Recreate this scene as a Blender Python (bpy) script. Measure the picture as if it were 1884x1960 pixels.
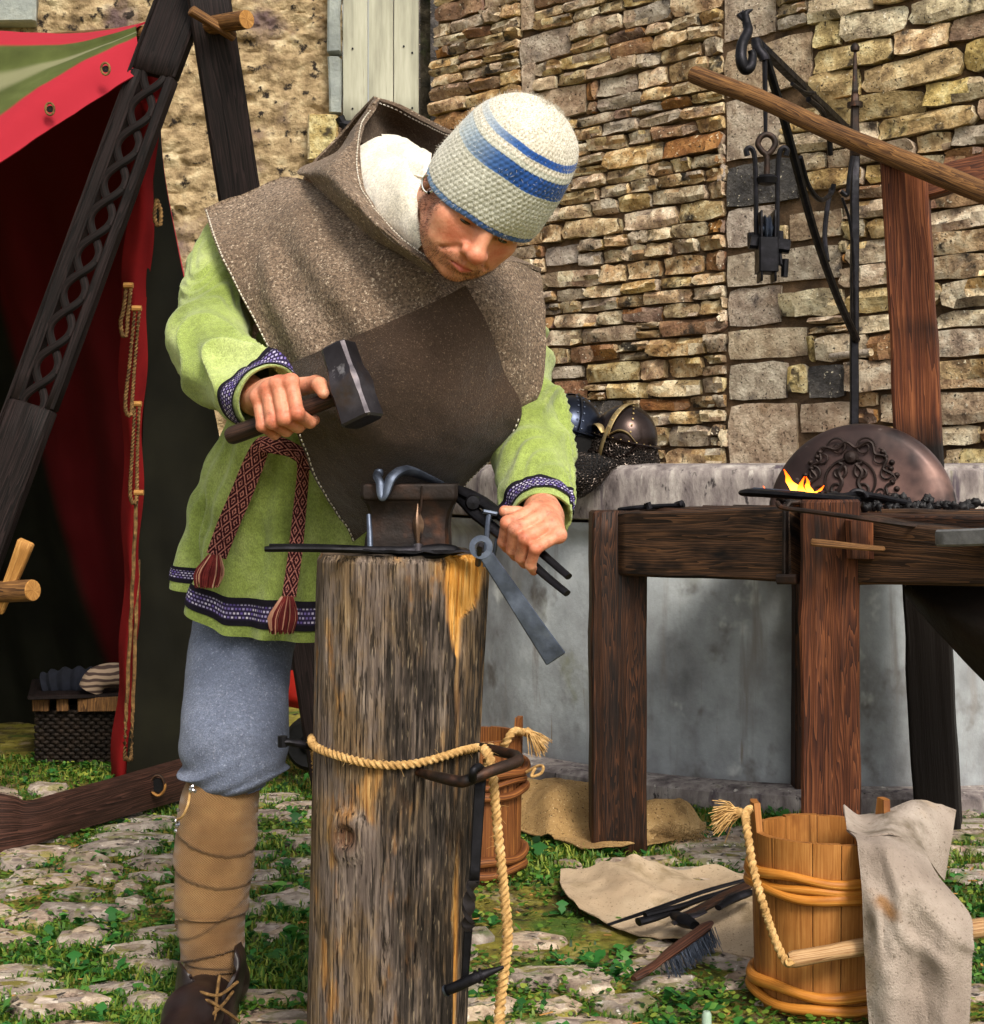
import bpy, bmesh, math, random
import numpy as np
from mathutils import Vector, Matrix

for _o in list(bpy.data.objects):
    bpy.data.objects.remove(_o)
SC = bpy.context.scene
COL = SC.collection
random.seed(7)
RNG = np.random.default_rng(7)

# ---------------------------------------------------------------- camera, world, sun, exposure
CAM_H = 0.95
cam = bpy.data.cameras.new("camera")
cam.sensor_fit = 'HORIZONTAL'
cam.sensor_width = 36.0
cam.lens = 36.0 * 3000 / 1884
cam.shift_y = -75 / 1884
cam.clip_start = 0.05
cam.clip_end = 600
camo = bpy.data.objects.new("camera", cam)
camo.location = (0, 0, CAM_H)
camo.rotation_euler = (math.radians(90), 0, 0)
COL.objects.link(camo)
SC.camera = camo

SUN_EL, SUN_AZ = 44.0, 21.0      # height, and degrees to the right of straight behind the camera
wd = bpy.data.worlds.new("World")
SC.world = wd
wd.use_nodes = True
wn = wd.node_tree
wn.nodes.clear()
w_out = wn.nodes.new("ShaderNodeOutputWorld")
w_bg = wn.nodes.new("ShaderNodeBackground")
w_sky = wn.nodes.new("ShaderNodeTexSky")
w_sky.sky_type = 'NISHITA'
w_sky.sun_disc = False
w_sky.sun_elevation = math.radians(SUN_EL)
w_sky.sun_rotation = math.radians(180 - SUN_AZ)
w_sky.air_density = 1.0
w_sky.dust_density = 4.0
w_sky.ozone_density = 0.6
w_hsv = wn.nodes.new("ShaderNodeHueSaturation")     # thin overcast: most of the blue is gone
w_hsv.inputs['Saturation'].default_value = 0.12
wn.links.new(w_sky.outputs[0], w_hsv.inputs['Color'])
wn.links.new(w_hsv.outputs[0], w_bg.inputs['Color'])
w_bg.inputs['Strength'].default_value = 0.085
wn.links.new(w_bg.outputs[0], w_out.inputs['Surface'])

sl = bpy.data.lights.new("sun", 'SUN')
sl.energy = 1.5
sl.angle = math.radians(16)
sl.color = (1.0, 0.91, 0.78)
so = bpy.data.objects.new("sun", sl)
_e, _a = math.radians(SUN_EL), math.radians(SUN_AZ)
_dir = Vector((-math.sin(_a) * math.cos(_e), math.cos(_a) * math.cos(_e), -math.sin(_e)))
so.rotation_euler = _dir.to_track_quat('-Z', 'Y').to_euler()
so.location = (2, -4, 6)
COL.objects.link(so)

SC.view_settings.view_transform = 'Standard'
SC.view_settings.look = 'None'
SC.view_settings.gamma = 1.0
SC.view_settings.exposure = 1.08
SC.view_settings.use_curve_mapping = False

# ---------------------------------------------------------------- helpers
def P(px, py, d):
    return np.array(((px - 942) / 3000 * d, d, CAM_H - (py - 905) / 3000 * d))

def PP(lst):
    a = np.asarray(lst, float)
    d = a[..., 2]
    return np.stack(((a[..., 0] - 942) / 3000 * d, d, CAM_H - (a[..., 1] - 905) / 3000 * d), -1)

def C(h):
    r = [int(h[i:i + 2], 16) / 255 for i in (0, 2, 4)]
    return tuple((c / 12.92 if c <= .04045 else ((c + .055) / 1.055) ** 2.4) for c in r)

def nrm(v):
    v = np.asarray(v, float)
    return v / (np.linalg.norm(v, axis=-1, keepdims=True) + 1e-12)

def _hash(ix, iy, iz, seed):
    h = (ix.astype(np.int64) * 374761393 + iy.astype(np.int64) * 668265263 + iz.astype(np.int64) * 2147483647 + seed * 1274126177) & 0xffffffff
    h = ((h ^ (h >> 13)) * 1274126177) & 0xffffffff
    h = h ^ (h >> 16)
    return (h & 0xffff) / 65535.0

def vnoise(p, seed=0):
    p = np.asarray(p, float)
    i = np.floor(p)
    f = p - i
    f = f * f * (3 - 2 * f)
    i = i.astype(np.int64)
    x, y, z = i[..., 0], i[..., 1], i[..., 2]
    fx, fy, fz = f[..., 0], f[..., 1], f[..., 2]
    r = 0
    for dx in (0, 1):
        for dy in (0, 1):
            for dz in (0, 1):
                w = (fx if dx else 1 - fx) * (fy if dy else 1 - fy) * (fz if dz else 1 - fz)
                r = r + w * _hash(x + dx, y + dy, z + dz, seed)
    return r * 2 - 1

def fbm(p, octv=4, seed=0):
    p = np.asarray(p, float)
    a, s, t = 1.0, 0, 0
    for k in range(octv):
        s = s + a * vnoise(p * 2 ** k, seed + k * 17)
        t += a
        a *= .5
    return s / t

def ss(a, b, x):
    t = np.clip((x - a) / (b - a), 0, 1)
    return t * t * (3 - 2 * t)

def cr(c, n):
    """Catmull-Rom through the rows of c (axis 0), n samples."""
    c = np.asarray(c, float)
    k = len(c)
    if k == 2:
        t = np.linspace(0, 1, n).reshape((n,) + (1,) * (c.ndim - 1))
        return c[0] * (1 - t) + c[1] * t
    c = np.concatenate([[2 * c[0] - c[1]], c, [2 * c[-1] - c[-2]]])
    t = np.linspace(0, k - 1, n)
    i = np.minimum(t.astype(int), k - 2)
    f = (t - i).reshape((n,) + (1,) * (c.ndim - 1))
    p0, p1, p2, p3 = c[i], c[i + 1], c[i + 2], c[i + 3]
    return .5 * (2 * p1 + (p2 - p0) * f + (2 * p0 - 5 * p1 + 4 * p2 - p3) * f ** 2 + (3 * p1 - p0 - 3 * p2 + p3) * f ** 3)

def patch(rows, nu, nv, world=False):
    """rows of (px, py, depth) -> (nu, nv, 3) world points."""
    a = np.asarray(rows, float) if world else PP(rows)
    a = cr(a, nu)
    return np.swapaxes(cr(np.swapaxes(a, 0, 1), nv), 0, 1)

def gnormals(G):
    du = np.gradient(G, axis=0)
    dv = np.gradient(G, axis=1)
    return nrm(np.cross(du, dv))

class MB:
    def __init__(s):
        s.v, s.n, s.q, s.uq, s.t, s.ut, s.c, s.mq, s.mt = [], 0, [], [], [], [], [], [], []
    def add(s, v, quads=None, tris=None, uvq=None, uvt=None, col=None, mi=0):
        v = np.asarray(v, float).reshape(-1, 3)
        s.v.append(v)
        if col is None:
            col = np.zeros((len(v), 3))
        s.c.append(np.asarray(col, float).reshape(-1, 3))
        if quads is not None and len(quads):
            quads = np.asarray(quads, int)
            s.q.append(quads + s.n)
            s.uq.append(np.zeros((len(quads), 4, 2)) if uvq is None else np.asarray(uvq, float))
            s.mq.append(np.full(len(quads), mi))
        if tris is not None and len(tris):
            tris = np.asarray(tris, int)
            s.t.append(tris + s.n)
            s.ut.append(np.zeros((len(tris), 3, 2)) if uvt is None else np.asarray(uvt, float))
            s.mt.append(np.full(len(tris), mi))
        s.n += len(v)
        return s
    def grid(s, G, closed=False, caps=(False, False), col=None, mi=0, uoff=0.0, flip=False):
        """G (rows, n, 3): rows run along, n runs across (closed = wraps)."""
        G = np.asarray(G, float)
        r, n = G.shape[:2]
        idx = np.arange(r * n).reshape(r, n)
        m = n if closed else n - 1
        a = idx[:-1, :m]
        b = np.roll(idx, -1, 1)[:-1, :m]
        c = np.roll(idx, -1, 1)[1:, :m]
        d = idx[1:, :m]
        q = np.stack([a, b, c, d], -1).reshape(-1, 4)
        lv = np.concatenate([[0], np.cumsum(np.linalg.norm(np.diff(G, axis=0), axis=-1).mean(1))])
        Gn = np.roll(G, -1, 1) - G
        wu = np.linalg.norm(Gn, axis=-1).mean(0)[:m]
        lu = np.concatenate([[0], np.cumsum(wu)]) + uoff
        U0, V0 = np.meshgrid(lu[:-1], lv[:-1])
        U1, V1 = np.meshgrid(lu[1:], lv[1:])
        uv = np.stack([np.stack([U0, V0], -1), np.stack([U1, V0], -1), np.stack([U1, V1], -1), np.stack([U0, V1], -1)], 2).reshape(-1, 4, 2)
        if flip:
            q = q[:, ::-1]
            uv = uv[:, ::-1]
        s.add(G.reshape(-1, 3), q, None, uv, None, col, mi)
        for k, (cap, row) in enumerate(zip(caps, (0, r - 1))):
            if cap:
                ring = G[row]
                cen = ring.mean(0)
                cc = None
                if col is not None:
                    cr_ = np.asarray(col).reshape(r, n, 3)[row]
                    cc = np.concatenate([cr_, cr_.mean(0)[None]])
                ii = np.arange(n)
                jj = (ii + 1) % n
                t = np.stack([jj, ii, np.full(n, n)], -1) if k == 0 else np.stack([ii, jj, np.full(n, n)], -1)
                ax = nrm(ring[0] - cen)
                nn = nrm(np.cross(ring[n // 4] - cen, ax))
                ay = np.cross(nn, ax)
                loc = np.concatenate([ring, cen[None]]) - cen
                uvp = np.stack([loc @ ax, loc @ ay], -1) + 3.1
                s.add(np.concatenate([ring, cen[None]]), None, t, None, uvp[t], cc, mi)
        return s
    def beam(s, p0, p1, w, h, up=(0, 0, 1), ch=.006, seg=8, wob=.002, w1=None, h1=None, seed=None, col=None):
        """chamfered timber from p0 to p1; w across, h along up."""
        p0, p1 = np.asarray(p0, float), np.asarray(p1, float)
        ax = nrm(p1 - p0)
        sx = nrm(np.cross(ax, up))
        sy = np.cross(sx, ax)
        w1 = w if w1 is None else w1
        h1 = h if h1 is None else h1
        seed = random.randrange(999) if seed is None else seed
        rows = []
        ts = np.linspace(0, 1, seg + 1)
        L = np.linalg.norm(p1 - p0)
        e = min(ch / max(L, 1e-6), .02)
        ts = np.concatenate([[0], [e], ts[1:-1], [1 - e], [1]])
        for k, t in enumerate(ts):
            a, b = (w + (w1 - w) * t) / 2, (h + (h1 - h) * t) / 2
            sh = ch * .8 if k in (0, len(ts) - 1) else 0
            a, b = a - sh, b - sh
            c = ch
            cs = [(a, -b + c), (a, b - c), (a - c, b), (-a + c, b), (-a, b - c), (-a, -b + c), (-a + c, -b), (a - c, -b)]
            rows.append([p0 + ax * L * t + sx * x + sy * y for x, y in cs])
        G = np.array(rows)
        if wob:
            G = G + np.stack([vnoise(G * 9 + 3.3, seed + i) for i in range(3)], -1) * wob
        return s.grid(G, True, (True, True), uoff=(seed % 37) * .31, col=None if col is None else np.broadcast_to(col, G.shape))
    def tube(s, path, r, n=10, caps=True, closed=False, up=None, flat=1.0, twist=0.0, lobes=0, lob=.25, col=None, ref=None):
        """path (k,3); r scalar or (k,) or callable; flat scales the second axis."""
        path = np.asarray(path, float)
        k = len(path)
        r = np.broadcast_to(np.asarray(r, float), (k,))
        if closed:
            tg = nrm(np.roll(path, -1, 0) - np.roll(path, 1, 0))
        else:
            tg = nrm(np.gradient(path, axis=0))
        a = np.asarray(ref if ref is not None else ((0, 0, 1) if abs(tg[0][2]) < .9 else (1, 0, 0)), float)
        xs = []
        x = nrm(np.cross(tg[0], a))
        for i in range(k):
            x = nrm(x - tg[i] * (x @ tg[i]))
            xs.append(x)
        xs = np.array(xs)
        ys = np.cross(tg, xs)
        ln = np.concatenate([[0], np.cumsum(np.linalg.norm(np.diff(path, axis=0), axis=1))])
        th = np.linspace(0, 2 * np.pi, n, endpoint=False)
        TH = th[None] + (twist * ln)[:, None]
        R = r[:, None] * (1 + (lob * np.cos(lobes * th)[None] if lobes else 0))
        G = path[:, None] + xs[:, None] * (R * np.cos(TH))[..., None] + ys[:, None] * (R * flat * np.sin(TH))[..., None]
        if closed:
            G = np.concatenate([G, G[:1]])
            return s.grid(G, True, col=col)
        return s.grid(G, True, (caps, caps), col=col)
    def lathe(s, prof, cen=(0, 0, 0), n=48, axis=None, caps=(False, False), col=None, arc=None):
        prof = np.asarray(prof, float)
        th = np.linspace(0, 2 * np.pi, n, endpoint=False) if arc is None else np.linspace(arc[0], arc[1], n)
        G = np.stack([prof[:, 0, None] * np.cos(th), prof[:, 0, None] * np.sin(th), np.broadcast_to(prof[:, 1, None], (len(prof), n))], -1)
        if axis is not None:
            z = nrm(axis)
            x = nrm(np.cross(z, (0.2, 1, .1)))
            y = np.cross(z, x)
            G = G @ np.stack([x, y, z])
        return s.grid(G + np.asarray(cen, float), arc is None, caps, col=col)
    def slab(s, G, th, col=None, flip=False):
        """a sheet G (r,n,3) with thickness th: front, back and rim."""
        N = gnormals(G)
        B = G - N * th
        s.grid(G, col=col)
        s.grid(B, flip=True, col=col)
        ring = lambda A: np.concatenate([A[0], A[1:, -1], A[-1, -2::-1], A[-2:0:-1, 0]])
        r = np.stack([ring(G), ring(B)])
        c = None
        if col is not None:
            cc = np.asarray(col, float).reshape(G.shape)
            c = np.stack([ring(cc), ring(cc)])
        s.grid(r, True, flip=True, col=c)
        return s
    def build(s, name, mat, parent=None, smooth=40, loc=None, mats=None):
        me = bpy.data.meshes.new(name)
        V = np.concatenate(s.v)
        o0 = np.zeros(3)
        if parent is not None:
            o0 = np.array(parent['_loc'])
        elif loc is not None:
            o0 = np.asarray(loc, float)
        V = V - o0
        q = np.concatenate(s.q) if s.q else np.zeros((0, 4), int)
        t = np.concatenate(s.t) if s.t else np.zeros((0, 3), int)
        uq = np.concatenate(s.uq) if s.uq else np.zeros((0, 4, 2))
        ut = np.concatenate(s.ut) if s.ut else np.zeros((0, 3, 2))
        nl = len(q) * 4 + len(t) * 3
        me.vertices.add(len(V))
        me.vertices.foreach_set("co", V.astype(np.float32).ravel())
        me.loops.add(nl)
        me.loops.foreach_set("vertex_index", np.concatenate([q.ravel(), t.ravel()]).astype(np.int32))
        me.polygons.add(len(q) + len(t))
        me.polygons.foreach_set("loop_start", np.concatenate([np.arange(len(q)) * 4, len(q) * 4 + np.arange(len(t)) * 3]).astype(np.int32))
        uvl = me.uv_layers.new(name="UVMap")
        uvl.data.foreach_set("uv", np.concatenate([uq.reshape(-1, 2), ut.reshape(-1, 2)]).astype(np.float32).ravel())
        ca = np.concatenate(s.c)
        if np.any(ca):
            at = me.color_attributes.new("col", 'FLOAT_COLOR', 'POINT')
            at.data.foreach_set("color", np.concatenate([ca, np.ones((len(ca), 1))], 1).astype(np.float32).ravel())
        for m in (mats or [mat]):
            me.materials.append(m)
        if mats:
            me.polygons.foreach_set("material_index", np.concatenate(s.mq + s.mt).astype(np.int32))
        me.update(calc_edges=True)
        me.validate()
        if smooth:
            me.shade_smooth()
            me.set_sharp_from_angle(angle=math.radians(smooth))
        ob = bpy.data.objects.new(name, me)
        COL.objects.link(ob)
        if parent is not None:
            ob.parent = parent
            ob['_loc'] = list(o0)
        else:
            ob.location = o0
            ob['_loc'] = list(o0)
        return ob

def tag(o, label, cat, group=None, kind=None):
    if label: o['label'] = label
    if cat: o['category'] = cat
    if group: o['group'] = group
    if kind: o['kind'] = kind
    return o

def thing(name, label, cat, loc, group=None):
    o = bpy.data.objects.new(name, None)
    o.empty_display_size = .05
    COL.objects.link(o)
    o.location = loc
    o['_loc'] = [float(x) for x in loc]
    return tag(o, label, cat, group)

def copy_tree(o, parent=None):
    c = o.copy()
    COL.objects.link(c)
    if parent is not None:
        c.parent = parent
    for ch in o.children:
        copy_tree(ch, c)
    return c

# ---------------------------------------------------------------- materials
class NT:
    def __init__(s, name):
        s.m = bpy.data.materials.new(name)
        s.m.use_nodes = True
        s.t = s.m.node_tree
        s.b = s.t.nodes["Principled BSDF"]
        s.out = s.t.nodes["Material Output"]
    def n(s, typ, **kw):
        x = s.t.nodes.new("ShaderNode" + typ)
        for k, v in kw.items():
            setattr(x, k, v)
        return x
    def l(s, a, b):
        s.t.links.new(a, b)
    def coord(s, which='Object', stretch=(1, 1, 1), rot=None):
        tc = s.n("TexCoord")
        mp = s.n("Mapping")
        s.l(tc.outputs[which], mp.inputs[0])
        mp.inputs['Scale'].default_value = stretch
        if rot: mp.inputs['Rotation'].default_value = rot
        return mp.outputs[0]
    def noise(s, vec, scale, detail=5, rough=.55, dist=0.0):
        x = s.n("TexNoise")
        s.l(vec, x.inputs['Vector'])
        x.inputs['Scale'].default_value = scale
        x.inputs['Detail'].default_value = detail
        x.inputs['Roughness'].default_value = rough
        x.inputs['Distortion'].default_value = dist
        return x.outputs[0]
    def ramp(s, fac, stops, interp='LINEAR'):
        x = s.n("ValToRGB")
        x.color_ramp.interpolation = interp
        e = x.color_ramp.elements
        while len(e) < len(stops):
            e.new(.5)
        for el, (p, c) in zip(e, stops):
            el.position = p
            el.color = (*c, 1) if len(c) == 3 else c
        s.l(fac, x.inputs[0])
        return x.outputs[0]
    def mix(s, fac, a, b, mode='MIX'):
        x = s.n("Mix", data_type='RGBA', blend_type=mode)
        for sock, v in ((x.inputs[0], fac), (x.inputs[6], a), (x.inputs[7], b)):
            if isinstance(v, (int, float)):
                sock.default_value = v
            elif isinstance(v, tuple):
                sock.default_value = (*v, 1)
            else:
                s.l(v, sock)
        return x.outputs[2]
    def math(s, op, a, b=0.0, clamp=False):
        x = s.n("Math", operation=op, use_clamp=clamp)
        for sock, v in zip(x.inputs, (a, b)):
            if isinstance(v, (int, float)):
                sock.default_value = v
            else:
                s.l(v, sock)
        return x.outputs[0]
    def rng(s, v, a, b, c=0.0, d=1.0):
        x = s.n("MapRange", interpolation_type='SMOOTHSTEP')
        s.l(v, x.inputs[0])
        for i, k in enumerate((a, b, c, d)):
            x.inputs[i + 1].default_value = k
        return x.outputs[0]
    def attr(s, ch):
        a = s.n("Attribute", attribute_name="col")
        sp = s.n("SeparateColor")
        s.l(a.outputs[0], sp.inputs[0])
        return sp.outputs['RGB'.index(ch)]
    def bump(s, h, strength=.5, dist=.01, prev=None):
        x = s.n("Bump")
        x.inputs['Strength'].default_value = strength
        x.inputs['Distance'].default_value = dist
        s.l(h, x.inputs['Height'])
        if prev is not None:
            s.l(prev, x.inputs['Normal'])
        return x.outputs[0]
    def fin(s, col=None, rough=.8, metal=0.0, normal=None, spec=.3, sheen=0.0):
        b = s.b
        if col is not None:
            if isinstance(col, tuple): b.inputs['Base Color'].default_value = (*col, 1)
            else: s.l(col, b.inputs['Base Color'])
        if isinstance(rough, (int, float)): b.inputs['Roughness'].default_value = rough
        else: s.l(rough, b.inputs['Roughness'])
        b.inputs['Metallic'].default_value = metal
        b.inputs['Specular IOR Level'].default_value = spec
        if sheen:
            b.inputs['Sheen Weight'].default_value = sheen
        if normal is not None: s.l(normal, b.inputs['Normal'])
        return s.m

def simple(name, stops, scale=8, detail=6, rough=.8, stretch=(1, 1, 1), bump=.3, bscale=None, bdist=.005, metal=0.0,
           spec=.3, coord='Object', spots=(), masks=None, rnd=0.0, dist=0.0, rough2=None, sheen=0.0, hue=0.0):
    """noise -> ramp colour, optional blotches (colour, scale, lo, hi), vertex masks {'R': colour}, bump."""
    k = NT(name)
    v = k.coord(coord, stretch)
    if rnd:
        oi0 = k.n("ObjectInfo")
        ge = k.n("NewGeometry")
        rn = k.math('FRACT', k.math('ADD', oi0.outputs['Random'], ge.outputs['Random Per Island']))
        class _O: outputs = {'Random': rn}
        oi = _O
        mpw = k.n("Mapping"); k.l(ge.outputs['Position'], mpw.inputs[0]); mpw.inputs['Scale'].default_value = stretch
        v = mpw.outputs[0]
        add = k.n("VectorMath", operation='ADD')
        mul = k.n("VectorMath", operation='SCALE')
        comb = k.n("CombineXYZ")
        for i in range(3): k.l(oi.outputs['Random'], comb.inputs[i])
        k.l(comb.outputs[0], mul.inputs[0])
        mul.inputs['Scale'].default_value = 37.0
        k.l(v, add.inputs[0])
        k.l(mul.outputs[0], add.inputs[1])
        v = add.outputs[0]
    c = k.ramp(k.noise(v, scale, detail, .6, dist), stops)
    for (sc, scl, lo, hi, *st) in spots:
        vv = k.coord(coord, st[0]) if st else v
        c = k.mix(k.rng(k.noise(vv, scl, 4, .6), lo, hi), c, sc)
    if rnd:
        hs = k.n("HueSaturation")
        k.l(c, hs.inputs['Color'])
        k.l(k.rng(oi.outputs['Random'], 0, 1, 1 - rnd, 1 + rnd), hs.inputs['Value'])
        if hue:
            k.l(k.math('ADD', k.math('MULTIPLY', k.math('FRACT', k.math('MULTIPLY', oi.outputs['Random'], 7.31)), hue), .5 - hue / 2), hs.inputs['Hue'])
            k.l(k.math('ADD', k.math('MULTIPLY', k.math('FRACT', k.math('MULTIPLY', oi.outputs['Random'], 13.7)), .42), .60), hs.inputs['Saturation'])
        c = hs.outputs[0]
    for ch, mc in (masks or {}).items():
        c = k.mix(k.attr(ch), c, mc)
    nm = None
    if bump:
        nm = k.bump(k.noise(v, bscale or scale * 3, 8, .65), bump, bdist)
    if rough2 is not None:
        r = k.rng(k.noise(v, scale * 1.7, 4), .3, .7, rough, rough2)
    else:
        r = rough
    return k.fin(c, r, metal, nm, spec, sheen)

def wood(name, dark, mid, light, sc=1.0, rough=.7, bump=.35, ring=1.0, masks=None, spots=(), spec=.25, wv=.24):
    """grain along V of the UV map (metres)."""
    k = NT(name)
    v = k.coord('UV', (16 * sc, .8 * sc, 1))
    n1 = k.noise(v, 1.6, 3, .5, 0.4)
    w = k.n("TexWave", wave_type='BANDS', bands_direction='X', wave_profile='SAW')
    vv = k.n("VectorMath", operation='ADD')
    cb = k.n("CombineXYZ")
    k.l(k.math('MULTIPLY', n1, 1.5 * ring), cb.inputs[0])
    k.l(v, vv.inputs[0]); k.l(cb.outputs[0], vv.inputs[1])
    k.l(vv.outputs[0], w.inputs['Vector'])
    w.inputs['Scale'].default_value = 2.6
    w.inputs['Distortion'].default_value = .8
    w.inputs['Detail'].default_value = 4
    fine = k.noise(k.coord('UV', (330 * sc, 9 * sc, 1)), 1.0, 4, .65)
    mid_ = k.noise(k.coord('UV', (70 * sc, 2.2 * sc, 1)), 1.0, 5, .65)
    blot = k.noise(k.coord('UV', (7 * sc, 3 * sc, 1)), 1.3, 6, .65)
    f = k.math('ADD', k.math('MULTIPLY', w.outputs[1], wv), k.math('ADD', k.math('MULTIPLY', fine, .34), k.math('ADD', k.math('MULTIPLY', blot, .54 - wv), k.math('MULTIPLY', mid_, .28))))
    c = k.ramp(f, [(.40, dark), (.56, mid), (.74, light)])
    crack = k.rng(k.noise(k.coord('UV', (60 * sc, 1.3 * sc, 1)), 1.0, 3, .5), .66, .72)
    c = k.mix(k.math('MULTIPLY', crack, .75), c, tuple(x * .35 for x in dark))
    for (scol, scl, lo, hi, st) in spots:
        c = k.mix(k.rng(k.noise(k.coord('UV', st), scl, 4, .6), lo, hi), c, scol)
    for ch, mc in (masks or {}).items():
        c = k.mix(k.attr(ch), c, mc)
    nm = k.bump(k.math('SUBTRACT', f, k.math('MULTIPLY', crack, .5)), bump * 1.6, .005)
    return k.fin(c, rough, 0, nm, spec)
M = {}
M['iron'] = simple('black_iron', [(.3, C('0e0d10')), (.55, C('1b1a1e')), (.8, C('343138'))], 22, rough=.42, bump=.35, bscale=70, bdist=.002, metal=.75, spec=.5, rough2=.62)
M['iron_rust'] = simple('rusty_iron', [(.3, C('120e0c')), (.5, C('281d17')), (.72, C('472f22'))], 16, rough=.55, bump=.5, bscale=60, bdist=.003, metal=.45, spec=.4, spots=[(C('6e4227'), 9, .56, .7), (C('120e0e'), 7, .52, .66)])
M['steel_blue'] = simple('blue_grey_steel', [(.3, C('3a404c')), (.55, C('5a6272')), (.8, C('808a9c'))], 18, rough=.38, bump=.3, bscale=90, bdist=.0015, metal=.8, spec=.5, rough2=.6)
M['hammer'] = simple('dark_hammer_steel', [(.3, C('2e2a2d')), (.55, C('423e42')), (.8, C('6a6468'))], 14, rough=.34, bump=.2, bscale=80, bdist=.0012, metal=.85, spec=.5, rough2=.55, spots=[(C('54463e'), 16, .56, .72), (C('8a8688'), 45, .64, .74)])
M['oak'] = wood('dark_oak', C('17100b'), C('38271b'), C('6a4a31'), 1.0, .62, spots=[(C('0e0a08'), 1.6, .48, .62, (5, 1.6, 1)), (C('7a5a3e'), 2.4, .66, .76, (7, 2, 1))])
M['oak_char'] = wood('charred_oak', C('0c0908'), C('23160f'), C('54331e'), 1.0, .6, ring=2.2)
M['oak_red'] = wood('reddish_timber', C('22100a'), C('4d2817'), C('7d4a2b'), .9, .65, ring=1.8, spots=[(C('140c08'), 1.2, .5, .68, (5, 1.3, 1))])
M['oak_tent'] = wood('tarred_plank', C('080605'), C('130d0b'), C('2a1f1e'), 1.0, .65, .3, spec=.15)
M['pole'] = wood('pole_wood', C('2a1a0e'), C('5b3d22'), C('93693b'), 1.6, .7)
M['palewood'] = wood('pale_wood', C('6b4723'), C('a8763c'), C('d3a35f'), 1.2, .7, wv=.1)
M['bucket'] = wood('bucket_wood', C('6a3f1c'), C('9a6430'), C('c08a4c'), .8, .45, .12, 1.2, wv=.07, spots=[(C('6a3c18'), 1.5, .56, .72, (5, 2.5, 1)), (C('4a2c14'), 1.2, .66, .78, (30, 2, 1))])
M['hoop'] = wood('bucket_hoop', C('7a4412'), C('b8742a'), C('dba050'), 1.0, .45, .3, .4, wv=.08, spots=[(C('5a3212'), 1.4, .6, .74, (20, 6, 1))])
M['bucket_old'] = wood('old_bucket_wood', C('3e2010'), C('6e4020'), C('96602f'), 1.0, .6, .3, .6)
M['rope'] = simple('hemp_rope', [(.3, C('8e6a3b')), (.55, C('c39b62')), (.8, C('e6c894'))], 60, rough=.9, bump=.6, bscale=220, bdist=.003)
M['rope_dark'] = simple('tarred_cord', [(.3, C('3e2c18')), (.55, C('735630')), (.8, C('a58050'))], 70, rough=.9, bump=.5, bscale=200, bdist=.002)
M['dirt'] = simple('moss_and_soil', [(.28, C('2a2410')), (.43, C('5c5220')), (.56, C('8c8230')), (.74, C('b4a664'))], 9, detail=9, rough=.95, bump=1.0, bscale=70, bdist=.014,
                   spots=[(C('46601a'), 4.2, .52, .64), (C('968468'), 7, .56, .66), (C('8a8428'), 11, .56, .68), (C('18140c'), 17, .58, .68), (C('b8a888'), 60, .66, .74)])
M['cobble'] = simple('cobble_stone', [(.25, C('5e4e42')), (.43, C('947d6a')), (.58, C('b59f88')), (.75, C('d6c6b0'))], 22, detail=9, rough=.9, bump=1.0, bscale=70, bdist=.008, rnd=.2, hue=.015,
                     spots=[(C('857a34'), 13, .52, .62), (C('3a3026'), 30, .57, .66), (C('66742a'), 8, .58, .68), (C('e0d4c2'), 40, .62, .72)])
M['grassm'] = None
M['rag'] = simple('grey_linen', [(.3, C('85766a')), (.55, C('a8998c')), (.8, C('c4b7aa'))], 5, detail=8, rough=.95, bump=.9, bscale=260, bdist=.005, spots=[(C('6d604f'), 7, .54, .74), (C('74675a'), 150, .58, .72), (C('b08a54'), 3, .62, .78)], masks={'R': C('8a5a1c')})
M['burlap'] = simple('burlap', [(.3, C('8f6f45')), (.55, C('b7935f')), (.8, C('d2b280'))], 6, detail=8, rough=.95, bump=1.0, bscale=300, bdist=.006, spots=[(C('7a5d38'), 9, .56, .75), (C('5e4526'), 150, .56, .68), (C('dcc090'), 180, .6, .7)])
M['canvas'] = simple('beige_canvas', [(.3, C('a48c70')), (.55, C('c0a98c')), (.8, C('d8c5ab'))], 4, detail=7, rough=.95, bump=.9, bscale=280, bdist=.005, spots=[(C('8f7a5a'), 6, .54, .72), (C('7a674c'), 140, .58, .72)])
# ================================================================ GROUND
def gz(x, y):
    p = np.stack([np.asarray(x, float), np.asarray(y, float), np.zeros_like(np.asarray(x, float))], -1)
    return fbm(p * 2.2, 3, 5) * .012 + fbm(p * 14, 3, 9) * .006 - .004

def axis_pts(lo, hi, st, far):
    inner = np.arange(lo, hi + 1e-6, st)
    out = [hi]
    step = st
    while out[-1] < far:
        step *= 1.35
        out.append(out[-1] + step)
    out2 = [lo]
    step = st
    while out2[-1] > -far:
        step *= 1.35
        out2.append(out2[-1] - step)
    return np.concatenate([out2[:0:-1], inner, out[1:]])
_xs = axis_pts(-2.2, 2.2, .022, 120)
_ys = axis_pts(1.7, 6.2, .022, 120)
_X, _Y = np.meshgrid(_xs, _ys)
_Z = gz(_X, _Y) * np.where((np.abs(_X) < 3) & (_Y < 8) & (_Y > 1), 1, 0)
mb = MB().grid(np.stack([_X, _Y, _Z], -1))
ground = mb.build('ground', M['dirt'], smooth=80, loc=(0, 0, 0))
ground['kind'] = 'structure'

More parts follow.
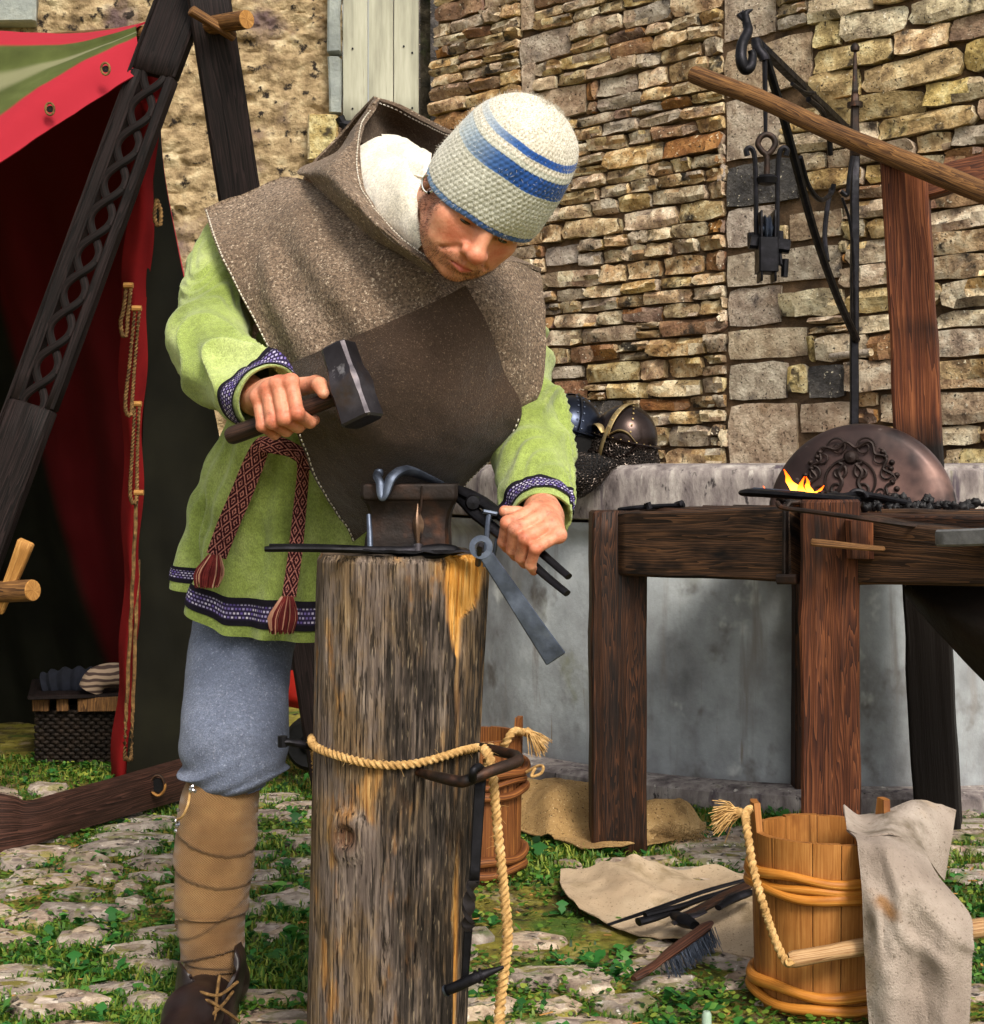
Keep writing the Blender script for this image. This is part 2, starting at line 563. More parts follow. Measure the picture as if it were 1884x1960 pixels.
def cobble_mesh(i):
    r = np.random.default_rng(100 + i)
    n = 11
    th = np.linspace(0, 2 * np.pi, n, endpoint=False) + r.uniform(-.18, .18, n)
    ex = r.uniform(.7, 1.0)
    rad = (np.abs(np.cos(th)) ** 2.6 + np.abs(np.sin(th)) ** 2.6) ** (-1 / 2.6) * r.uniform(.66, 1.08, n)
    rows = []
    tx_, ty_ = r.uniform(-.3, .3, 2)
    for s, z in ((1.0, -1.2), (1.0, .15), (.86, .75), (.45, .95)):
        rr = rad * s
        rows.append(np.stack([rr * np.cos(th), rr * np.sin(th), z + (r.uniform(-.22, .22, n) + tx_ * rr * np.cos(th) + ty_ * rr * np.sin(th)) * (z > 0)], -1))
    b = MB().grid(np.array(rows), True, (False, True))
    o = b.build('cobblestone', M['cobble'], smooth=60, loc=(0, 0, 0))
    me = o.data
    bpy.data.objects.remove(o)
    return me
_cm = [cobble_mesh(i) for i in range(18)]
cob_xy = []
_row = 0
yy = 2.45
while yy < 5.0:
    dy = random.uniform(.09, .145)
    xx = -yy * .36 - random.uniform(0, .2)
    while xx < yy * .36:
        w = random.choice((.08, .12, .16, .2, .25)) * random.uniform(.85, 1.2)
        cx, cy = xx + w / 2, yy + random.uniform(-.02, .02) + .12 * xx
        xx += w + random.uniform(.0, .03)
        keep = vnoise(np.array([cx * 2.3, cy * 2.3, 1.7]), 3)
        if keep < -.16 or random.random() < .05:
            continue
        cob_xy.append((cx, cy, w, dy))
    yy += dy
random.shuffle(cob_xy)
cob_xy = sorted(cob_xy, key=lambda c: -c[2] * c[3] / c[1] ** 2)[:290]
for k, (cx, cy, w, dy) in enumerate(cob_xy):
    o = bpy.data.objects.new('cobblestone', _cm[k % 18])
    COL.objects.link(o)
    o.parent = ground
    h = random.uniform(.006, .016)
    o.location = (cx, cy, float(gz(cx, cy)) + .002)
    o.scale = (w * .52, dy * random.uniform(.4, .62), h)
    o.rotation_euler = (random.uniform(-.05, .05), random.uniform(-.05, .05), random.uniform(-.35, .35) + .12 + random.choice((0, math.pi)))
_cob = np.array([(c[0], c[1], c[2] * .36, c[3] * .34) for c in cob_xy])

def on_cobble(x, y):
    m = np.zeros(len(x), bool)
    for cx, cy, a, b in _cob:
        m |= ((x - cx) / a) ** 2 + ((y - cy) / b) ** 2 < 1
    return m

# grass: real blades in the joints and in patches
def leafmat(name, a, b, c):
    k = NT(name)
    col = k.ramp(k.attr('R'), [(0, a), (.5, b), (1, c)])
    k.fin(col, .55, 0, None, .35)
    k.b.inputs['Subsurface Weight'].default_value = 0
    tr = k.n("BsdfTranslucent")
    k.l(col, tr.inputs[0])
    mx = k.n("MixShader")
    mx.inputs[0].default_value = .25
    k.l(k.b.outputs[0], mx.inputs[1]); k.l(tr.outputs[0], mx.inputs[2])
    k.l(mx.outputs[0], k.out.inputs[0])
    return k.m
M['grass'] = leafmat('grass_blades', C('1e3a10'), C('46701f'), C('9aa040'))
M['weed'] = leafmat('weed_leaves', C('16381a'), C('2f6e2a'), C('74a648'))

def scatter(n, seed, ymin=2.35, ymax=5.3):
    r = np.random.default_rng(seed)
    y = ymin * (ymax / ymin) ** r.uniform(0, 1, n)
    x = r.uniform(-.36, .36, n) * y
    return x, y, r
gx, gy, r_ = scatter(120000, 11)
den = fbm(np.stack([gx * 2.6, gy * 2.6, np.full_like(gx, 4.2)], -1), 3, 21)
keep = (r_.uniform(-.38, .5, len(gx)) < den - .06) & ~on_cobble(gx, gy)
gx, gy, den = gx[keep], gy[keep], den[keep]
n = len(gx)
ang = r_.uniform(0, 2 * np.pi, n)
ln = r_.uniform(.007, .024, n) * (1 + np.clip(den, 0, 1) * 1.0)
wd_ = r_.uniform(.0016, .0034, n)
lean = r_.uniform(.15, .95, n)
z0 = gz(gx, gy) - .002
dx, dy_ = np.cos(ang), np.sin(ang)
base = np.stack([gx, gy, z0], -1)
dr = np.stack([dx, dy_, np.zeros(n)], -1)
sd = np.stack([-dy_, dx, np.zeros(n)], -1) * wd_[:, None]
up = np.array([0, 0, 1.0])
mid = base + up * (ln * .6)[:, None] + dr * (ln * lean * .3)[:, None]
tip = base + up * (ln * (1 - lean * .3))[:, None] + dr * (ln * lean)[:, None]
V = np.stack([base - sd, base + sd, mid + sd * .8, mid - sd * .8, tip], 1).reshape(-1, 3)
i0 = np.arange(n) * 5
tone = np.clip(.42 + den * .35 + r_.normal(0, .2, n), 0, 1)
colr = np.zeros((n, 5, 3)); colr[..., 0] = tone[:, None] + np.array([-.1, -.1, 0, 0, .12])
mb = MB()
mb.add(V, np.stack([i0, i0 + 1, i0 + 2, i0 + 3], -1), np.stack([i0 + 3, i0 + 2, i0 + 4], -1), None, None, np.clip(colr, 0.01, 1).reshape(-1, 3))
g = mb.build('grass', M['grass'], smooth=0, loc=(0, 0, 0))
tag(g, 'short green grass growing between the cobblestones', 'grass', kind='stuff')

# broad-leaved weeds: rosettes of toothed leaves
wx, wy, r_ = scatter(4200, 23)
den = fbm(np.stack([wx * 2.6, wy * 2.6, np.full_like(wx, 4.2)], -1), 3, 21)
keep = (r_.uniform(-.35, .45, len(wx)) < den) & ~on_cobble(wx, wy)
# thicker where the photograph shows tall clumps
ex = [(-.36, 2.9), (-.40, 2.62), (.20, 3.0), (.23, 2.95), (.26, 3.02), (.17, 3.05), (-.05, 3.3), (.12, 2.6), (.3, 2.55), (.36, 2.7), (-.62, 2.75), (-.66, 2.6), (-.5, 3.35), (-.3, 3.3), (.85, 2.95), (.9, 2.8), (.05, 2.75), (.42, 2.6), (.62, 2.42)]
ee = np.array([(x + random.gauss(0, .03), y + random.gauss(0, .03)) for x, y in ex for _ in range(9)])
wx = np.concatenate([wx[keep], ee[:, 0]]); wy = np.concatenate([wy[keep], ee[:, 1]])
VV, QQ, TT, CC = [], [], [], []
nb = 0
for x, y in zip(wx, wy):
    z = float(gz(x, y))
    R = random.uniform(.012, .045) * (1.5 if random.random() < .2 else 1)
    for j in range(random.randint(4, 7)):
        a = random.uniform(0, 2 * math.pi)
        L = R * random.uniform(.7, 1.2)
        W = L * random.uniform(.16, .32)
        el = random.uniform(.25, 1.15)
        d = np.array([math.cos(a) * math.cos(el), math.sin(a) * math.cos(el), math.sin(el)])
        s_ = np.array([-math.sin(a), math.cos(a), 0])
        cu = np.array([0, 0, -1.0]) * L * .35
        o = np.array([x, y, z])
        t_ = [(0, .12), (.3, .6), (.45, .42), (.62, 1.0), (.8, .55)]
        pts = []
        for t, w in t_:
            c = o + d * L * t + cu * t * t
            pts += [c - s_ * W * w, c + s_ * W * w]
        pts.append(o + d * L + cu)
        VV.append(pts)
        q = [(nb + 2 * i, nb + 2 * i + 1, nb + 2 * i + 3, nb + 2 * i + 2) for i in range(4)]
        QQ += q
        TT.append((nb + 8, nb + 9, nb + 10))
        tn = min(.98, max(.02, random.gauss(.42, .2)))
        CC.append(np.full((11, 3), tn))
        nb += 11
mb = MB()
mb.add(np.concatenate(VV), QQ, TT, None, None, np.concatenate(CC))
g = mb.build('weeds', M['weed'], smooth=0, loc=(0, 0, 0))
tag(g, 'broad toothed weed leaves in clumps on the ground', 'weeds', kind='stuff')
# small clover-like ground cover
cx_, cy_, r_ = scatter(60000, 31)
den = fbm(np.stack([cx_ * 3.1, cy_ * 3.1, np.full_like(cx_, 8.2)], -1), 3, 41)
keep = (r_.uniform(-.3, .55, len(cx_)) < den) & ~on_cobble(cx_, cy_)
cx_, cy_ = cx_[keep], cy_[keep]
n = len(cx_)
rr = r_.uniform(.003, .0075, n)
zz = gz(cx_, cy_) + r_.uniform(.002, .018, n)
tx, ty = r_.normal(0, .35, n), r_.normal(0, .35, n)
th = np.linspace(0, 2 * np.pi, 6, endpoint=False)
ox, oy = rr[:, None] * np.cos(th), rr[:, None] * np.sin(th) * .8
V = np.stack([cx_[:, None] + ox, cy_[:, None] + oy, zz[:, None] + ox * tx[:, None] + oy * ty[:, None]], -1)
i0 = np.arange(n) * 6
tone = np.clip(r_.normal(.5, .24, n), .02, 1)
cc = np.repeat(tone, 6)[:, None] * np.ones(3)
mb = MB()
mb.add(V.reshape(-1, 3), np.concatenate([np.stack([i0, i0 + 1, i0 + 2, i0 + 3], -1), np.stack([i0, i0 + 3, i0 + 4, i0 + 5], -1)]), None, None, None, cc)
g = mb.build('clover', M['grass'], smooth=0, loc=(0, 0, 0))
tag(g, 'tiny round clover leaves covering soil between stones', 'clover', kind='stuff')
# pale straw and wood chips
mb = MB()
for k in range(150):
    y = 2.4 * (2.0) ** random.random(); x = random.uniform(-.33, .33) * y
    L = random.uniform(.004, .013); a = random.uniform(0, 3.14)
    c = np.array([x, y, float(gz(x, y)) + .012])
    d = np.array([math.cos(a), math.sin(a), random.uniform(-.3, .3)]) * L
    mb.beam(c - d, c + d, random.uniform(.003, .008), .0015, ch=.0004, seg=1, wob=0)
g = mb.build('wood_chips', M['palewood'], smooth=0, loc=(0, 0, 0))
tag(g, 'pale wood chips strewn over grass and cobbles', 'wood chips', kind='stuff')

# ================================================================ STONE WALL (recedes to the left)
WA, WS = 8.85, .92
_wl = math.hypot(1, WS)
WU = np.array([1 / _wl, -WS / _wl, 0.0])
WN = np.array([-WS / _wl, -1 / _wl, 0.0])
W0 = np.array([0, WA, 0.0])
WROT = math.atan2(WU[1], WU[0])
def w_u(px):
    y = WA / (1 + WS * (px - 942) / 3000)
    return (px - 942) / 3000 * y * _wl
def w_pt(u, z, off=0.0):
    return W0 + WU * u + np.array([0, 0, z]) + WN * off
def w_z(px, py):
    return CAM_H - (py - 905) / 3000 * WA / (1 + WS * (px - 942) / 3000)
def w_px(u, z):
    p = w_pt(u, z)
    return 942 + p[0] / p[1] * 3000, 905 - (p[2] - CAM_H) / p[1] * 3000

STONE = [C(h) for h in ('8a6f4c', '9c8460', 'b09a76', '7a5c38', 'a27a44', '8d7f6e', 'b3a48e', '6c5f50')]
def stonemat(name, stops, rnd=.3, spots=()):
    return simple(name, stops, 11, 12, .92, bump=1.0, bscale=24, bdist=.036, rnd=rnd, hue=.02, spots=list(spots) + [(C('352a1e'), 70, .58, .68), (C('e8d8b4'), 48, .62, .72)])
M['stone'] = stonemat('rubble_stone', [(.25, C('3e2c1a')), (.38, C('8c6c44')), (.50, C('bf9c66')), (.63, C('e6d0a2'))], .26,
                      [(C('3e352a'), 7, .57, .7), (C('8f6230'), 3, .6, .74), (C('9a8468'), 4, .62, .74)])
M['stone_orange'] = stonemat('ochre_stone', [(.25, C('503318')), (.45, C('86592c')), (.62, C('a97a42')), (.8, C('c59c66'))], .2, [(C('453524'), 8, .56, .7)])
M['stone_pale'] = stonemat('pale_dressed_stone', [(.25, C('74604c')), (.43, C('a88f72')), (.58, C('c6b092')), (.75, C('e0cfb2'))], .12, [(C('6c5e54'), 5, .57, .72), (C('9a7f5c'), 3, .58, .7)])
M['stone_dark'] = stonemat('dark_dressed_stone', [(.25, C('2c2a2c')), (.5, C('4e4a48')), (.75, C('787069'))], .1)
M['stone_moss'] = stonemat('mossy_stone', [(.25, C('4c3a20')), (.38, C('947a4a')), (.51, C('c6a86c')), (.66, C('e8d49e'))], .2, [(C('82783c'), 4, .56, .72), (C('4a3c2a'), 8, .58, .7)])
M['mortar'] = simple('lime_mortar', [(.25, C('251c14')), (.5, C('5a4734')), (.75, C('84694e'))], 10, 8, .95, bump=.9, bscale=40, bdist=.015, spots=[(C('3c3024'), 5, .58, .72)])

def stone_mesh(i, aspect, rough=1.0):
    r = np.random.default_rng(500 + i)
    nx, nz = 5, 4
    xs = np.linspace(-.5, .5, nx); zs = np.linspace(-.5, .5, nz)
    X, Z = np.meshgrid(xs, zs)
    jx, jz = .055 * rough / max(aspect ** .5, 1), .07 * rough
    X = X + r.uniform(-jx, jx, X.shape); Z = Z + r.uniform(-jz, jz, Z.shape)
    for ix, iz in ((0, 0), (0, -1), (-1, 0), (-1, -1)):     # knock the corners off
        c = r.uniform(.02, .13) * rough
        X[iz, ix] *= 1 - c * 1.1 / max(aspect ** .5, 1); Z[iz, ix] *= 1 - c * 1.4
    Y = -.28 - r.uniform(0, .26, X.shape) * rough
    edge = np.zeros(X.shape, bool); edge[0] = edge[-1] = True; edge[:, 0] = edge[:, -1] = True
    Y[edge] += .07 * min(rough, 1)
    Y += (X * r.uniform(-.25, .25) + Z * r.uniform(-.25, .25)) * rough
    F = np.stack([X, Y, Z], -1)
    b = MB()
    ring = np.concatenate([F[0], F[1:, -1], F[-1, -2::-1], F[-2:0:-1, 0]])
    back = ring.copy(); back[:, 1] = .5; back[:, [0, 2]] *= .96
    b.grid(F, flip=False)
    b.grid(np.stack([ring, back]), True, flip=True)
    o = b.build('stone', M['stone'], smooth=30, loc=(0, 0, 0))
    me = o.data
    me.materials.clear()
    bpy.data.objects.remove(o)
    return me
_rough_meshes = {}
def rough_mesh(asp, rough, matkey):
    cls = 0 if asp < 1.5 else (1 if asp < 2.8 else 2)
    k = (cls, rough, matkey, random.randrange(9))
    if k not in _rough_meshes:
        me = stone_mesh(hash(k) % 10007 if False else (cls * 1000 + k[3] * 37 + int(rough * 100) + len(matkey)), (1.1, 2.1, 3.5)[cls], rough)
        me.materials.append(M[matkey])
        _rough_meshes[k] = me
    return _rough_meshes[k]

# dressed blocks read off the photograph: x0, y0, x1, y1, material
BIG = [(1386, -60, 1490, 74, 'stone_pale'), (1390, 78, 1560, 178, 'stone_pale'), (1392, 182, 1500, 304, 'stone_pale'), (1394, 308, 1535, 390, 'stone_dark'),
       (1394, 394, 1490, 472, 'stone_pale'), (1515, 404, 1616, 458, 'stone'), (1395, 476, 1612, 543, 'stone_pale'), (1395, 549, 1500, 624, 'stone_pale'),
       (1397, 628, 1549, 687, 'stone_pale'), (1398, 692, 1512, 765, 'stone_pale'), (1398, 769, 1530, 893, 'stone_pale'), (1550, 696, 1622, 762, 'stone_dark'),
       (1534, 769, 1640, 830, 'stone_pale'),
       (1000, -40, 1029, 57, 'stone_pale'), (1000, 62, 1098, 116, 'stone_pale'), (1002, 119, 1030, 180, 'stone_pale'), (1032, 168, 1126, 226, 'stone_pale'),
       (1046, 470, 1112, 508, 'stone_pale'), (1062, 728, 1130, 766, 'stone_orange'), (1105, 766, 1195, 800, 'stone_dark'), (1060, 700, 1120, 725, 'stone_pale')]
big = []
for x0, y0, x1, y1, m in BIG:
    u0, u1 = w_u(x0), w_u(x1)
    xm = (x0 + x1) / 2
    big.append((u0, u1, w_z(xm, y1), w_z(xm, y0), m))
stones = []                                           # (u0, u1, z0, z1, material, roughness)
for b in big:
    stones.append((*b, .45))
def fill(uL, uR, zB, zT, hlo, hhi, llo, lhi, mats, slope):
    z = zB
    while z < zT:
        h = random.uniform(hlo, hhi)
        u = uL - random.uniform(0, .04)
        while u < uR:
            hh = h
            L = min(random.uniform(llo, lhi) * (h / .075) ** .5, uR - u)
            if uR - u - L < .05: L = uR - u
            a0, a1 = u, u + L
            zz = z + slope * math.sin(u * 3.1 + z * 1.7)
            segs = [(a0, a1)]
            for (b0, b1, bz0, bz1, _m) in big:
                if bz0 < zz + hh * .8 and bz1 > zz + hh * .2:
                    ns = []
                    for s0, s1 in segs:
                        if b1 <= s0 or b0 >= s1: ns.append((s0, s1))
                        else:
                            if b0 - s0 > .035: ns.append((s0, b0))
                            if s1 - b1 > .035: ns.append((b1, s1))
                    segs = ns
            for s0, s1 in segs:
                m = random.choices(list(mats), list(mats.values()))[0]
                if hh > .085 and s1 - s0 < .3 and random.random() < .35:        # two thin ones in the height of one
                    c = zz + hh * random.uniform(.4, .6)
                    stones.append((s0, s1, zz, c, m, 1.0))
                    stones.append((s0, s1, c, zz + hh, random.choices(list(mats), list(mats.values()))[0], 1.0))
                else:
                    stones.append((s0, s1, zz, zz + hh, m, 1.0))
            u += L
        z += h
UL, UM, UR = w_u(838), w_u(1392), w_u(2050)
fill(UL, UM, .25, 4.15, .058, .115, .13, .34, {'stone': 8, 'stone_orange': 1.6, 'stone_pale': .9}, .006)
fill(UM, UR, .25, 4.15, .085, .16, .16, .42, {'stone': 3, 'stone_orange': 1, 'stone_moss': 4.5, 'stone_pale': .6}, .01)

wall_root = thing('stone_wall', 'tall wall of coursed tan rubble stones with dressed pale quoins', 'wall', W0)
WALLBACK = MB()
uu = np.linspace(UL, UR, 160); zz = np.linspace(0, 4.2, 200)
UU, ZZ = np.meshgrid(uu, zz)
off = fbm(np.stack([UU * 9, ZZ * 9, UU * 0], -1), 4, 77) * .012 - .006
G = W0 + UU[..., None] * WU + WN * off[..., None] + np.stack([UU * 0, UU * 0, ZZ], -1)
WALLBACK.grid(G)
bk = np.stack([G[:, 0] , G[:, 0] - WN * .6], 1)      # the left reveal of the wall
WALLBACK.grid(bk)
WALLBACK.build('mortar_core', M['mortar'], wall_root, smooth=60)

def place_stone(s, k):
    u0, u1, z0, z1, m, rg = s
    gap = .004 if rg < .9 else random.uniform(.003, .008)
    w, h = (u1 - u0) - gap * 2, (z1 - z0) - gap * 2
    if w < .02 or h < .015: return None
    dep = random.uniform(.09, .14) if rg > .9 else .08
    me = rough_mesh(w / h, rg, m)
    c = w_pt((u0 + u1) / 2, (z0 + z1) / 2, -.012 + random.uniform(-.004, .008))
    return me, c, (w, dep, h), random.uniform(-.03, .03) * (rg > .9)
def seen_area(s):
    x0, y0 = w_px(s[0], s[3]); x1, y1 = w_px(s[1], s[2])
    cx, cy = (x0 + x1) / 2, (y0 + y1) / 2
    if x1 < 830 or x0 > 1884 or y1 < 0 or y0 > 905: return 0
    if 870 < cx < 1070 and 235 < cy < 900 and not (cx > 1060 and cy < 720): return 0
    if 1100 > cx > 1000 and 235 < cy < 470: return 0
    if 1500 < cx < 1800 and cy > 850: return 0
    return (min(x1, 1884) - max(x0, 0)) * (min(y1, 905) - max(y0, 0))
stones.sort(key=lambda s: -seen_area(s))
rest = MB()
cnt = 0
for k, s in enumerate(stones):
    r = place_stone(s, k)
    if r is None: continue
    me, c, scl, tilt = r
    if cnt < 296 and seen_area(s) > 0:
        o = bpy.data.objects.new('stone', me)
        COL.objects.link(o)
        o.parent = wall_root
        o.location = Vector(c) - Vector(W0)
        o.rotation_euler = (0, tilt, WROT)
        o.scale = scl
        cnt += 1
    else:
        V = np.empty(len(me.vertices) * 3); me.vertices.foreach_get('co', V)
        V = V.reshape(-1, 3) * np.array(scl)
        Rm = np.array(Matrix.Rotation(WROT, 3, 'Z') @ Matrix.Rotation(tilt, 3, 'Y'))
        V = V @ Rm.T + c
        f = np.array([p.vertices[:] for p in me.polygons])
        rest.add(V, f, mi=list(('stone', 'stone_orange', 'stone_pale', 'stone_dark', 'stone_moss')).index(s[4]))
o = rest.build('small_stones', None, wall_root, smooth=30, mats=[M[q] for q in ('stone', 'stone_orange', 'stone_pale', 'stone_dark', 'stone_moss')])
o['kind'] = 'stuff'

# ================================================================ LEFT BUILDING (rough rendered wall, shutter)
M['render'] = simple('flaking_lime_render', [(.25, C('4a3c2e')), (.40, C('8a7454')), (.54, C('b69e78')), (.70, C('d8c6a0'))], 9, 10, .95, bump=1.0, bscale=26, bdist=.035,
                     spots=[(C('6e5a58'), 2.4, .54, .72), (C('8a6030'), 4, .62, .75), (C('2e2620'), 13, .56, .66)])
M['shutter'] = simple('grey_painted_boards', [(.25, C('848272')), (.5, C('a8a692')), (.75, C('c2c0ac'))], 2.2, 6, .7, (9, 9, .8), bump=.25, bscale=20, bdist=.002,
                      spots=[(C('6f6a5c'), 3, .62, .75, (14, 14, .7))])
M['render_grey'] = simple('grey_render', [(.25, C('6f7473')), (.5, C('90958f')), (.75, C('b0b2a8'))], 5, 8, .95, bump=.8, bscale=35, bdist=.012)
LY = 9.3
lw = thing('rendered_wall', 'rough yellowish rendered rubble wall behind the tent', 'wall', (-2.4, LY, 0))
X0, X1, Z1 = -7.6, -.885, 4.3
nx, nz = 560, 400
X, Z = np.meshgrid(np.linspace(X0, X1, nx), np.linspace(0, Z1, nz))
def vor(x, z, sx, sz, seed):
    gx_, gz_ = x / sx, z / sz
    ix, iz = np.floor(gx_).astype(np.int64), np.floor(gz_).astype(np.int64)
    best = np.full(x.shape, 9.0); sec = np.full(x.shape, 9.0); bid = np.zeros(x.shape)
    for a in (-1, 0, 1):
        for b in (-1, 0, 1):
            jx, jz = ix + a, iz + b
            hx = _hash(jx, jz, jx * 0, seed); hz = _hash(jx, jz, jx * 0, seed + 5)
            d = np.hypot(gx_ - jx - .15 - .7 * hx, gz_ - jz - .15 - .7 * hz)
            m = d < best
            sec = np.where(m, best, np.minimum(sec, d))
            bid = np.where(m, _hash(jx, jz, jx * 0, seed + 9), bid)
            best = np.where(m, d, best)
    return best, sec, bid
b_, s_, id_ = vor(X + .03 * fbm(np.stack([X * 6, Z * 6, X * 0], -1), 3, 3), Z, .17, .075, 3)
relief = ss(.0, .35, s_ - b_) * (.004 + .02 * id_) * ss(-.3, .3, fbm(np.stack([X * 2, Z * 2, X * 0], -1), 3, 18)) + fbm(np.stack([X * 7, Z * 13, X * 0], -1), 5, 8) * .038
G = np.stack([X, LY - relief, Z], -1)
MB().grid(G).build('rubble_face', M['render'], lw, smooth=60)
mb = MB()
mb.beam((-7.6, LY + .3, 4.32), (-.885, LY + .3, 4.32), .58, .06)
mb.build('wall_top', M['render'], lw)
# worn quoins beside the shutter
for k, (x0, y0, x1, y1) in enumerate([(592, 226, 650, 312), (628, -20, 655, 110), (630, 114, 656, 222)]):
    p0, p1 = P(x0, y1, LY), P(x1, y0, LY)
    mb = MB().beam(((p0[0] + p1[0]) / 2, LY - .04, p0[2]), ((p0[0] + p1[0]) / 2, LY - .04, p1[2]), .14, p1[0] - p0[0] - .01, up=(1, 0, 0), ch=.012, wob=.01)
    o = mb.build('quoin', M['stone_moss'] if k == 0 else M['render_grey'], lw)
# big grey block at the very left top
p0, p1 = P(-20, 52, LY), P(76, -60, LY)
MB().beam(((p0[0] + p1[0]) / 2, LY - .05, p0[2]), ((p0[0] + p1[0]) / 2, LY - .05, p1[2]), .12, p1[0] - p0[0], up=(1, 0, 0), ch=.02, wob=.015).build('quoin', M['render_grey'], lw)
# opening with the shutter
sx0, sx1 = P(657, 0, LY)[0], P(803, 0, LY)[0]
sz0 = P(0, 236, LY)[2]
sh = thing('board_shutter', 'tall pale grey board shutter closing an opening high in the wall', 'shutter', ((sx0 + sx1) / 2, LY - .02, sz0))
bw = (sx1 - sx0) / 3
for k in range(3):
    xa = sx0 + bw * k + .0025; xb = sx0 + bw * (k + 1) - .0025
    MB().beam(((xa + xb) / 2, LY - .03, sz0), ((xa + xb) / 2, LY - .03, 4.25), .03, xb - xa, up=(1, 0, 0), ch=.003, wob=.001).build('board', M['shutter'], sh)
for zz_ in (sz0 + .05, sz0 + .42, sz0 + .8):
    for xx in (sx1 - .04, sx1 - .09, sx0 + .06):
        mbn = MB()
        mbn.lathe([(0.001, -.004), (.006, -.003), (.006, .004)], (xx, LY - .047, zz_ + random.uniform(-.04, .04)), 8, axis=(0, -1, 0), caps=(False, True))
        mbn.build('nail', M['iron'], sh)
mb = MB().tube([P(650, 236, LY - .1), P(668, 240, LY - .1), P(690, 234, LY - .08)], [.022, .03, .02], 8)
mb.tube([P(650, 225, LY - .1), P(662, 246, LY - .1)], [.03, .02], 8)
mb.build('hinge_pin', M['iron'], sh)
# jamb right of the shutter, and the dark slot between the houses
jm = thing('house_corner', 'dark mossy rough corner beside the grey shutter', 'wall corner', (-.35, LY + .2, 0))
X, Z = np.meshgrid(np.linspace(sx1 + .004, P(824, 0, LY)[0], 14), np.linspace(0, 4.3, 200))
rel = fbm(np.stack([X * 14, Z * 9, X * 0], -1), 4, 31) * .04
MB().grid(np.stack([X, LY + .02 - rel, Z], -1)).build('corner_face', simple('dark_mossy_stone', [(.3, C('14140f')), (.5, C('3a3428')), (.75, C('6d6350'))], 9, 8, .95, bump=.9, bscale=30, bdist=.02, spots=[(C('2d3517'), 4, .5, .65)]), jm)
X, Z = np.meshgrid(np.linspace(P(824, 0, LY)[0] - .3, .6, 30), np.linspace(0, 4.3, 100))
rel = fbm(np.stack([X * 14, Z * 9, X * 0], -1), 4, 32) * .04
MB().grid(np.stack([X, LY + .9 - rel, Z], -1)).build('passage_back', M['stone_dark'], jm)  # dark stone sheet closes the slot and supplies its shade
rb = thing('wall_below_shutter', 'low rendered wall under the grey shutter', 'wall', ((sx0 + sx1) / 2, LY, 0))
X, Z = np.meshgrid(np.linspace(-.885, sx1, 60), np.linspace(0, sz0 - .01, 200))
rel = fbm(np.stack([X * 9, Z * 14, X * 0], -1), 4, 8) * .025
MB().grid(np.stack([X, LY - .01 - rel, Z], -1)).build('rubble_face', M['render'], rb, smooth=60)

# ================================================================ BASIN
BC = np.array([1.195, 5.83, 0.0])
M['basin'] = simple('weathered_basin_stone', [(.25, C('5c5c5e')), (.42, C('8a8c8e')), (.58, C('a8adb0')), (.78, C('d0d5d6'))], 4.5, 10, .85, (1, 1, .8), bump=.45, bscale=45, bdist=.005,
                    spots=[(C('67625e'), 7, .54, .74), (C('d0d3d0'), 6, .60, .72), (C('7c7e66'), 3.6, .60, .76), (C('8a8683'), 2.2, .54, .76, (8, 8, .8)), (C('7d6a56'), 3.4, .66, .76, (9, 9, .5))])
M['basin_rim'] = simple('stained_rim_stone', [(.25, C('453e3e')), (.42, C('746a68')), (.58, C('9a918b')), (.78, C('c8c0b6'))], 5, 10, .88, (4, 4, 1.6), bump=.6, bscale=30, bdist=.006,
                        spots=[(C('4e444c'), 2.2, .54, .7, (9, 9, .9)), (C('6f6c50'), 2, .62, .76, (8, 8, 1.2)), (C('d6d0c4'), 2.4, .64, .76, (12, 12, 1.4)), (C('3a3434'), 14, .6, .72)])
basin = thing('stone_basin', 'round grey stone fountain basin standing against the wall', 'fountain basin', BC)
BR = 1.40
def wob_lathe(prof, n, seed, amp, col=None):
    prof = np.asarray(prof, float)
    th = np.linspace(0, 2 * np.pi, n, endpoint=False)
    G = np.stack([prof[:, 0, None] * np.cos(th), prof[:, 0, None] * np.sin(th), np.broadcast_to(prof[:, 1, None], (len(prof), n))], -1)
    G = G + nrm(np.stack([np.cos(th), np.sin(th), th * 0], -1))[None] * (fbm(G * 5, 4, seed) * amp)[..., None]
    return G + BC
body = [(BR - .015, .05)] + [(BR - .012 + .01 * math.sin(z * 3.4), z) for z in np.linspace(.07, .72, 40)] + [(BR - .004, .74), (BR + .012, .765), (BR + .028, .785), (BR + .03, .80)]
mb = MB().grid(wob_lathe(body, 220, 4, .008), True)
mb.build('body', M['basin'], basin, smooth=50)
rim = [(BR + .005, .805), (BR + .045, .812), (BR + .052, .83), (BR + .05, .86), (BR + .048, .90), (BR + .05, .93), (BR + .045, .955), (BR + .02, .972), (BR - .05, .978), (BR - .14, .976), (BR - .17, .96), (BR - .175, .7), (BR - .175, .5)]
MB().grid(wob_lathe(rim, 220, 6, .01), True).build('rim', M['basin_rim'], basin, smooth=50)
step = [(BR - .05, .062), (BR + .07, .058), (BR + .095, .045), (BR + .1, .0), (BR + .1, -.03)]
MB().grid(wob_lathe(step, 220, 8, .014), True).build('base_step', M['basin_rim'], basin, smooth=50)
MB().lathe([(0.01, .6), (BR - .16, .6)], BC, 64).build('water', simple('basin_water', [(.3, C('0c1210')), (.7, C('1a2420'))], 3, rough=.08, bump=.05, spec=.6), basin)
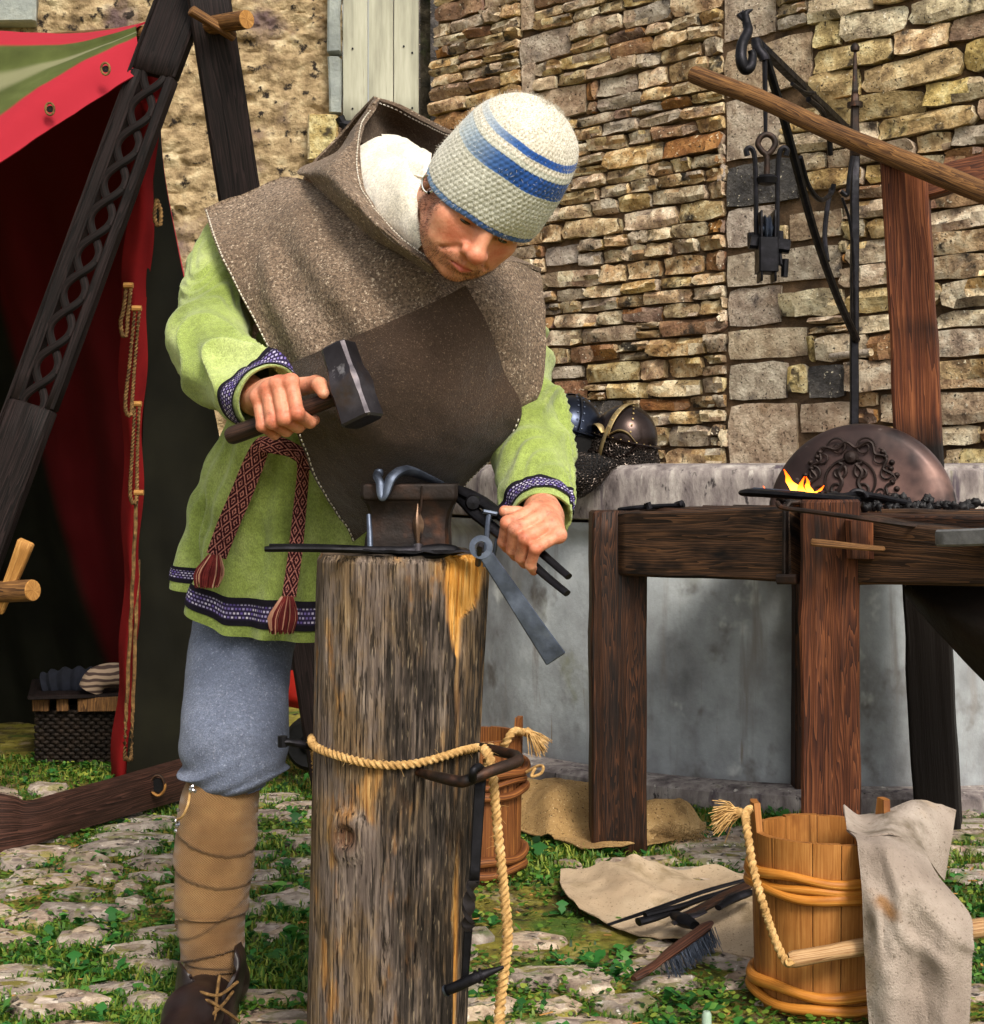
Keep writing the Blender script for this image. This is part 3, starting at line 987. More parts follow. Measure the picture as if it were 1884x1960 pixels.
# ================================================================ FORGE FRAME
def at(px, py, d): return P(px, py, d)
forge = thing('forge_frame', 'heavy dark oak forge hearth frame on square legs in front of the basin', 'forge', (.7, 3.7, 0))
def vleg(px, ytop, d, w, dep, up=(0, 1, 0), mat='oak', name='leg', dx=0, parent=None, ztop=None, **kw):
    x = (px - 942) / 3000 * d
    zt = CAM_H - (ytop - 905) / 3000 * d if ztop is None else ztop
    b = MB().beam((x + dx, d, -.02), (x, d, zt), w, dep, up=up, ch=.006, seg=14, wob=.004, **kw)
    return b.build(name, M[mat], parent or forge)
_fd = nrm(np.array([.424, -.5, 0])); _fn = np.array([_fd[1], -_fd[0], 0]) * -1      # along the front, and backwards
_fn = np.array([.763, .647, 0])
vleg(1182, 976, 3.97, .139, .13, mat='oak_char')
vleg(1589, 955, 3.46, .128, .13, up=(.22, 1, 0), mat='oak_red')
def rail(a, b, h, dep, name='rail', mat='oak', off=0.0, **kw):
    a, b = np.array(a), np.array(b)
    MB().beam(a + _fn * off, b + _fn * off, dep, h, seg=16, wob=.005, **kw).build(name, M[mat], forge)
a0, a1 = at(1200, 1040, 3.93), at(1532, 1040, 3.50)
rail(a0, a1, .157, .07, h1=.168)
a2, a3 = at(1652, 1052, 3.42), at(1960, 1075, 3.05)
rail(a2, a3, .150, .07, h1=.10)
a4, a5 = at(1640, 1000, 3.62), at(1990, 1012, 3.25)
rail(a4, a5, .07, .05, name='back_rail')
# tabletop planks behind the front rails
for k in range(5):
    o = .09 + k * .118
    p0 = np.array([.34, 3.93, .842]) + _fn * o
    p1 = np.array([.34, 3.93, .842]) + _fn * o + _fd * 1.2
    MB().beam(p0, p1, .112, .04, seg=8, wob=.004).build('plank', M['oak_char'], forge)
# side rail and far legs
l0 = np.array([.355, 4.0, .78])
MB().beam(l0, l0 + _fn * .75, .06, .15, wob=.004).build('side_rail', M['oak_char'], forge)
vl = np.array([.355, 4.0, 0]) + _fn * .72
MB().beam((vl[0], vl[1], -.02), (vl[0], vl[1], .86), .1, .1, up=(0, 1, 0)).build('leg', M['oak_char'], forge)
# tenon, wedge, iron strap on the centre post
b = MB().beam(at(1647, 990, 3.36), at(1647, 1070, 3.36), .058, .1, up=(.2, 1, 0), ch=.012, wob=.004)
b.build('tenon', M['oak_red'], forge)
MB().beam(at(1552, 1038, 3.30), at(1694, 1052, 3.28), .016, .016, ch=.003, w1=.01, h1=.011).build('wedge_peg', M['pole'], forge)
mb = MB()
mb.beam(at(1504, 972, 3.475), at(1504, 1105, 3.475), .018, .008, up=(.76, -.64, 0), ch=.002, wob=.001)
mb.beam(at(1490, 1108, 3.47), at(1528, 1108, 3.44), .022, .022, ch=.005)
mb.tube([at(1504, 973, 3.475), at(1512, 962, 3.48), at(1545, 960, 3.5)], .006, 8)
mb.build('iron_strap', M['iron_rust'], forge)
MB().tube(cr([at(1488, 962, 3.40), at(1500, 972, 3.38), at(1560, 980, 3.34), at(1640, 991, 3.28), at(1730, 1004, 3.25), at(1790, 1010, 3.26)], 30), .0055, 8).build('poker', M['iron_rust'], forge)
# iron sheet edge on the right end
MB().beam(at(1808, 1030, 3.12), at(1990, 1026, 2.93), .06, .034, ch=.004).build('edge_plate', simple('grey_scaled_plate', [(.3, C('4a4a4c')), (.6, C('7c7c7c')), (.8, C('a0a09c'))], 14, rough=.6, bump=.4, metal=.3), forge)

# coal bed
coal = MB()
for k in range(150):
    t = random.uniform(.36, .66); o = random.uniform(.12, .6)
    c = np.array([.34, 3.93, .862 + random.uniform(0, .014) + .016 * (.25 < t < .55)]) + _fd * t + _fn * o
    r = random.uniform(.006, .014)
    th = np.linspace(0, 2 * np.pi, 6, endpoint=False) + random.random()
    rows = [np.stack([np.cos(th) * r * q, np.sin(th) * r * q, np.full(6, zq * r)], -1) + RNG.uniform(-.004, .004, (6, 3)) for q, zq in ((.5, -.8), (1, -.2), (.9, .4), (.3, .9))]
    coal.grid(np.array(rows) + c, True, (True, True))
cb = coal.build('coal_bed', simple('coal', [(.3, C('0c0b0c')), (.6, C('1c1a1b')), (.8, C('3a3634'))], 30, rough=.5, bump=.5), smooth=0, loc=(.7, 3.7, .86))
tag(cb, 'bed of small black coals on the hearth planks', 'coal', kind='stuff')
# flames
fl = NT('flame')
em = fl.n("Emission")
fl.l(fl.ramp(fl.attr('R'), [(0.0, (1, .07, .003)), (.4, (1, .20, .012)), (.75, (1, .46, .05)), (1.0, (1, .8, .3))]), em.inputs[0])
em.inputs[1].default_value = 3.2
lw_ = fl.n("LayerWeight"); lw_.inputs[0].default_value = .5
tp_ = fl.n("BsdfTransparent"); mx_ = fl.n("MixShader")
fl.l(fl.rng(lw_.outputs['Facing'], .15, .85), mx_.inputs[0])
fl.l(em.outputs[0], mx_.inputs[1]); fl.l(tp_.outputs[0], mx_.inputs[2])
fl.l(mx_.outputs[0], fl.out.inputs[0])
fire = thing('fire', 'small orange flames licking up from the coals before the round iron plate', 'fire', at(1530, 950, 3.62))
def flame(pts, wds, d, thick=.5):
    pts = cr([at(x, y, d) for x, y in pts], 22)
    w = cr(np.array(wds)[:, None], 22)[:, 0] * d / 3000
    rows, cs = [], []
    th = np.linspace(0, 2 * np.pi, 10, endpoint=False)
    for i, (p, r) in enumerate(zip(pts, w)):
        rows.append(p + np.stack([np.cos(th) * r, np.sin(th) * r * thick, 0 * th], -1))
        t = i / 21
        cs.append(np.full((10, 3), .02 + (1 - t) ** .7 * .75 * min(1, r / (10 * d / 3000)) + .12 * (np.abs(t - .3) < .3)))
    MB().grid(np.array(rows), True, (True, True), col=np.clip(np.array(cs), .01, 1)).build('flame', fl.m, fire)
for pts_, w_, d_ in (([(1530, 956), (1528, 942), (1520, 930), (1511, 921), (1508, 912), (1501, 898)], [10, 13, 11, 7, 4, .4], 3.62), ([(1532, 956), (1535, 942), (1533, 930), (1540, 912)], [9, 9, 5, .4], 3.60),
                     ([(1553, 952), (1551, 940), (1546, 930), (1547, 922), (1543, 912)], [6, 7, 5, 3, .3], 3.62), ([(1552, 950), (1560, 942), (1569, 939), (1578, 929)], [6, 6, 4, .4], 3.62),
                     ([(1473, 950), (1469, 942), (1461, 930)], [3.5, 2.5, .4], 3.62)):
    flame(pts_, w_, d_)
# bars heating over the coals
br = thing('pointed_bar', 'long flat pointed black iron bar lying across the hearth edge', 'iron bar', at(1520, 950, 3.5))
mb = MB()
pth = cr([at(1417, 944, 3.66), at(1440, 943, 3.62), at(1520, 948, 3.52), at(1640, 957, 3.40)], 26)
mb.tube(pth, np.interp(np.linspace(0, 1, 26), [0, .12, .3, 1], [.003, .014, .018, .016]), 8, flat=.55)
mb.build('bar', M['iron'], br)
mb = MB().tube([at(1432, 942, 3.64), at(1445, 937, 3.62), at(1540, 945, 3.5)], [.003, .006, .006], 6)
mb.build('upper_bar', M['steel_blue'], br)
tg = thing('hearth_tongs', 'dark iron tongs with a round joint lying before the iron plate', 'tongs', at(1650, 955, 3.6))
mb = MB().tube(cr([at(1580, 948, 3.55), at(1640, 952, 3.6), at(1700, 957, 3.66), at(1742, 964, 3.7)], 20), .008, 8)
mb.tube(cr([at(1590, 955, 3.5), at(1650, 946, 3.58), at(1735, 962, 3.66)], 20), .007, 8)
mb.tube(cr([at(1622, 951, 3.56), at(1636, 940, 3.56), at(1652, 942, 3.56), at(1660, 952, 3.56)], 14), .006, 8)
mb.build('reins', M['iron'], tg)
tr = thing('thin_rod', 'thin black iron rod lying on the left end of the hearth', 'iron rod', at(1250, 968, 3.9))
mb = MB().tube(cr([at(1185, 976, 3.95), at(1215, 972, 3.92), at(1260, 969, 3.9), at(1310, 967, 3.86)], 14), .006, 8)
mb.tube([at(1239, 962, 3.9), at(1243, 974, 3.9)], .009, 8)
mb.tube([at(1295, 966, 3.88), at(1306, 963, 3.86)], .008, 8)
mb.build('rod', M['iron'], tr)

# round iron plate with a raised crest
DC = at(1640, 985, 3.98)
dax = nrm(np.array([-.42, -.90, .10]))
dx_ = nrm(np.cross((0, 0, 1), dax)); dy2 = np.cross(dax, dx_)
disc = thing('iron_plate', 'big round dark iron fire plate with raised scrolled crest standing on the hearth', 'fire plate', DC)
M['plate'] = simple('sooty_red_iron', [(.3, C('3c2c28')), (.5, C('664c46')), (.75, C('98786c'))], 5, 8, .42, bump=.25, bscale=50, bdist=.002, metal=.55, spec=.5, rough2=.6,
                    spots=[(C('1a1518'), 3.2, .5, .64), (C('b09a92'), 40, .68, .76)], masks={'R': C('121013')})
R_ = .236
prof = [(.001, .012), (.07, .011), (.13, .008), (.18, .002), (.205, -.004), (.222, -.012), (R_, -.03), (R_ + .004, -.06), (R_ - .004, -.085), (R_ - .03, -.09), (.001, -.08)]
prof = cr(prof, 60)
th = np.linspace(0, 2 * np.pi, 96, endpoint=False)
loc = np.stack([prof[:, 0, None] * np.cos(th), prof[:, 0, None] * np.sin(th), np.broadcast_to(prof[:, 1, None], (60, 96))], -1)
loc[..., 2] += fbm(loc * 9, 3, 2) * .004
loc[..., 1] = np.maximum(loc[..., 1], -.075)
soot = ss(.42, .0, np.abs(fbm(loc * 5 + 3, 3, 8)) + np.hypot(loc[..., 0] * 3.2 + .1, loc[..., 1] * 3.6 - .42) * .5)
soot = ss(.05, .42, loc[..., 1] * 2.0 - loc[..., 0] * 1.1 + .25 * fbm(loc * 6, 3, 8)) * .72
G = DC + loc[..., 0, None] * dx_ + loc[..., 1, None] * dy2 + loc[..., 2, None] * dax
MB().grid(G, True, col=soot[..., None] * np.array([1.0, 0, 0]) + 1e-4).build('plate', M['plate'], disc)
def dp(a, b, h=.0125):
    a, b = a * 1.14 - .002, .088 + (b - .088) * 1.14 + .006
    return DC + dx_ * a + dy2 * b + dax * (h - .05 * (a * a + b * b))
M['crest'] = simple('dark_cast_relief', [(.3, C('1c1513')), (.6, C('30231f')), (.8, C('5c4740'))], 20, rough=.55, bump=.3, metal=.5, spec=.4)
ccx, ccy = -.012, .088
mb = MB()
ths = np.linspace(0, 2 * np.pi, 140)
rr = 1 + .1 * np.cos(ths * 11) + .05 * np.cos(ths * 5 + 1)
mb.tube([dp(ccx + .088 * r * math.cos(t), ccy + .076 * r * math.sin(t)) for t, r in zip(ths, rr)], .004, 6)
mb.build('wreath', M['crest'], disc)
mb = MB()
mb.tube([dp(ccx + .056 * math.cos(t), ccy - .008 + .05 * math.sin(t)) for t in ths], .0035, 6)
mb.build('oval_frame', M['crest'], disc)
mb = MB()
def scroll(cx, cy, r0, turns, a0, sgn, r=.003):
    t = np.linspace(0, 1, 36)
    a = a0 + sgn * t * turns * 2 * np.pi
    q = r0 * (1 - .85 * t)
    mb.tube([dp(cx + qq * math.cos(x), cy + qq * math.sin(x)) for qq, x in zip(q, a)], np.linspace(r, r * .6, 36), 6)
for sgn in (-1, 1):
    scroll(ccx + sgn * .03, ccy + .068, .024, 1.4, 0 if sgn > 0 else math.pi, sgn)
    scroll(ccx + sgn * .062, ccy + .045, .02, 1.3, math.pi * .5, -sgn)
    scroll(ccx + sgn * .082, ccy + .008, .017, 1.3, math.pi * .5, sgn)
    scroll(ccx + sgn * .07, ccy - .035, .018, 1.3, 0, -sgn)
    scroll(ccx + sgn * .026, ccy + .012, .02, 1.2, math.pi / 2, sgn, .005)
    scroll(ccx + sgn * .028, ccy - .026, .016, 1.2, -math.pi / 2, sgn, .005)
    mb.tube(cr([dp(ccx + sgn * .012, ccy + .03), dp(ccx + sgn * .026, ccy + .012), dp(ccx + sgn * .018, ccy - .012), dp(ccx + sgn * .03, ccy - .036)], 16), .006, 6)
    for k in range(9):
        a = -.6 + k * .2
        mb.lathe([(0.0005, .008), (.006, .005), (.008, 0)], dp(ccx + sgn * (.098 + .006 * math.cos(k * 3)) * math.cos(a * .8), ccy - .01 + .085 * math.sin(a * .9), .01), 8, axis=dax)
mb.lathe([(0.0005, .014), (.014, .01), (.02, 0)], dp(ccx, ccy + .045, .008), 14, axis=dax)
mb.build('scrollwork', M['crest'], disc)

# ================================================================ REAR POST, BRACE, LEVER POLE, BELLOWS
post = thing('timber_post', 'tall reddish timber post rising behind the hearth, darker over its lower half', 'post', at(1790, 1580, 4.2))
p0 = np.array([(1797 - 942) / 3000 * 4.2, 4.2, -.02]); p1 = at(1733, 312, 4.2)
colm = MB()
b = MB().beam(p0, p1, .118, .11, up=(.35, 1, 0), ch=.007, seg=40, wob=.005)
V = np.concatenate(b.v)
pz = V[:, 2]
dark = np.clip(ss(1.12, 1.02, pz + .05 * fbm(V * 9, 3, 4)), 0, 1) + .8 * ss(.05, .0, np.hypot(V[:, 2] - 1.32, (V[:, 0] - 1.13) * .8) - .02)  # post coloured darker below, with one dark spot higher up
b.c = [np.clip(np.stack([dark[i0:i1], dark[i0:i1] * 0, dark[i0:i1] * 0], -1), 1e-4, 1) for i0, i1 in zip(np.cumsum([0] + [len(x) for x in b.v[:-1]]), np.cumsum([len(x) for x in b.v]))]
M['oak_post'] = wood('post_timber_dark_below', C('2e140a'), C('5c2f1a'), C('8a5230'), .9, .65, masks={'R': C('120b08')}, spots=[(C('241009'), 1.2, .62, .74, (4, 1.1, 1))])
b.build('upright', M['oak_post'], post)
MB().beam(at(1742, 362, 4.2), at(1990, 296, 4.1), .07, .075, up=(0, 0, 1), wob=.004).build('brace', M['oak_red'], post)
pole = thing('lever_pole', 'long round bark-brown pole slanting down to the right across the post top', 'pole', at(1600, 255, 4.3))
pts = cr([at(1328, 142, 4.62), at(1440, 186, 4.48), at(1560, 237, 4.33), at(1700, 296, 4.15), at(1830, 348, 3.98), at(1990, 412, 3.8)], 60)
pts = pts + np.stack([vnoise(pts * 4, 3), vnoise(pts * 4, 4), vnoise(pts * 4, 5)], -1) * .006
MB().tube(pts, np.interp(np.linspace(0, 1, 60), [0, .3, 1], [.0265, .026, .0285]) + .0012 * vnoise(pts * 11, 7), 16).build('shaft', M['pole'], pole)
e = nrm(pts[0] - pts[1])
MB().lathe([(.0245, 0), (.024, .0015), (.001, .0025)], pts[0] + e * .0005, 16, axis=e, caps=(False, True)).build('cut_end', M['palewood'], pole)
bel = thing('leather_bag', 'dark brown leather bellows bag hanging under the right end of the hearth', 'bellows', at(1850, 1200, 3.4))
G = patch([[(1744, 1118, 3.52), (1800, 1117, 3.5), (1880, 1117, 3.44), (1990, 1116, 3.36)],
           [(1747, 1128, 3.52), (1806, 1160, 3.42), (1890, 1200, 3.32), (2000, 1240, 3.24)],
           [(1749, 1133, 3.54), (1812, 1206, 3.46), (1898, 1298, 3.38), (2010, 1400, 3.3)]], 30, 40)
G[..., 1] += fbm(G * 7, 3, 3) * .02
MB().slab(G, -.02).build('hide', simple('dark_leather', [(.3, C('0f0b09')), (.6, C('1f1712')), (.8, C('33271e'))], 9, rough=.55, bump=.4, bscale=60), bel)
e0 = patch([[(1744, 1120, 3.5), (1800, 1190, 3.44), (1898, 1300, 3.36), (2010, 1402, 3.28)]] * 2, 2, 40)[0]
MB().tube(e0, .004, 6).build('seam', M['iron'], bel)

# ================================================================ WROUGHT IRON CRANE OVER THE BASIN
cr_root = thing('well_crane', 'black wrought iron well crane bracket fixed above the basin rim', 'crane', np.array([1.635, 7.08, .976]))
def ci(px, py, d): return at(px, py, d)
mb = MB()
mb.beam((1.635, 7.08, .95), ci(1637, 300, 7.08), .036, .036, up=(0, 1, 0), ch=.004)
mb.build('upright', M['iron'], cr_root)
mb = MB().beam(ci(1637, 300, 7.08), ci(1637, 180, 7.08), .042, .04, up=(0, 1, 0), ch=.005, w1=.03, h1=.03)
mb.tube([ci(1637, 196, 7.08), ci(1637, 205, 7.08)], .036, 12)
mb.lathe([(.001, -.02), (.02, -.012), (.022, .005), (.012, .02), (.001, .026)], ci(1637, 92, 7.08), 12)
mb.beam(ci(1637, 182, 7.08), ci(1637, 95, 7.08), .026, .026, up=(0, 1, 0), ch=.003, w1=.012, h1=.012)
mb.build('finial', M['iron_rust'], cr_root)
AE = (1447, 78, 5.75)
mb = MB().beam(ci(1640, 268, 7.05), ci(*AE), .04, .036, ch=.004, w1=.03, h1=.03)
mb.build('arm', M['iron'], cr_root)
mb = MB().tube(cr([ci(1640, 650, 7.06), ci(1600, 560, 6.75), ci(1555, 430, 6.4), ci(1500, 225, 6.0), ci(1462, 96, 5.78)], 40), .018, 8)
mb.build('strut', M['iron'], cr_root)
# scrolls in the spandrel
mb = MB()
mb.tube(cr([ci(1632, 300, 7.04), ci(1626, 340, 7.0), ci(1622, 372, 7.0), ci(1610, 366, 7.0)], 24), .011, 8)
mb.tube(cr([ci(1636, 640, 7.04), ci(1634, 520, 7.02), ci(1628, 430, 7.0), ci(1612, 378, 6.98)], 30), .012, 8, flat=.6)
mb.tube(cr([ci(1584, 500, 6.65), ci(1579, 450, 6.7), ci(1585, 392, 6.72), ci(1592, 362, 6.74)], 24), .011, 8)
mb.tube(cr([ci(1532, 300, 6.3), ci(1548, 355, 6.4), ci(1570, 382, 6.5), ci(1590, 372, 6.6), ci(1597, 352, 6.6)], 30), .011, 8)
mb.tube(cr([ci(1548, 190, 6.3), ci(1575, 215, 6.45), ci(1587, 260, 6.6), ci(1590, 296, 6.65)], 24), .012, 8)
mb.tube(cr([ci(1516, 160, 6.1), ci(1540, 176, 6.2), ci(1560, 178, 6.3)], 16), .008, 8)
mb.build('scrolls', M['iron'], cr_root)
mb = MB()
mb.tube(cr([ci(1441, 18, 5.6), ci(1428, 26, 5.6), ci(1430, 45, 5.6), ci(1432, 60, 5.58), ci(1421, 85, 5.55), ci(1419, 112, 5.53), ci(1426, 132, 5.53), ci(1437, 128, 5.53), ci(1441, 108, 5.55), ci(1438, 96, 5.55)], 60),
        np.interp(np.linspace(0, 1, 60), [0, .1, .2, .6, 1], [.003, .012, .016, .022, .013]), 10)
mb.tube([ci(1425, 22, 5.62), ci(1416, 30, 5.62), ci(1424, 38, 5.6)], [.008, .012, .008], 8)
mb.build('end_hook', M['iron'], cr_root)
mb = MB().tube(cr([ci(1447, 78, 5.75), ci(1452, 95, 5.73), ci(1462, 108, 5.72), ci(1464, 115, 5.72)], 14), .02, 10)
mb.build('eye', M['iron'], cr_root)

pul = thing('pulley_block', 'black iron pulley block hanging on a rod from the crane arm', 'pulley', ci(1468, 400, 5.72))
D_ = 5.72
mb = MB().tube([ci(1464, 100, D_), ci(1465, 180, D_), ci(1466, 262, D_)], [.01, .009, .007], 8)
mb.build('hanging_rod', M['iron'], pul)
mb = MB().tube(cr([ci(1468, 335, D_), ci(1468, 300, D_), ci(1458, 288, D_), ci(1451, 275, D_), ci(1457, 262, D_), ci(1468, 257, D_), ci(1480, 263, D_), ci(1484, 276, D_), ci(1476, 290, D_), ci(1468, 296, D_)], 60), .011, 10)
mb.build('swivel_ring', M['iron_rust'], pul)
mb = MB()
for sx in (-1, 1):
    mb.tube(cr([ci(1468 + sx * 37, 298, D_), ci(1468 + sx * 39, 288, D_), ci(1468 + sx * 32, 283, D_), ci(1468 + sx * 24, 295, D_), ci(1468 + sx * 21, 340, D_), ci(1468 + sx * 20, 450, D_)], 50), np.linspace(.011, .009, 50), 8)
mb.build('side_straps', M['iron'], pul)
mb = MB().lathe([(.001, .012), (.03, .01), (.04, .0), (.034, -.02), (.015, -.026), (.001, -.026)], ci(1468, 341, D_), 16)
mb.build('collar', M['iron'], pul)
mb = MB()
for sx in (-1, 1):
    mb.beam(ci(1468 + sx * 13, 405, D_), ci(1468 + sx * 13, 540, D_), .008, .09, up=(0, 1, 0), ch=.002)
mb.beam(ci(1468, 456, D_), ci(1468, 523, D_), .072, .1, up=(0, 1, 0), ch=.006)
mb.beam(ci(1434, 462, D_), ci(1512, 472, D_), .05, .05, ch=.01)
mb.tube([ci(1437, 445, D_), ci(1440, 470, D_)], [.012, .018], 8)
mb.tube([ci(1494, 442, D_), ci(1490, 470, D_)], [.012, .02], 8)
mb.tube([ci(1490, 470, D_), ci(1494, 505, D_), ci(1506, 510, D_)], .01, 8)
mb.beam(ci(1504, 495, D_), ci(1502, 530, D_), .024, .03, up=(0, 1, 0), ch=.008)
mb.build('cheeks', M['iron'], pul)
mb = MB().lathe([(.016, -.03), (.02, -.026), (.02, -.012), (.05, -.012), (.055, -.008), (.042, 0), (.055, .008), (.05, .012), (.02, .012), (.02, .026), (.016, .03)], ci(1468, 440, D_), 32, axis=(1, 0, 0))
mb.build('wheel', M['steel_blue'], pul)
wp = thing('wall_peg', 'pale stone peg sticking out of the wall beside the crane upright', 'peg', w_pt(w_u(1630), w_z(1630, 676)))
mb = MB().tube([at(1590, 682, 7.28), at(1625, 678, 7.2), at(1668, 674, 7.1)], [.014, .016, .018], 10)
mb.build('peg', M['stone_pale'], wp)

# ================================================================ HELMETS ON THE RIM
M['mail'] = simple('mail_rings', [(.3, C('241e1b')), (.6, C('5c514a')), (.8, C('94877c'))], 30, rough=.35, bump=0, metal=.8, spec=.5)
M['helm_dark'] = simple('blued_helmet_steel', [(.3, C('12141c')), (.6, C('262b38')), (.8, C('3e4658'))], 6, rough=.28, bump=.1, metal=.85, spec=.5)
M['helm_brown'] = simple('browned_helmet_steel', [(.3, C('221a18')), (.6, C('3f332f')), (.8, C('6a5c56'))], 6, rough=.26, bump=.1, metal=.85, spec=.5)
M['brass'] = simple('dull_brass', [(.3, C('8a7448')), (.6, C('b8a070')), (.8, C('dccca4'))], 20, rough=.35, bump=.2, metal=.75, spec=.5)
M['black'] = simple('black_cloth_and_hole_shade', [(.3, C('060606')), (.7, C('121010'))], 20, rough=.9)
def helmet(name, c, r, axis, face, mat, label):
    h = thing(name, label, 'helmet', c)
    z = nrm(axis); x = nrm(np.array(face) - z * (np.array(face) @ z)); y = np.cross(z, x)
    def hp(rad, az, el):       # az 0 = face direction
        return c + rad * (x * math.cos(az) * math.cos(el) + y * math.sin(az) * math.cos(el) + z * math.sin(el) * 1.08)
    els = np.linspace(-.12, math.pi / 2 - .01, 26)
    ths_ = np.linspace(0, 2 * np.pi, 48, endpoint=False)
    G = np.array([[hp(r, a, e_) for a in ths_] for e_ in els])
    MB().grid(G, True, (False, True)).build('skull', M[mat], h)
    G2 = np.array([[hp(r * .96, a, e_) for a in ths_] for e_ in np.linspace(-.12, 1.3, 10)])
    MB().grid(G2, True, (False, True), flip=True).build('lining', M['black'], h)
    return h, hp
h1c = at(1088, 828, 4.83)
h1, hp = helmet('helmet', h1c, .108, (.25, .05, 1), (-.3, -1, 0), 'helm_dark', 'dark blue-black riveted helmet half hidden behind the green sleeve')
for k in range(4):
    a = k * math.pi / 2 + .5
    MB().tube([hp(.1095, a, e_) for e_ in np.linspace(-.1, 1.5, 20)], .0085, 8, flat=.35).build('rib', M['helm_dark'], h1)
MB().tube([hp(.11, a, .0) for a in np.linspace(0, 2 * np.pi, 48, endpoint=False)], .012, 8, flat=.4, closed=True).build('brow_band', M['helm_dark'], h1)
rv = MB()
for k in range(4):
    a = k * math.pi / 2 + .5
    for e_ in np.linspace(.1, 1.2, 6):
        for s_ in (-.09, .09):
            q = hp(.109, a + s_ / max(math.cos(e_), .3), e_)
            rv.lathe([(.0005, .003), (.003, .002), (.0035, 0)], q, 6, axis=q - h1c)
o = rv.build('rivets', M['steel_blue'], h1); o['kind'] = 'stuff'
MB().grid(np.array([[h1c + np.array([math.cos(a) * .11 * q, math.sin(a) * .11 * q, -.012 - .085 * t]) for a in np.linspace(0, 6.283, 40, endpoint=False)] for t, q in ((0, .98), (.5, 1.0), (1, .95))]), True).build('neck_curtain', M['black'], h1)
h2c = at(1196, 842, 4.78)
h2, hp = helmet('spectacle_helmet', h2c, .1, (.22, -.10, 1), (-.62, -.78, 0), 'helm_brown', 'brown steel spectacle helmet with brass brows and nose strip, mail hanging down')
ctr = h2c
def hs(rad, az, el): return hp(rad, az, el)
MB().tube([hs(.1035, 0.0, e_) for e_ in np.linspace(1.5, .05, 24)], .011, 8, flat=.3).build('crest_strip', M['brass'], h2)
MB().tube([hs(.1035, a, .02) for a in np.linspace(0, 6.283, 60, endpoint=False)], .009, 8, flat=.4, closed=True).build('brow_band', M['helm_brown'], h2)
nas = [hs(.106, 0.0, .25), hs(.112, 0.0, .0), hs(.122, 0, -.3), hs(.133, 0, -.55), hs(.148, 0, -.75)]
MB().tube(cr(nas, 20), .0125, 8, flat=.25).build('nasal', M['brass'], h2)
for s_ in (-1, 1):
    MB().tube(cr([hs(.107, s_ * .1, .10), hs(.107, s_ * .35, .26), hs(.106, s_ * .62, .24), hs(.105, s_ * .9, .06)], 18), [.011 * math.sin(math.pi * (.15 + .8 * t)) + .002 for t in np.linspace(0, 1, 18)], 8, flat=.3).build('eyebrow', M['brass'], h2)
    MB().tube(cr([hs(.116, s_ * .06, -.35), hs(.112, s_ * .35, -.42), hs(.108, s_ * .7, -.34), hs(.105, s_ * .98, -.02)], 20), .016, 8, flat=.3).build('cheek_guard', M['helm_brown'], h2)
rv = MB()
for k in range(10):
    for a in (0.0,):
        pass
for s_ in np.linspace(-1.4, 1.4, 13):
    q = hs(.1065, s_, .03); rv.lathe([(.0005, .003), (.003, .002), (.0035, 0)], q, 6, axis=q - h2c)
for e_ in np.linspace(.3, 1.3, 6):
    q = hs(.1065, .0, e_); rv.lathe([(.0005, .003), (.003, .002), (.0035, 0)], q, 6, axis=q - h2c)
    q = hs(.103, .7, e_); rv.lathe([(.0005, .003), (.003, .002), (.0035, 0)], q, 6, axis=q - h2c)
o = rv.build('rivets', M['brass'], h2); o['kind'] = 'stuff'
# mail: a draped lump over the rim, covered by real rings
Gm = patch([[(1185, 872, 4.86), (1160, 868, 4.74), (1120, 868, 4.68), (1090, 870, 4.70), (1076, 872, 4.84)],
            [(1200, 884, 4.72), (1165, 884, 4.63), (1120, 882, 4.58), (1085, 884, 4.60), (1068, 886, 4.76)],
            [(1172, 900, 4.68), (1152, 908, 4.60), (1116, 912, 4.54), (1082, 910, 4.57), (1068, 910, 4.72)],
            [(1150, 922, 4.66), (1138, 930, 4.60), (1112, 940, 4.57), (1084, 936, 4.59), (1072, 926, 4.72)],
            [(1136, 934, 4.68), (1126, 942, 4.66), (1110, 950, 4.65), (1090, 944, 4.66), (1078, 936, 4.72)]], 30, 30)
MB().slab(Gm, -.01).build('mail_lining', M['black'], h2)
Gm2 = np.array([[hp(.099 + .012 * t, a, -.10) + np.array([0, 0, -.055 * t]) for a in np.linspace(.3, 5.98, 60)] for t in np.linspace(0, 1, 8)])
MB().grid(Gm2).build('mail_lining', M['black'], h2)
Gm2 = np.array([[hp(.101 + .013 * t, a, -.10) + np.array([0, 0, -.05 * t]) for a in np.linspace(-2.6, 2.6, 60)] for t in np.linspace(0, 1, 6)])
def rings(G, step, rad):
    mbr = MB()
    N = gnormals(G)
    if (N[..., 1].mean() > 0): N = -N
    flat = G.reshape(-1, 3); nf = N.reshape(-1, 3)
    t8 = np.linspace(0, 2 * np.pi, 8, endpoint=False)
    t4 = np.linspace(0, 2 * np.pi, 4, endpoint=False)
    r, n = G.shape[:2]
    for i in range(r):
        for j in range(n):
            k = i * n + j
            p, nn = flat[k], nrm(nf[k] + RNG.normal(0, .35, 3))
            x = nrm(np.cross(nn, (0.3, .2, 1))); y = np.cross(nn, x)
            mbr.tube([p + nn * .003 + (x * math.cos(a) + y * math.sin(a)) * rad for a in t8], .0011, 4, closed=True)
    o = mbr.build('mail_rings', M['mail'], h2)
    o['kind'] = 'stuff'
rings(patch(Gm, 17, 21, True), 1, .0052)
rings(Gm2, 1, .0052)
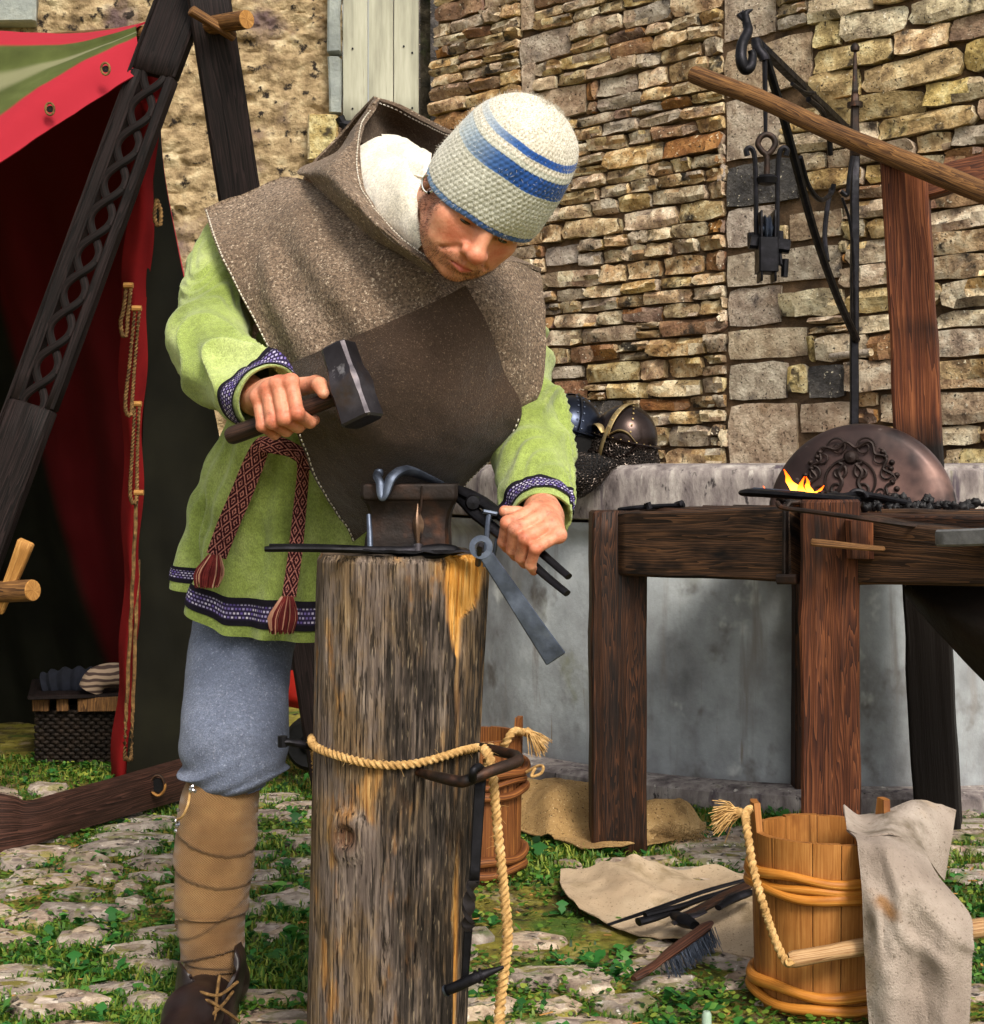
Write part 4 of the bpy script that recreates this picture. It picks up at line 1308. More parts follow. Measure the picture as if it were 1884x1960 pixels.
# ================================================================ STUMP
SB, ST = np.array([(738 - 942) / 3000 * 2.45, 2.45, -.03]), np.array([(773 - 942) / 3000 * 2.45, 2.45, .826])
n, m = 300, 420
th = np.linspace(0, 2 * np.pi, n, endpoint=False)
t = np.linspace(0, 1, m)
TH, T = np.meshgrid(th, t)
rad = .1225 + (.1335 - .1225) * T
dirv = np.stack([np.cos(TH), np.sin(TH), 0 * TH], -1)
q = np.stack([np.cos(TH) * 3.2, np.sin(TH) * 3.2, T * 1.6], -1)
rad = rad + fbm(q, 3, 12) * .006
# long drying cracks and fibres
qc = np.stack([np.cos(TH) * 26, np.sin(TH) * 26, T * 3.0], -1)
crk = fbm(qc, 3, 33)
rad = rad - .004 * ss(.26, .5, crk) - .009 * ss(.045, .0, np.abs(fbm(np.stack([np.cos(TH) * 7, np.sin(TH) * 7, T * .9], -1), 2, 71))) * ss(.0, .3, fbm(np.stack([np.cos(TH) * 3, np.sin(TH) * 3, T * 2.4], -1), 2, 72)) + fbm(np.stack([np.cos(TH) * 55, np.sin(TH) * 55, T * 6], -1), 2, 44) * .0014
base = SB + (ST - SB) * T[..., None]
def spx(px, py):   # angle, t on the camera side of the stump for a picture point
    t_ = ((CAM_H - (py - 905) / 3000 * 2.33) - SB[2]) / (ST[2] - SB[2])
    cx = SB[0] + (ST[0] - SB[0]) * t_
    x = (px - 942) / 3000 * 2.34 - cx
    return -math.acos(max(-1, min(1, x / .13))), t_
pxl = 942 + (base[..., 0] + dirv[..., 0] * .13) / (2.45 + dirv[..., 1] * .13) * 3000      # used only to lay out stains around the trunk
pyl = 905 + (CAM_H - base[..., 2]) / (2.45 + dirv[..., 1] * .13) * 3000
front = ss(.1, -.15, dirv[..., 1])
# split-off fresh wood at the top right
w_n = fbm(np.stack([TH * 14, T * 5, 0 * T], -1), 3, 5)
fl_ = np.interp(pyl, [1060, 1160, 1185, 1250, 1262], [855, 857, 858, 868, 878])
fr_ = np.interp(pyl, [1060, 1090, 1130, 1165, 1185, 1200, 1250, 1262], [945, 925, 918, 905, 880, 878, 878, 876])
fresh = ss(-6, 5, pxl - fl_ + w_n * 9) * ss(-6, 5, fr_ - pxl + w_n * 9) * front
# charring
ch1 = ss(30, -20, np.abs(pxl - np.interp(pyl, [1080, 1400, 1960], [790, 830, 860]) + w_n * 40) - np.interp(pyl, [1075, 1110, 1250, 1400, 1960], [6, 26, 70, 95, 100])) * ss(1085, 1120, pyl)
ch2 = ss(10, -25, np.abs(pxl - np.interp(pyl, [1100, 1960], [935, 905])) - np.interp(pyl, [1100, 1130, 1300, 1960], [4, 28, 40, 46]) + w_n * 16) * ss(1095, 1130, pyl)
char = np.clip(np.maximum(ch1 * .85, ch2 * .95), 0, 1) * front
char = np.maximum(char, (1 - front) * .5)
speck = fbm(np.stack([np.cos(TH) * 40, np.sin(TH) * 40, T * 22], -1), 3, 61)
char = np.clip(char * 1.05 - ss(.05, .4, speck) * .55, 0, 1) * (1 - fresh)
rad = rad - .005 * fresh
# knot
ka, kt = spx(662, 1605)
kd = np.hypot((TH - (ka % (2 * np.pi))) * .13, (T - kt) * .85)
knot = ss(.034, .008, kd)
rad = rad + .006 * ss(.05, .025, kd) - .01 * ss(.022, .006, kd)
edge = ss(.985, 1.0, T)
rad = rad - edge * .005
G = base + dirv * rad[..., None]
G[-1, :, 2] += fbm(np.stack([np.cos(th) * 4, np.sin(th) * 4, th * 0], -1), 3, 2) * .004
col = np.stack([char, fresh, knot], -1) + 1e-4
k = NT('weathered_stump')
n1 = k.noise(k.coord('Object', (95, 95, 3.2)), 1.5, 6, .68, .2)
n2 = k.noise(k.coord('Object', (260, 260, 9)), 1.4, 5, .65)
n3 = k.noise(k.coord('Object', (22, 22, 5)), 1.5, 8, .7)
blot = k.noise(k.coord('Object', (6, 6, 3)), 1.8, 7, .65)
f = k.math('ADD', k.math('MULTIPLY', n1, .42), k.math('ADD', k.math('MULTIPLY', n2, .33), k.math('MULTIPLY', n3, .25)))
c = k.ramp(f, [(.34, C('2e241a')), (.45, C('5c4a36')), (.54, C('80694e')), (.66, C('b0966f'))])
c = k.mix(k.math('MULTIPLY', k.rng(blot, .42, .58), .85), c, k.ramp(f, [(.34, C('342d2a')), (.48, C('665a54')), (.62, C('95877c'))]))
c = k.mix(k.math('MULTIPLY', k.rng(k.noise(k.coord('Object', (10, 10, 4)), 2.1, 6), .56, .68), .8), c, k.ramp(f, [(.4, C('6a4220')), (.5, C('9c6c36')), (.6, C('c79a5c'))]))
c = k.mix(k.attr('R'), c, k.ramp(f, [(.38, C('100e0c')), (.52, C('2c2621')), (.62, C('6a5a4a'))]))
c = k.mix(k.attr('G'), c, k.ramp(f, [(.40, C('b06a22')), (.5, C('dc9a44')), (.6, C('f0be72'))]))
c = k.mix(k.math('MULTIPLY', k.attr('B'), .85), c, k.ramp(f, [(.42, C('1c100a')), (.58, C('6a452a'))]))
dk = k.rng(k.noise(k.coord('Object', (210, 210, 14)), 1.2, 3), .56, .64)
c = k.mix(k.math('MULTIPLY', dk, k.math('SUBTRACT', .8, k.math('MULTIPLY', k.attr('G'), .6))), c, C('1a1510'))
lt_ = k.rng(k.noise(k.coord('Object', (190, 190, 24)), 1.3, 3), .62, .70)
c = k.mix(k.math('MULTIPLY', lt_, .3), c, C('c2ac8c'))
f = k.math('SUBTRACT', f, k.math('MULTIPLY', dk, .35))
M['stump'] = k.fin(c, .85, 0, k.bump(f, 1.0, .008), .2)
stump = thing('tree_stump', 'upright weathered grey-brown log used as anvil block, charred at right', 'log', SB * np.array([1, 1, 0]))
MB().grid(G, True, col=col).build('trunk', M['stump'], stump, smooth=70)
rr = np.linspace(1, 0.02, 20)
top = ST + (G[-1] - ST)[None] * rr[:, None, None]
top[..., 2] = G[-1, :, 2].mean() + (G[-1, :, 2] - G[-1, :, 2].mean())[None] * rr[:, None] ** 2 + fbm(top * 25, 3, 5) * .003
M['endgrain'] = simple('dirty_end_grain', [(.3, C('1c1713')), (.55, C('43372b')), (.8, C('86705a'))], 14, 8, .9, bump=.5, bscale=60)
MB().grid(top, True).build('top_face', M['endgrain'], stump, smooth=60)
ZT = float(G[-1, :, 2].mean())

# ================================================================ ANVIL AND WORKPIECES
AD = 2.45
an = thing('anvil', 'small square rusty iron anvil block with hollowed waist on the log', 'anvil', np.array([(782 - 942) / 3000 * AD, AD, ZT]))
def sect(xl, xr, y, dn, df, ch=3, k=6):
    """rectangular section, chamfered, px extents at the front depth."""
    a, b = P(xl, y, dn)[0], P(xr, y, dn)[0]
    z = P(0, y, dn)[2]
    c = .005
    return np.array([(a + c, dn, z), (b - c, dn, z), (b, dn + c, z), (b, df - c, z), (b - c, df, z), (a + c, df, z), (a, df - c, z), (a, dn + c, z)])
rows = [sect(x0, x1, y, d0, 2.57) for (x0, x1, y, d0) in
        [(692, 874, 926, 2.385), (690, 876, 930, 2.383), (690, 876, 952, 2.383), (696, 873, 960, 2.386), (703, 866, 972, 2.39), (706, 860, 990, 2.393), (703, 858, 1015, 2.392), (698, 859, 1035, 2.39), (697, 860, 1075, 2.388)]]
A = cr(np.array(rows), 40)
A[..., 1] += (fbm(A * 20, 3, 3) * .002)
MB().grid(A, True, (True, True)).build('block', M['iron_rust'], an, smooth=35)
# facet ridge and thumb hollow of the waist
mb = MB().tube(cr([P(808, 930, 2.381), P(806, 968, 2.383), P(802, 990, 2.384), P(806, 1030, 2.384)], 16), [.002] * 16, 6)
mb.build('front_ridge', M['iron_rust'], an)
G = patch([[(806, 985, 2.389), (800, 962, 2.388), (796, 985, 2.389)], [(812, 1005, 2.387), (798, 1000, 2.376), (790, 1000, 2.387)], [(806, 1030, 2.388), (800, 1046, 2.383), (794, 1028, 2.388)]], 12, 12)
MB().grid(G).build('worn_hollow', simple('worn_brown_iron', [(.3, C('5a4234')), (.6, C('7d6350')), (.8, C('a88d76'))], 20, rough=.4, metal=.6, bump=.2), an)
pn = thing('steel_punch', 'thin bright steel punch standing at the left foot of the anvil', 'punch', P(708, 1058, 2.36))
MB().tube([P(706, 985, 2.37), P(708, 1020, 2.36), P(709, 1060, 2.35)], [.0035, .0045, .005], 10).build('shank', M['steel_blue'], pn)

wk = thing('iron_hook', 'blue-grey forged iron hook bent over the front of the anvil', 'hook', P(745, 925, 2.37))
mb = MB()
pth = cr([P(728, 905, 2.40), P(723, 904, 2.39), P(722, 912, 2.375), P(728, 925, 2.366), P(730, 945, 2.362), P(733, 953, 2.36), P(738, 947, 2.36), P(743, 930, 2.362), P(750, 914, 2.366), P(766, 903, 2.385), P(785, 902, 2.42), P(812, 912, 2.46), P(845, 926, 2.50)], 90)
tt = np.linspace(0, 1, 90)
mb.tube(pth, np.interp(tt, [0, .08, .3, .42, .6, .8, 1], [.004, .006, .007, .006, .009, .012, .006]), 10, flat=.7)
mb.lathe([(.0005, .007), (.006, .005), (.0075, 0), (.006, -.005), (.0005, -.007)], P(725, 905, 2.39), 12)
mb.build('hook', M['steel_blue'], wk)

# long tongs lying on the block
lt = thing('flat_tongs', 'long black forge tongs lying flat across the log top, handle out to the left', 'tongs', P(700, 1055, 2.34))
mb = MB()
pth = cr([P(507, 1051, 2.33), P(560, 1050, 2.33), P(640, 1051, 2.33), P(720, 1053, 2.335), P(790, 1054, 2.34), P(850, 1052, 2.35), P(886, 1056, 2.36)], 50)
tt = np.linspace(0, 1, 50)
mb.tube(pth, np.interp(tt, [0, .03, .5, .7, .8, .92, 1], [.0052, .0062, .0075, .009, .012, .01, .003]), 10, flat=.8)
mb.build('rein', M['iron'], lt)
mb = MB().tube(cr([P(516, 1043, 2.40), P(600, 1044, 2.39), P(700, 1049, 2.37), P(760, 1058, 2.345), P(820, 1064, 2.335), P(862, 1060, 2.345)], 40), np.interp(np.linspace(0, 1, 40), [0, .5, .7, .9, 1], [.003, .005, .008, .009, .003]), 10, flat=.7)
mb.build('rein', M['iron'], lt)
mb = MB().tube([P(800, 1046, 2.345), P(800, 1064, 2.335)], .009, 10)
mb.build('rivet', M['hammer'], lt)
# scrap plate under the tongs
G = patch([[(690, 1066, 2.345), (760, 1068, 2.335), (840, 1067, 2.335), (915, 1066, 2.36)], [(695, 1076, 2.325), (760, 1079, 2.315), (840, 1079, 2.315), (918, 1075, 2.335)]], 8, 30)
G[..., 2] = ZT + .004 + np.abs(fbm(G * 40, 3, 3)) * .006
sc = MB().slab(G, -.003).build('scale_scrap', M['iron'], None, loc=P(800, 1070, 2.33))
tag(sc, 'thin black iron scale scrap under the tongs on the log', 'scrap iron')

# flat strap with an eye hanging from a staple
sp = thing('eye_strap', 'flat blue-grey iron strap with round eye slanting down past the log', 'iron strap', P(990, 1150, 2.3))
d0 = 2.285
e = P(921, 1047, d0)
ring = MB()
th = np.linspace(0, 2 * np.pi, 40, endpoint=False)
ro, ri, hh = .0172, .0088, .0035
ringrows = []
for rr_, yy_ in ((ri, -hh), (ro, -hh), (ro, hh), (ri, hh), (ri, -hh)):
    ringrows.append(np.stack([e[0] + rr_ * np.cos(th), np.full(40, d0 + yy_), e[2] + rr_ * np.sin(th)], -1))
ring.grid(np.array(ringrows), True)
ring.build('eye', M['steel_blue'], sp, smooth=35)
MB().beam(P(930, 1062, d0), P(1066, 1262, d0 + .02), .021, .0065, up=(0, 1, 0), w1=.0335, ch=.0015, seg=14, wob=.0015).build('bar', M['steel_blue'], sp, smooth=35)
st = thing('nail_pins', 'two thin steel pins driven upright in the right edge of the log top', 'pins', P(930, 1060, 2.33))
MB().tube(cr([P(938, 978, 2.35), P(934, 1000, 2.345), P(931, 1050, 2.34), P(930, 1085, 2.335)], 14), .0042, 8).build('pin', M['steel_blue'], st)
MB().tube([P(925, 979, 2.345), P(951, 984, 2.35)], .004, 8).build('pin_head', M['steel_blue'], st)
MB().tube(cr([P(955, 1014, 2.40), P(950, 1040, 2.40), P(944, 1075, 2.40)], 8), .003, 8).build('pin', M['steel_blue'], st)
MB().tube(cr([P(918, 1050, 2.27), P(920, 1044, 2.278), P(917, 1062, 2.285), P(915, 1080, 2.31)], 12), .0045, 8).build('hook_end', M['hammer'], st)

# ================================================================ ROPE, STAPLES, TOOLS ON THE LOG'S SIDE
def stump_pt(px, py, out=.0):
    """point on the stump surface under a picture point, pushed out radially."""
    d = 2.33
    for _ in range(6):
        z = CAM_H - (py - 905) / 3000 * d
        t_ = (z - SB[2]) / (ST[2] - SB[2])
        c = SB + (ST - SB) * t_
        r = .1225 + .011 * t_ + out
        x = (px - 942) / 3000 * d - c[0]
        x = max(-r * .999, min(r * .999, x))
        d = c[1] - math.sqrt(r * r - x * x)
    return np.array([c[0] + x, d, z])
rp = thing('log_rope', 'pale hemp rope tied once around the log and trailing down its right side', 'rope', P(740, 1450, 2.33))
pts = [stump_pt(*q, .007) for q in [(597, 1418), (601, 1427), (620, 1437), (660, 1450), (700, 1460), (750, 1465), (800, 1461), (850, 1448), (890, 1436), (922, 1430)]]
pts += [P(940, 1432, 2.42), P(936, 1438, 2.5)]
c_ = SB + (ST - SB) * .56
back = [c_ + np.array([math.cos(a) * .14, math.sin(a) * .14, .0]) + np.array([0, 0, -.005]) for a in (.5, 1.2, 1.9, 2.6)]
loop = cr(np.array([P(597, 1412, 2.46)] + pts + back + [P(596, 1412, 2.46)]), 260)
MB().tube(loop, .0058, 14, twist=230, lobes=3, lob=.22).build('loop', M['rope'], rp)
tail = cr(np.array([P(926, 1432, 2.35), P(938, 1450, 2.32), P(944, 1490, 2.31), P(950, 1560, 2.31), P(958, 1640, 2.30), P(966, 1720, 2.30), P(972, 1790, 2.29), P(966, 1850, 2.28), P(958, 1920, 2.27), P(954, 2010, 2.24)]), 220)
MB().tube(tail, np.linspace(.0062, .0074, 220), 14, twist=210, lobes=3, lob=.22).build('tail', M['rope'], rp)
fz = MB()
for k in range(150):
    i = random.randrange(5, 215)
    src = tail if random.random() < .6 else loop
    p = src[i]
    d = nrm(RNG.normal(0, 1, 3)) * random.uniform(.008, .02)
    fz.tube([p, p + d * .6, p + d + np.array([0, 0, -.003])], [.0004, .0003, .0002], 3)
o = fz.build('fibres', M['rope'], rp, smooth=0); o['kind'] = 'stuff'

ls = thing('wall_spike', 'black iron spike driven into the left side of the log', 'spike', P(570, 1424, 2.42))
MB().tube([P(612, 1430, 2.44), P(585, 1426, 2.42), P(550, 1420, 2.40), P(540, 1420, 2.40)], [.009, .0085, .0075, .006], 10, flat=.8).build('shank', M['iron'], ls)
MB().tube([P(541, 1409, 2.40), P(541, 1430, 2.40)], .0075, 8).build('head', M['iron'], ls)

bs = thing('tool_bracket', 'bent black iron bracket stapled to the right side of the log', 'bracket', P(890, 1480, 2.28))
pth = cr(np.array([stump_pt(800, 1478, -.004), stump_pt(812, 1481, .01), P(850, 1490, 2.27), P(880, 1496, 2.255), P(895, 1494, 2.25), P(940, 1476, 2.26), P(985, 1460, 2.29), P(992, 1453, 2.31), P(985, 1446, 2.35), P(955, 1438, 2.38), P(928, 1432, 2.40), P(905, 1430, 2.42)]), 80)
MB().tube(pth, np.interp(np.linspace(0, 1, 80), [0, .2, .5, 1], [.006, .0085, .009, .0075]), 10).build('bar', M['iron_rust'], bs)
tw = thing('twisted_poker', 'long black iron poker with twisted middle hanging from the bracket', 'poker', P(900, 1650, 2.27))
MB().tube(cr([P(905, 1492, 2.245), P(906, 1476, 2.235), P(916, 1468, 2.25), P(924, 1478, 2.28), P(922, 1495, 2.285)], 24), .006, 10).build('eye', M['iron'], tw)
MB().beam(P(921, 1485, 2.285), P(908, 1690, 2.27), .017, .007, up=(0, 1, .05), ch=.0015, w1=.015, wob=.001).build('flat_shank', M['iron'], tw)
pz = np.array([P(907, 1685, 2.27), P(899, 1720, 2.27), P(897, 1760, 2.27), P(897, 1780, 2.27)])
pz = cr(pz, 70)
rows = []
for i, p in enumerate(pz):
    a = i / 70 * 2 * math.pi * 1.25
    s_, c2 = math.sin(a), math.cos(a)
    w, h = .0085, .0042
    rows.append([p + np.array([x * c2 - y * s_, x * s_ + y * c2, 0]) for x, y in ((w, h), (-w, h), (-w, -h), (w, -h))])
MB().grid(np.array(rows), True, (True, True)).build('twist', M['hammer'], tw, smooth=30)
MB().beam(P(897, 1778, 2.27), P(889, 1882, 2.27), .013, .012, up=(0, 1, 0), ch=.002, w1=.011, h1=.009).build('lower_shank', M['iron'], tw)
pu = thing('log_peg', 'short dark iron peg with collar stuck across the lower log', 'peg', P(905, 1875, 2.27))
MB().tube(cr([P(853, 1897, 2.27), P(880, 1886, 2.265), P(910, 1872, 2.26), P(930, 1864, 2.262), P(964, 1851, 2.27)], 20), np.interp(np.linspace(0, 1, 20), [0, .05, .5, .8, 1], [.006, .008, .008, .006, .0025]), 12).build('shank', M['iron'], pu)
for a, b in (((912, 1871), (916, 1869)), ((921, 1867), (925, 1865))):
    MB().tube([P(*a, 2.262), P(*b, 2.262)], .0105, 12).build('collar', M['iron'], pu)
MB().lathe([(.0005, .003), (.0075, .002), (.009, -.002)], P(853, 1897, 2.268), 12, axis=nrm(P(853, 1897, 2.27) - P(880, 1886, 2.265))).build('face', M['steel_blue'], pu)

# ================================================================ BUCKETS
def bucket(name, label, c, rt, rb_, H, nst, mat, hoopmat, hoops, lug_ang, lug_h, seed):
    b = thing(name, label, 'bucket', c)
    r = np.random.default_rng(seed)
    ed = np.cumsum(r.uniform(.7, 1.3, nst)); ed = np.concatenate([[0], ed]) / ed[-1] * 2 * np.pi
    for k in range(nst):
        a0, a1 = ed[k] + .006, ed[k + 1] - .006
        mid_ = (a0 + a1) / 2
        lug = any(abs((mid_ - la + np.pi) % (2 * np.pi) - np.pi) < (a1 - a0) / 2 + .02 for la in lug_ang)
        top = H + (lug_h if lug else r.uniform(-.002, .002))
        an_ = np.linspace(a0, a1, 7)
        rows = []
        zs = np.linspace(0, top, 14)
        for z in zs:
            ra = rb_ + (rt - rb_) * z / H
            wv = 1.0
            aa = an_
            if z > H + .004:
                f_ = 1 - .35 * (z - H) / lug_h
                aa = mid_ + (an_ - mid_) * f_
            bev = .0015 * np.abs(np.linspace(-1, 1, 7)) ** 6
            out = np.stack([np.cos(aa) * (ra - bev), np.sin(aa) * (ra - bev), np.full(7, z)], -1)
            inn = np.stack([np.cos(aa[::-1]) * (ra - .013), np.sin(aa[::-1]) * (ra - .013), np.full(7, z)], -1)
            rows.append(np.concatenate([out, inn]))
        G = np.array(rows) + c
        MB().grid(G, True, (True, True), uoff=r.uniform(0, 9)).build('stave', M[mat], b, smooth=35)
    for (z, thk, k) in hoops:
        ra = rb_ + (rt - rb_) * z / H
        a = np.linspace(0, 2 * np.pi, 90, endpoint=False)
        pth = np.stack([np.cos(a) * (ra + thk * .7 + .002 * np.cos(a * 3 + k)), np.sin(a) * (ra + thk * .7), z + .004 * np.sin(a * 2 + k) + .003 * np.sin(a * 5 + k * 2)], -1) + c
        MB().tube(pth, thk * (1 + .12 * np.sin(a * 4 + k)), 10, closed=True).build('hoop', M[hoopmat], b)
    MB().lathe([(.001, .03), (rb_ - .012, .03)], c, 32).build('bottom', M[mat], b)
    return b
BKC = np.array([(1573 - 942) / 3000 * 2.83, 2.83, 0.0])
bk = bucket('wooden_bucket', 'honey-coloured stave bucket with withy hoops, grey rag over its right side', BKC, .1265, .119, .307, 13, 'bucket', 'hoop',
            [(.272 - .03, .0088, 0), (.215, .0095, 1.3), (.229, .0075, 2.5), (.045, .010, .6), (.022, .0095, 2.1)], [math.pi * 1.02, .02], .05, 3)
MB().lathe([(.001, .2), (.112, .2)], BKC, 32).build('water', simple('dark_water', [(.3, C('1a1812')), (.7, C('2a2418'))], 3, rough=.06, bump=.04, spec=.6), bk)
rope = cr(np.array([P(1436, 1548, 2.80), P(1428, 1560, 2.77), P(1431, 1590, 2.72), P(1440, 1650, 2.70), P(1458, 1720, 2.66), P(1480, 1790, 2.66), P(1498, 1830, 2.655), P(1510, 1845, 2.645), P(1516, 1838, 2.645)]), 120)
MB().tube(rope, .0068, 14, twist=170, lobes=3, lob=.2).build('handle_rope', M['rope'], bk)
G = cr(np.array([P(1511, 1838, 2.665), P(1560, 1829, 2.665), P(1620, 1818, 2.665), P(1700, 1805, 2.67), P(1800, 1788, 2.68), P(1930, 1768, 2.69)]), 30)
MB().tube(G, np.interp(np.linspace(0, 1, 30), [0, .03, .3, .6, 1], [.012, .0145, .0135, .016, .0165]), 14).build('handle', wood('worn_handle', C('7a5233'), C('a98257'), C('c8a67c'), 1.4, .6), bk)
def tassel(parent, c, d, L, nst, spread, seed, rad=.0012, mat='rope'):
    r = np.random.default_rng(seed)
    mb = MB()
    d = nrm(d)
    for k in range(nst):
        e_ = nrm(d + r.normal(0, spread, 3))
        l_ = L * r.uniform(.75, 1.1)
        p = c + r.normal(0, .003, 3)
        mb.tube([p, p + e_ * l_ * .5 + np.array([0, 0, .004]), p + e_ * l_ + np.array([0, 0, -.012 * r.random()])], [rad, rad, rad * .6], 4)
    mb.lathe([(.002, -.009), (.008, -.006), (.0095, 0), (.008, .006), (.002, .009)], c, 10, axis=d)
    return mb.build('tassel', M[mat], parent)
tassel(bk, P(1416, 1556, 2.86), (-1, .1, -.25), .052, 110, .28, 5)
RBC = np.array([(903 - 942) / 3000 * 3.72, 3.72, 0.0])
rb = bucket('old_bucket', 'reddish brown stave bucket half hidden behind the log', RBC, .122, .115, .33, 12, 'bucket_old', 'bucket_old',
            [(.255, .011, 0), (.205, .0105, 1.3), (.228, .008, 2.5), (.055, .011, .6), (.025, .011, 2.1)], [-.35, 2.8], .045, 8)
MB().tube(cr(np.array([P(958, 1440, 3.62), P(972, 1415, 3.6), P(985, 1400, 3.62), P(1000, 1402, 3.66), P(1012, 1403, 3.68)]), 50), .0085, 14, twist=150, lobes=3, lob=.2).build('handle_rope', M['rope'], rb)
tassel(rb, P(1010, 1400, 3.66), (.75, -.1, -.7), .055, 90, .24, 6)
MB().tube(cr(np.array([P(1008, 1478, 3.66), P(1030, 1466, 3.64), P(1040, 1468, 3.62), P(1036, 1480, 3.62), P(1018, 1486, 3.62), P(1025, 1470, 3.63)]), 40), .0035, 8).build('cord', M['rope'], rb)
# rag over the bucket
rag = thing('linen_rag', 'stained grey linen rag hung over the bucket rim and down its side', 'rag', P(1740, 1700, 2.62))
GA = patch([[(1618, 1588, 2.80), (1655, 1598, 2.76), (1690, 1593, 2.75), (1730, 1600, 2.75), (1762, 1612, 2.78)],
            [(1641, 1616, 2.685), (1668, 1622, 2.67), (1705, 1625, 2.66), (1750, 1648, 2.665), (1788, 1672, 2.69)],
            [(1645, 1700, 2.66), (1690, 1705, 2.635), (1740, 1712, 2.615), (1800, 1722, 2.63), (1845, 1742, 2.65)],
            [(1650, 1800, 2.65), (1700, 1800, 2.61), (1750, 1805, 2.625), (1800, 1800, 2.60), (1852, 1790, 2.625)],
            [(1655, 1890, 2.64), (1700, 1890, 2.61), (1750, 1890, 2.63), (1800, 1890, 2.605), (1848, 1880, 2.62)],
            [(1660, 1975, 2.63), (1702, 1980, 2.60), (1750, 1980, 2.62), (1800, 1980, 2.59), (1845, 1970, 2.61)]], 120, 70)
GA[..., 1] -= .022 * ss(.30, .22, GA[..., 2])
GA[..., 1] += fbm(GA * np.array([14, 3, 7]), 4, 5) * .014 + fbm(GA * 40, 2, 6) * .002 - .011 * np.abs(np.sin(GA[..., 0] * 48 + GA[..., 2] * 17 + 4 * fbm(GA * 8, 2, 15))) ** 4 * (.5 + fbm(GA * 6, 2, 16))
px_ = 942 + GA[..., 0] / GA[..., 1] * 3000; py_ = 905 + (CAM_H - GA[..., 2]) / GA[..., 1] * 3000
st_ = ss(26, 2, np.hypot((px_ - 1700 - (py_ - 1740) * .6) / 1.0, (py_ - 1742) / 1.6) + fbm(GA * 30, 3, 2) * 22) * .8
MB().slab(GA, -.003, col=st_[..., None] * np.array([1., 0, 0]) + 1e-4).build('hanging_part', M['rag'], rag, smooth=70)
frg = MB()
for k in range(170):
    i = random.randrange(8, 118); p = GA[i, -1] if random.random() < .75 else GA[-1 - i % 6, random.randrange(70)]
    d = np.array([random.uniform(.1, 1), random.uniform(-.5, .3), random.uniform(-.8, .3)]) * random.uniform(.002, .007)
    frg.tube([p, p + d], [.0005, .0003], 3)
o = frg.build('frayed_edge', M['rag'], rag, smooth=0); o['kind'] = 'stuff'
GB = patch([[(1614, 1540, 2.86), (1650, 1566, 2.88), (1700, 1552, 2.90), (1760, 1530, 2.93), (1829, 1550, 2.95)],
            [(1617, 1568, 2.80), (1655, 1586, 2.80), (1705, 1562, 2.82), (1765, 1560, 2.86), (1822, 1592, 2.91)],
            [(1624, 1594, 2.77), (1660, 1606, 2.72), (1712, 1600, 2.715), (1764, 1636, 2.78), (1806, 1688, 2.86)]], 60, 80)
GB[..., 2] += fbm(GB * np.array([16, 9, 9]), 4, 7) * .008
MB().slab(GB, -.003, col=np.full(GB.shape, 1e-4)).build('folded_part', M['rag'], rag, smooth=70)

# ================================================================ CLOTHS, SACK, TOOLS ON THE GROUND
def ground_sheet(name, label, cat, rows, mat, amp, seed, freq=(7, 7, 7), lift=.012, nu=90, nv=110, fold=None):
    G = patch(rows, nu, nv)
    G[..., 2] += fbm(G * np.array(freq), 4, seed) * amp
    if fold is not None: G[..., 2] += fold(G)
    G[..., 2] = np.maximum(G[..., 2], gz(G[..., 0], G[..., 1]) + lift + .006 * (fbm(G * 14, 2, seed + 3) + .5))
    r = thing(name, label, cat, G.reshape(-1, 3).mean(0) * np.array([1, 1, 0]))
    MB().slab(G, -.003).build('cloth', M[mat], r, smooth=70)
    return r, G
cl, GC = ground_sheet('tool_cloth', 'beige canvas cloth spread on the cobbles under the hand tools', 'cloth',
    [[(1074, 1672, 3.62), (1120, 1668, 3.60), (1185, 1645, 3.62), (1212, 1630, 3.62), (1250, 1652, 3.62), (1330, 1662, 3.66), (1450, 1672, 3.62)],
     [(1072, 1700, 3.48), (1130, 1690, 3.50), (1195, 1680, 3.50), (1222, 1678, 3.5), (1262, 1690, 3.5), (1340, 1695, 3.5), (1455, 1700, 3.46)],
     [(1082, 1728, 3.40), (1140, 1730, 3.38), (1200, 1728, 3.36), (1235, 1730, 3.34), (1280, 1735, 3.34), (1350, 1742, 3.3), (1460, 1748, 3.26)],
     [(1110, 1752, 3.34), (1165, 1772, 3.26), (1210, 1788, 3.2), (1252, 1800, 3.17), (1300, 1814, 3.12), (1356, 1826, 3.08), (1462, 1842, 3.02)]], 'canvas', .022, 5, fold=lambda G: .016 * np.abs(np.sin(G[..., 0] * 21 + G[..., 1] * 9 + 3 * fbm(G * 4, 2, 6))) ** 3 - .006)
sk, _ = ground_sheet('burlap_sack', 'frayed tan burlap sacking lying beside the left forge leg', 'sacking',
    [[(980, 1500, 4.35), (1030, 1486, 4.3), (1062, 1478, 4.28), (1130, 1498, 4.26), (1240, 1536, 4.2), (1300, 1545, 4.2), (1352, 1572, 4.15)],
     [(985, 1560, 4.16), (1030, 1540, 4.12), (1065, 1535, 4.1), (1135, 1555, 4.08), (1240, 1560, 4.1), (1305, 1560, 4.1), (1350, 1585, 4.1)],
     [(990, 1590, 4.08), (1030, 1606, 4.0), (1070, 1618, 3.96), (1132, 1642, 3.86), (1230, 1630, 3.92), (1290, 1615, 4.0), (1335, 1606, 4.06)]], 'burlap', .03, 8, lift=.02, fold=lambda G: .03 * np.abs(np.sin(G[..., 0] * 13 - G[..., 1] * 7 + 3 * fbm(G * 4, 2, 9))) ** 3 - .01)
fr = MB()
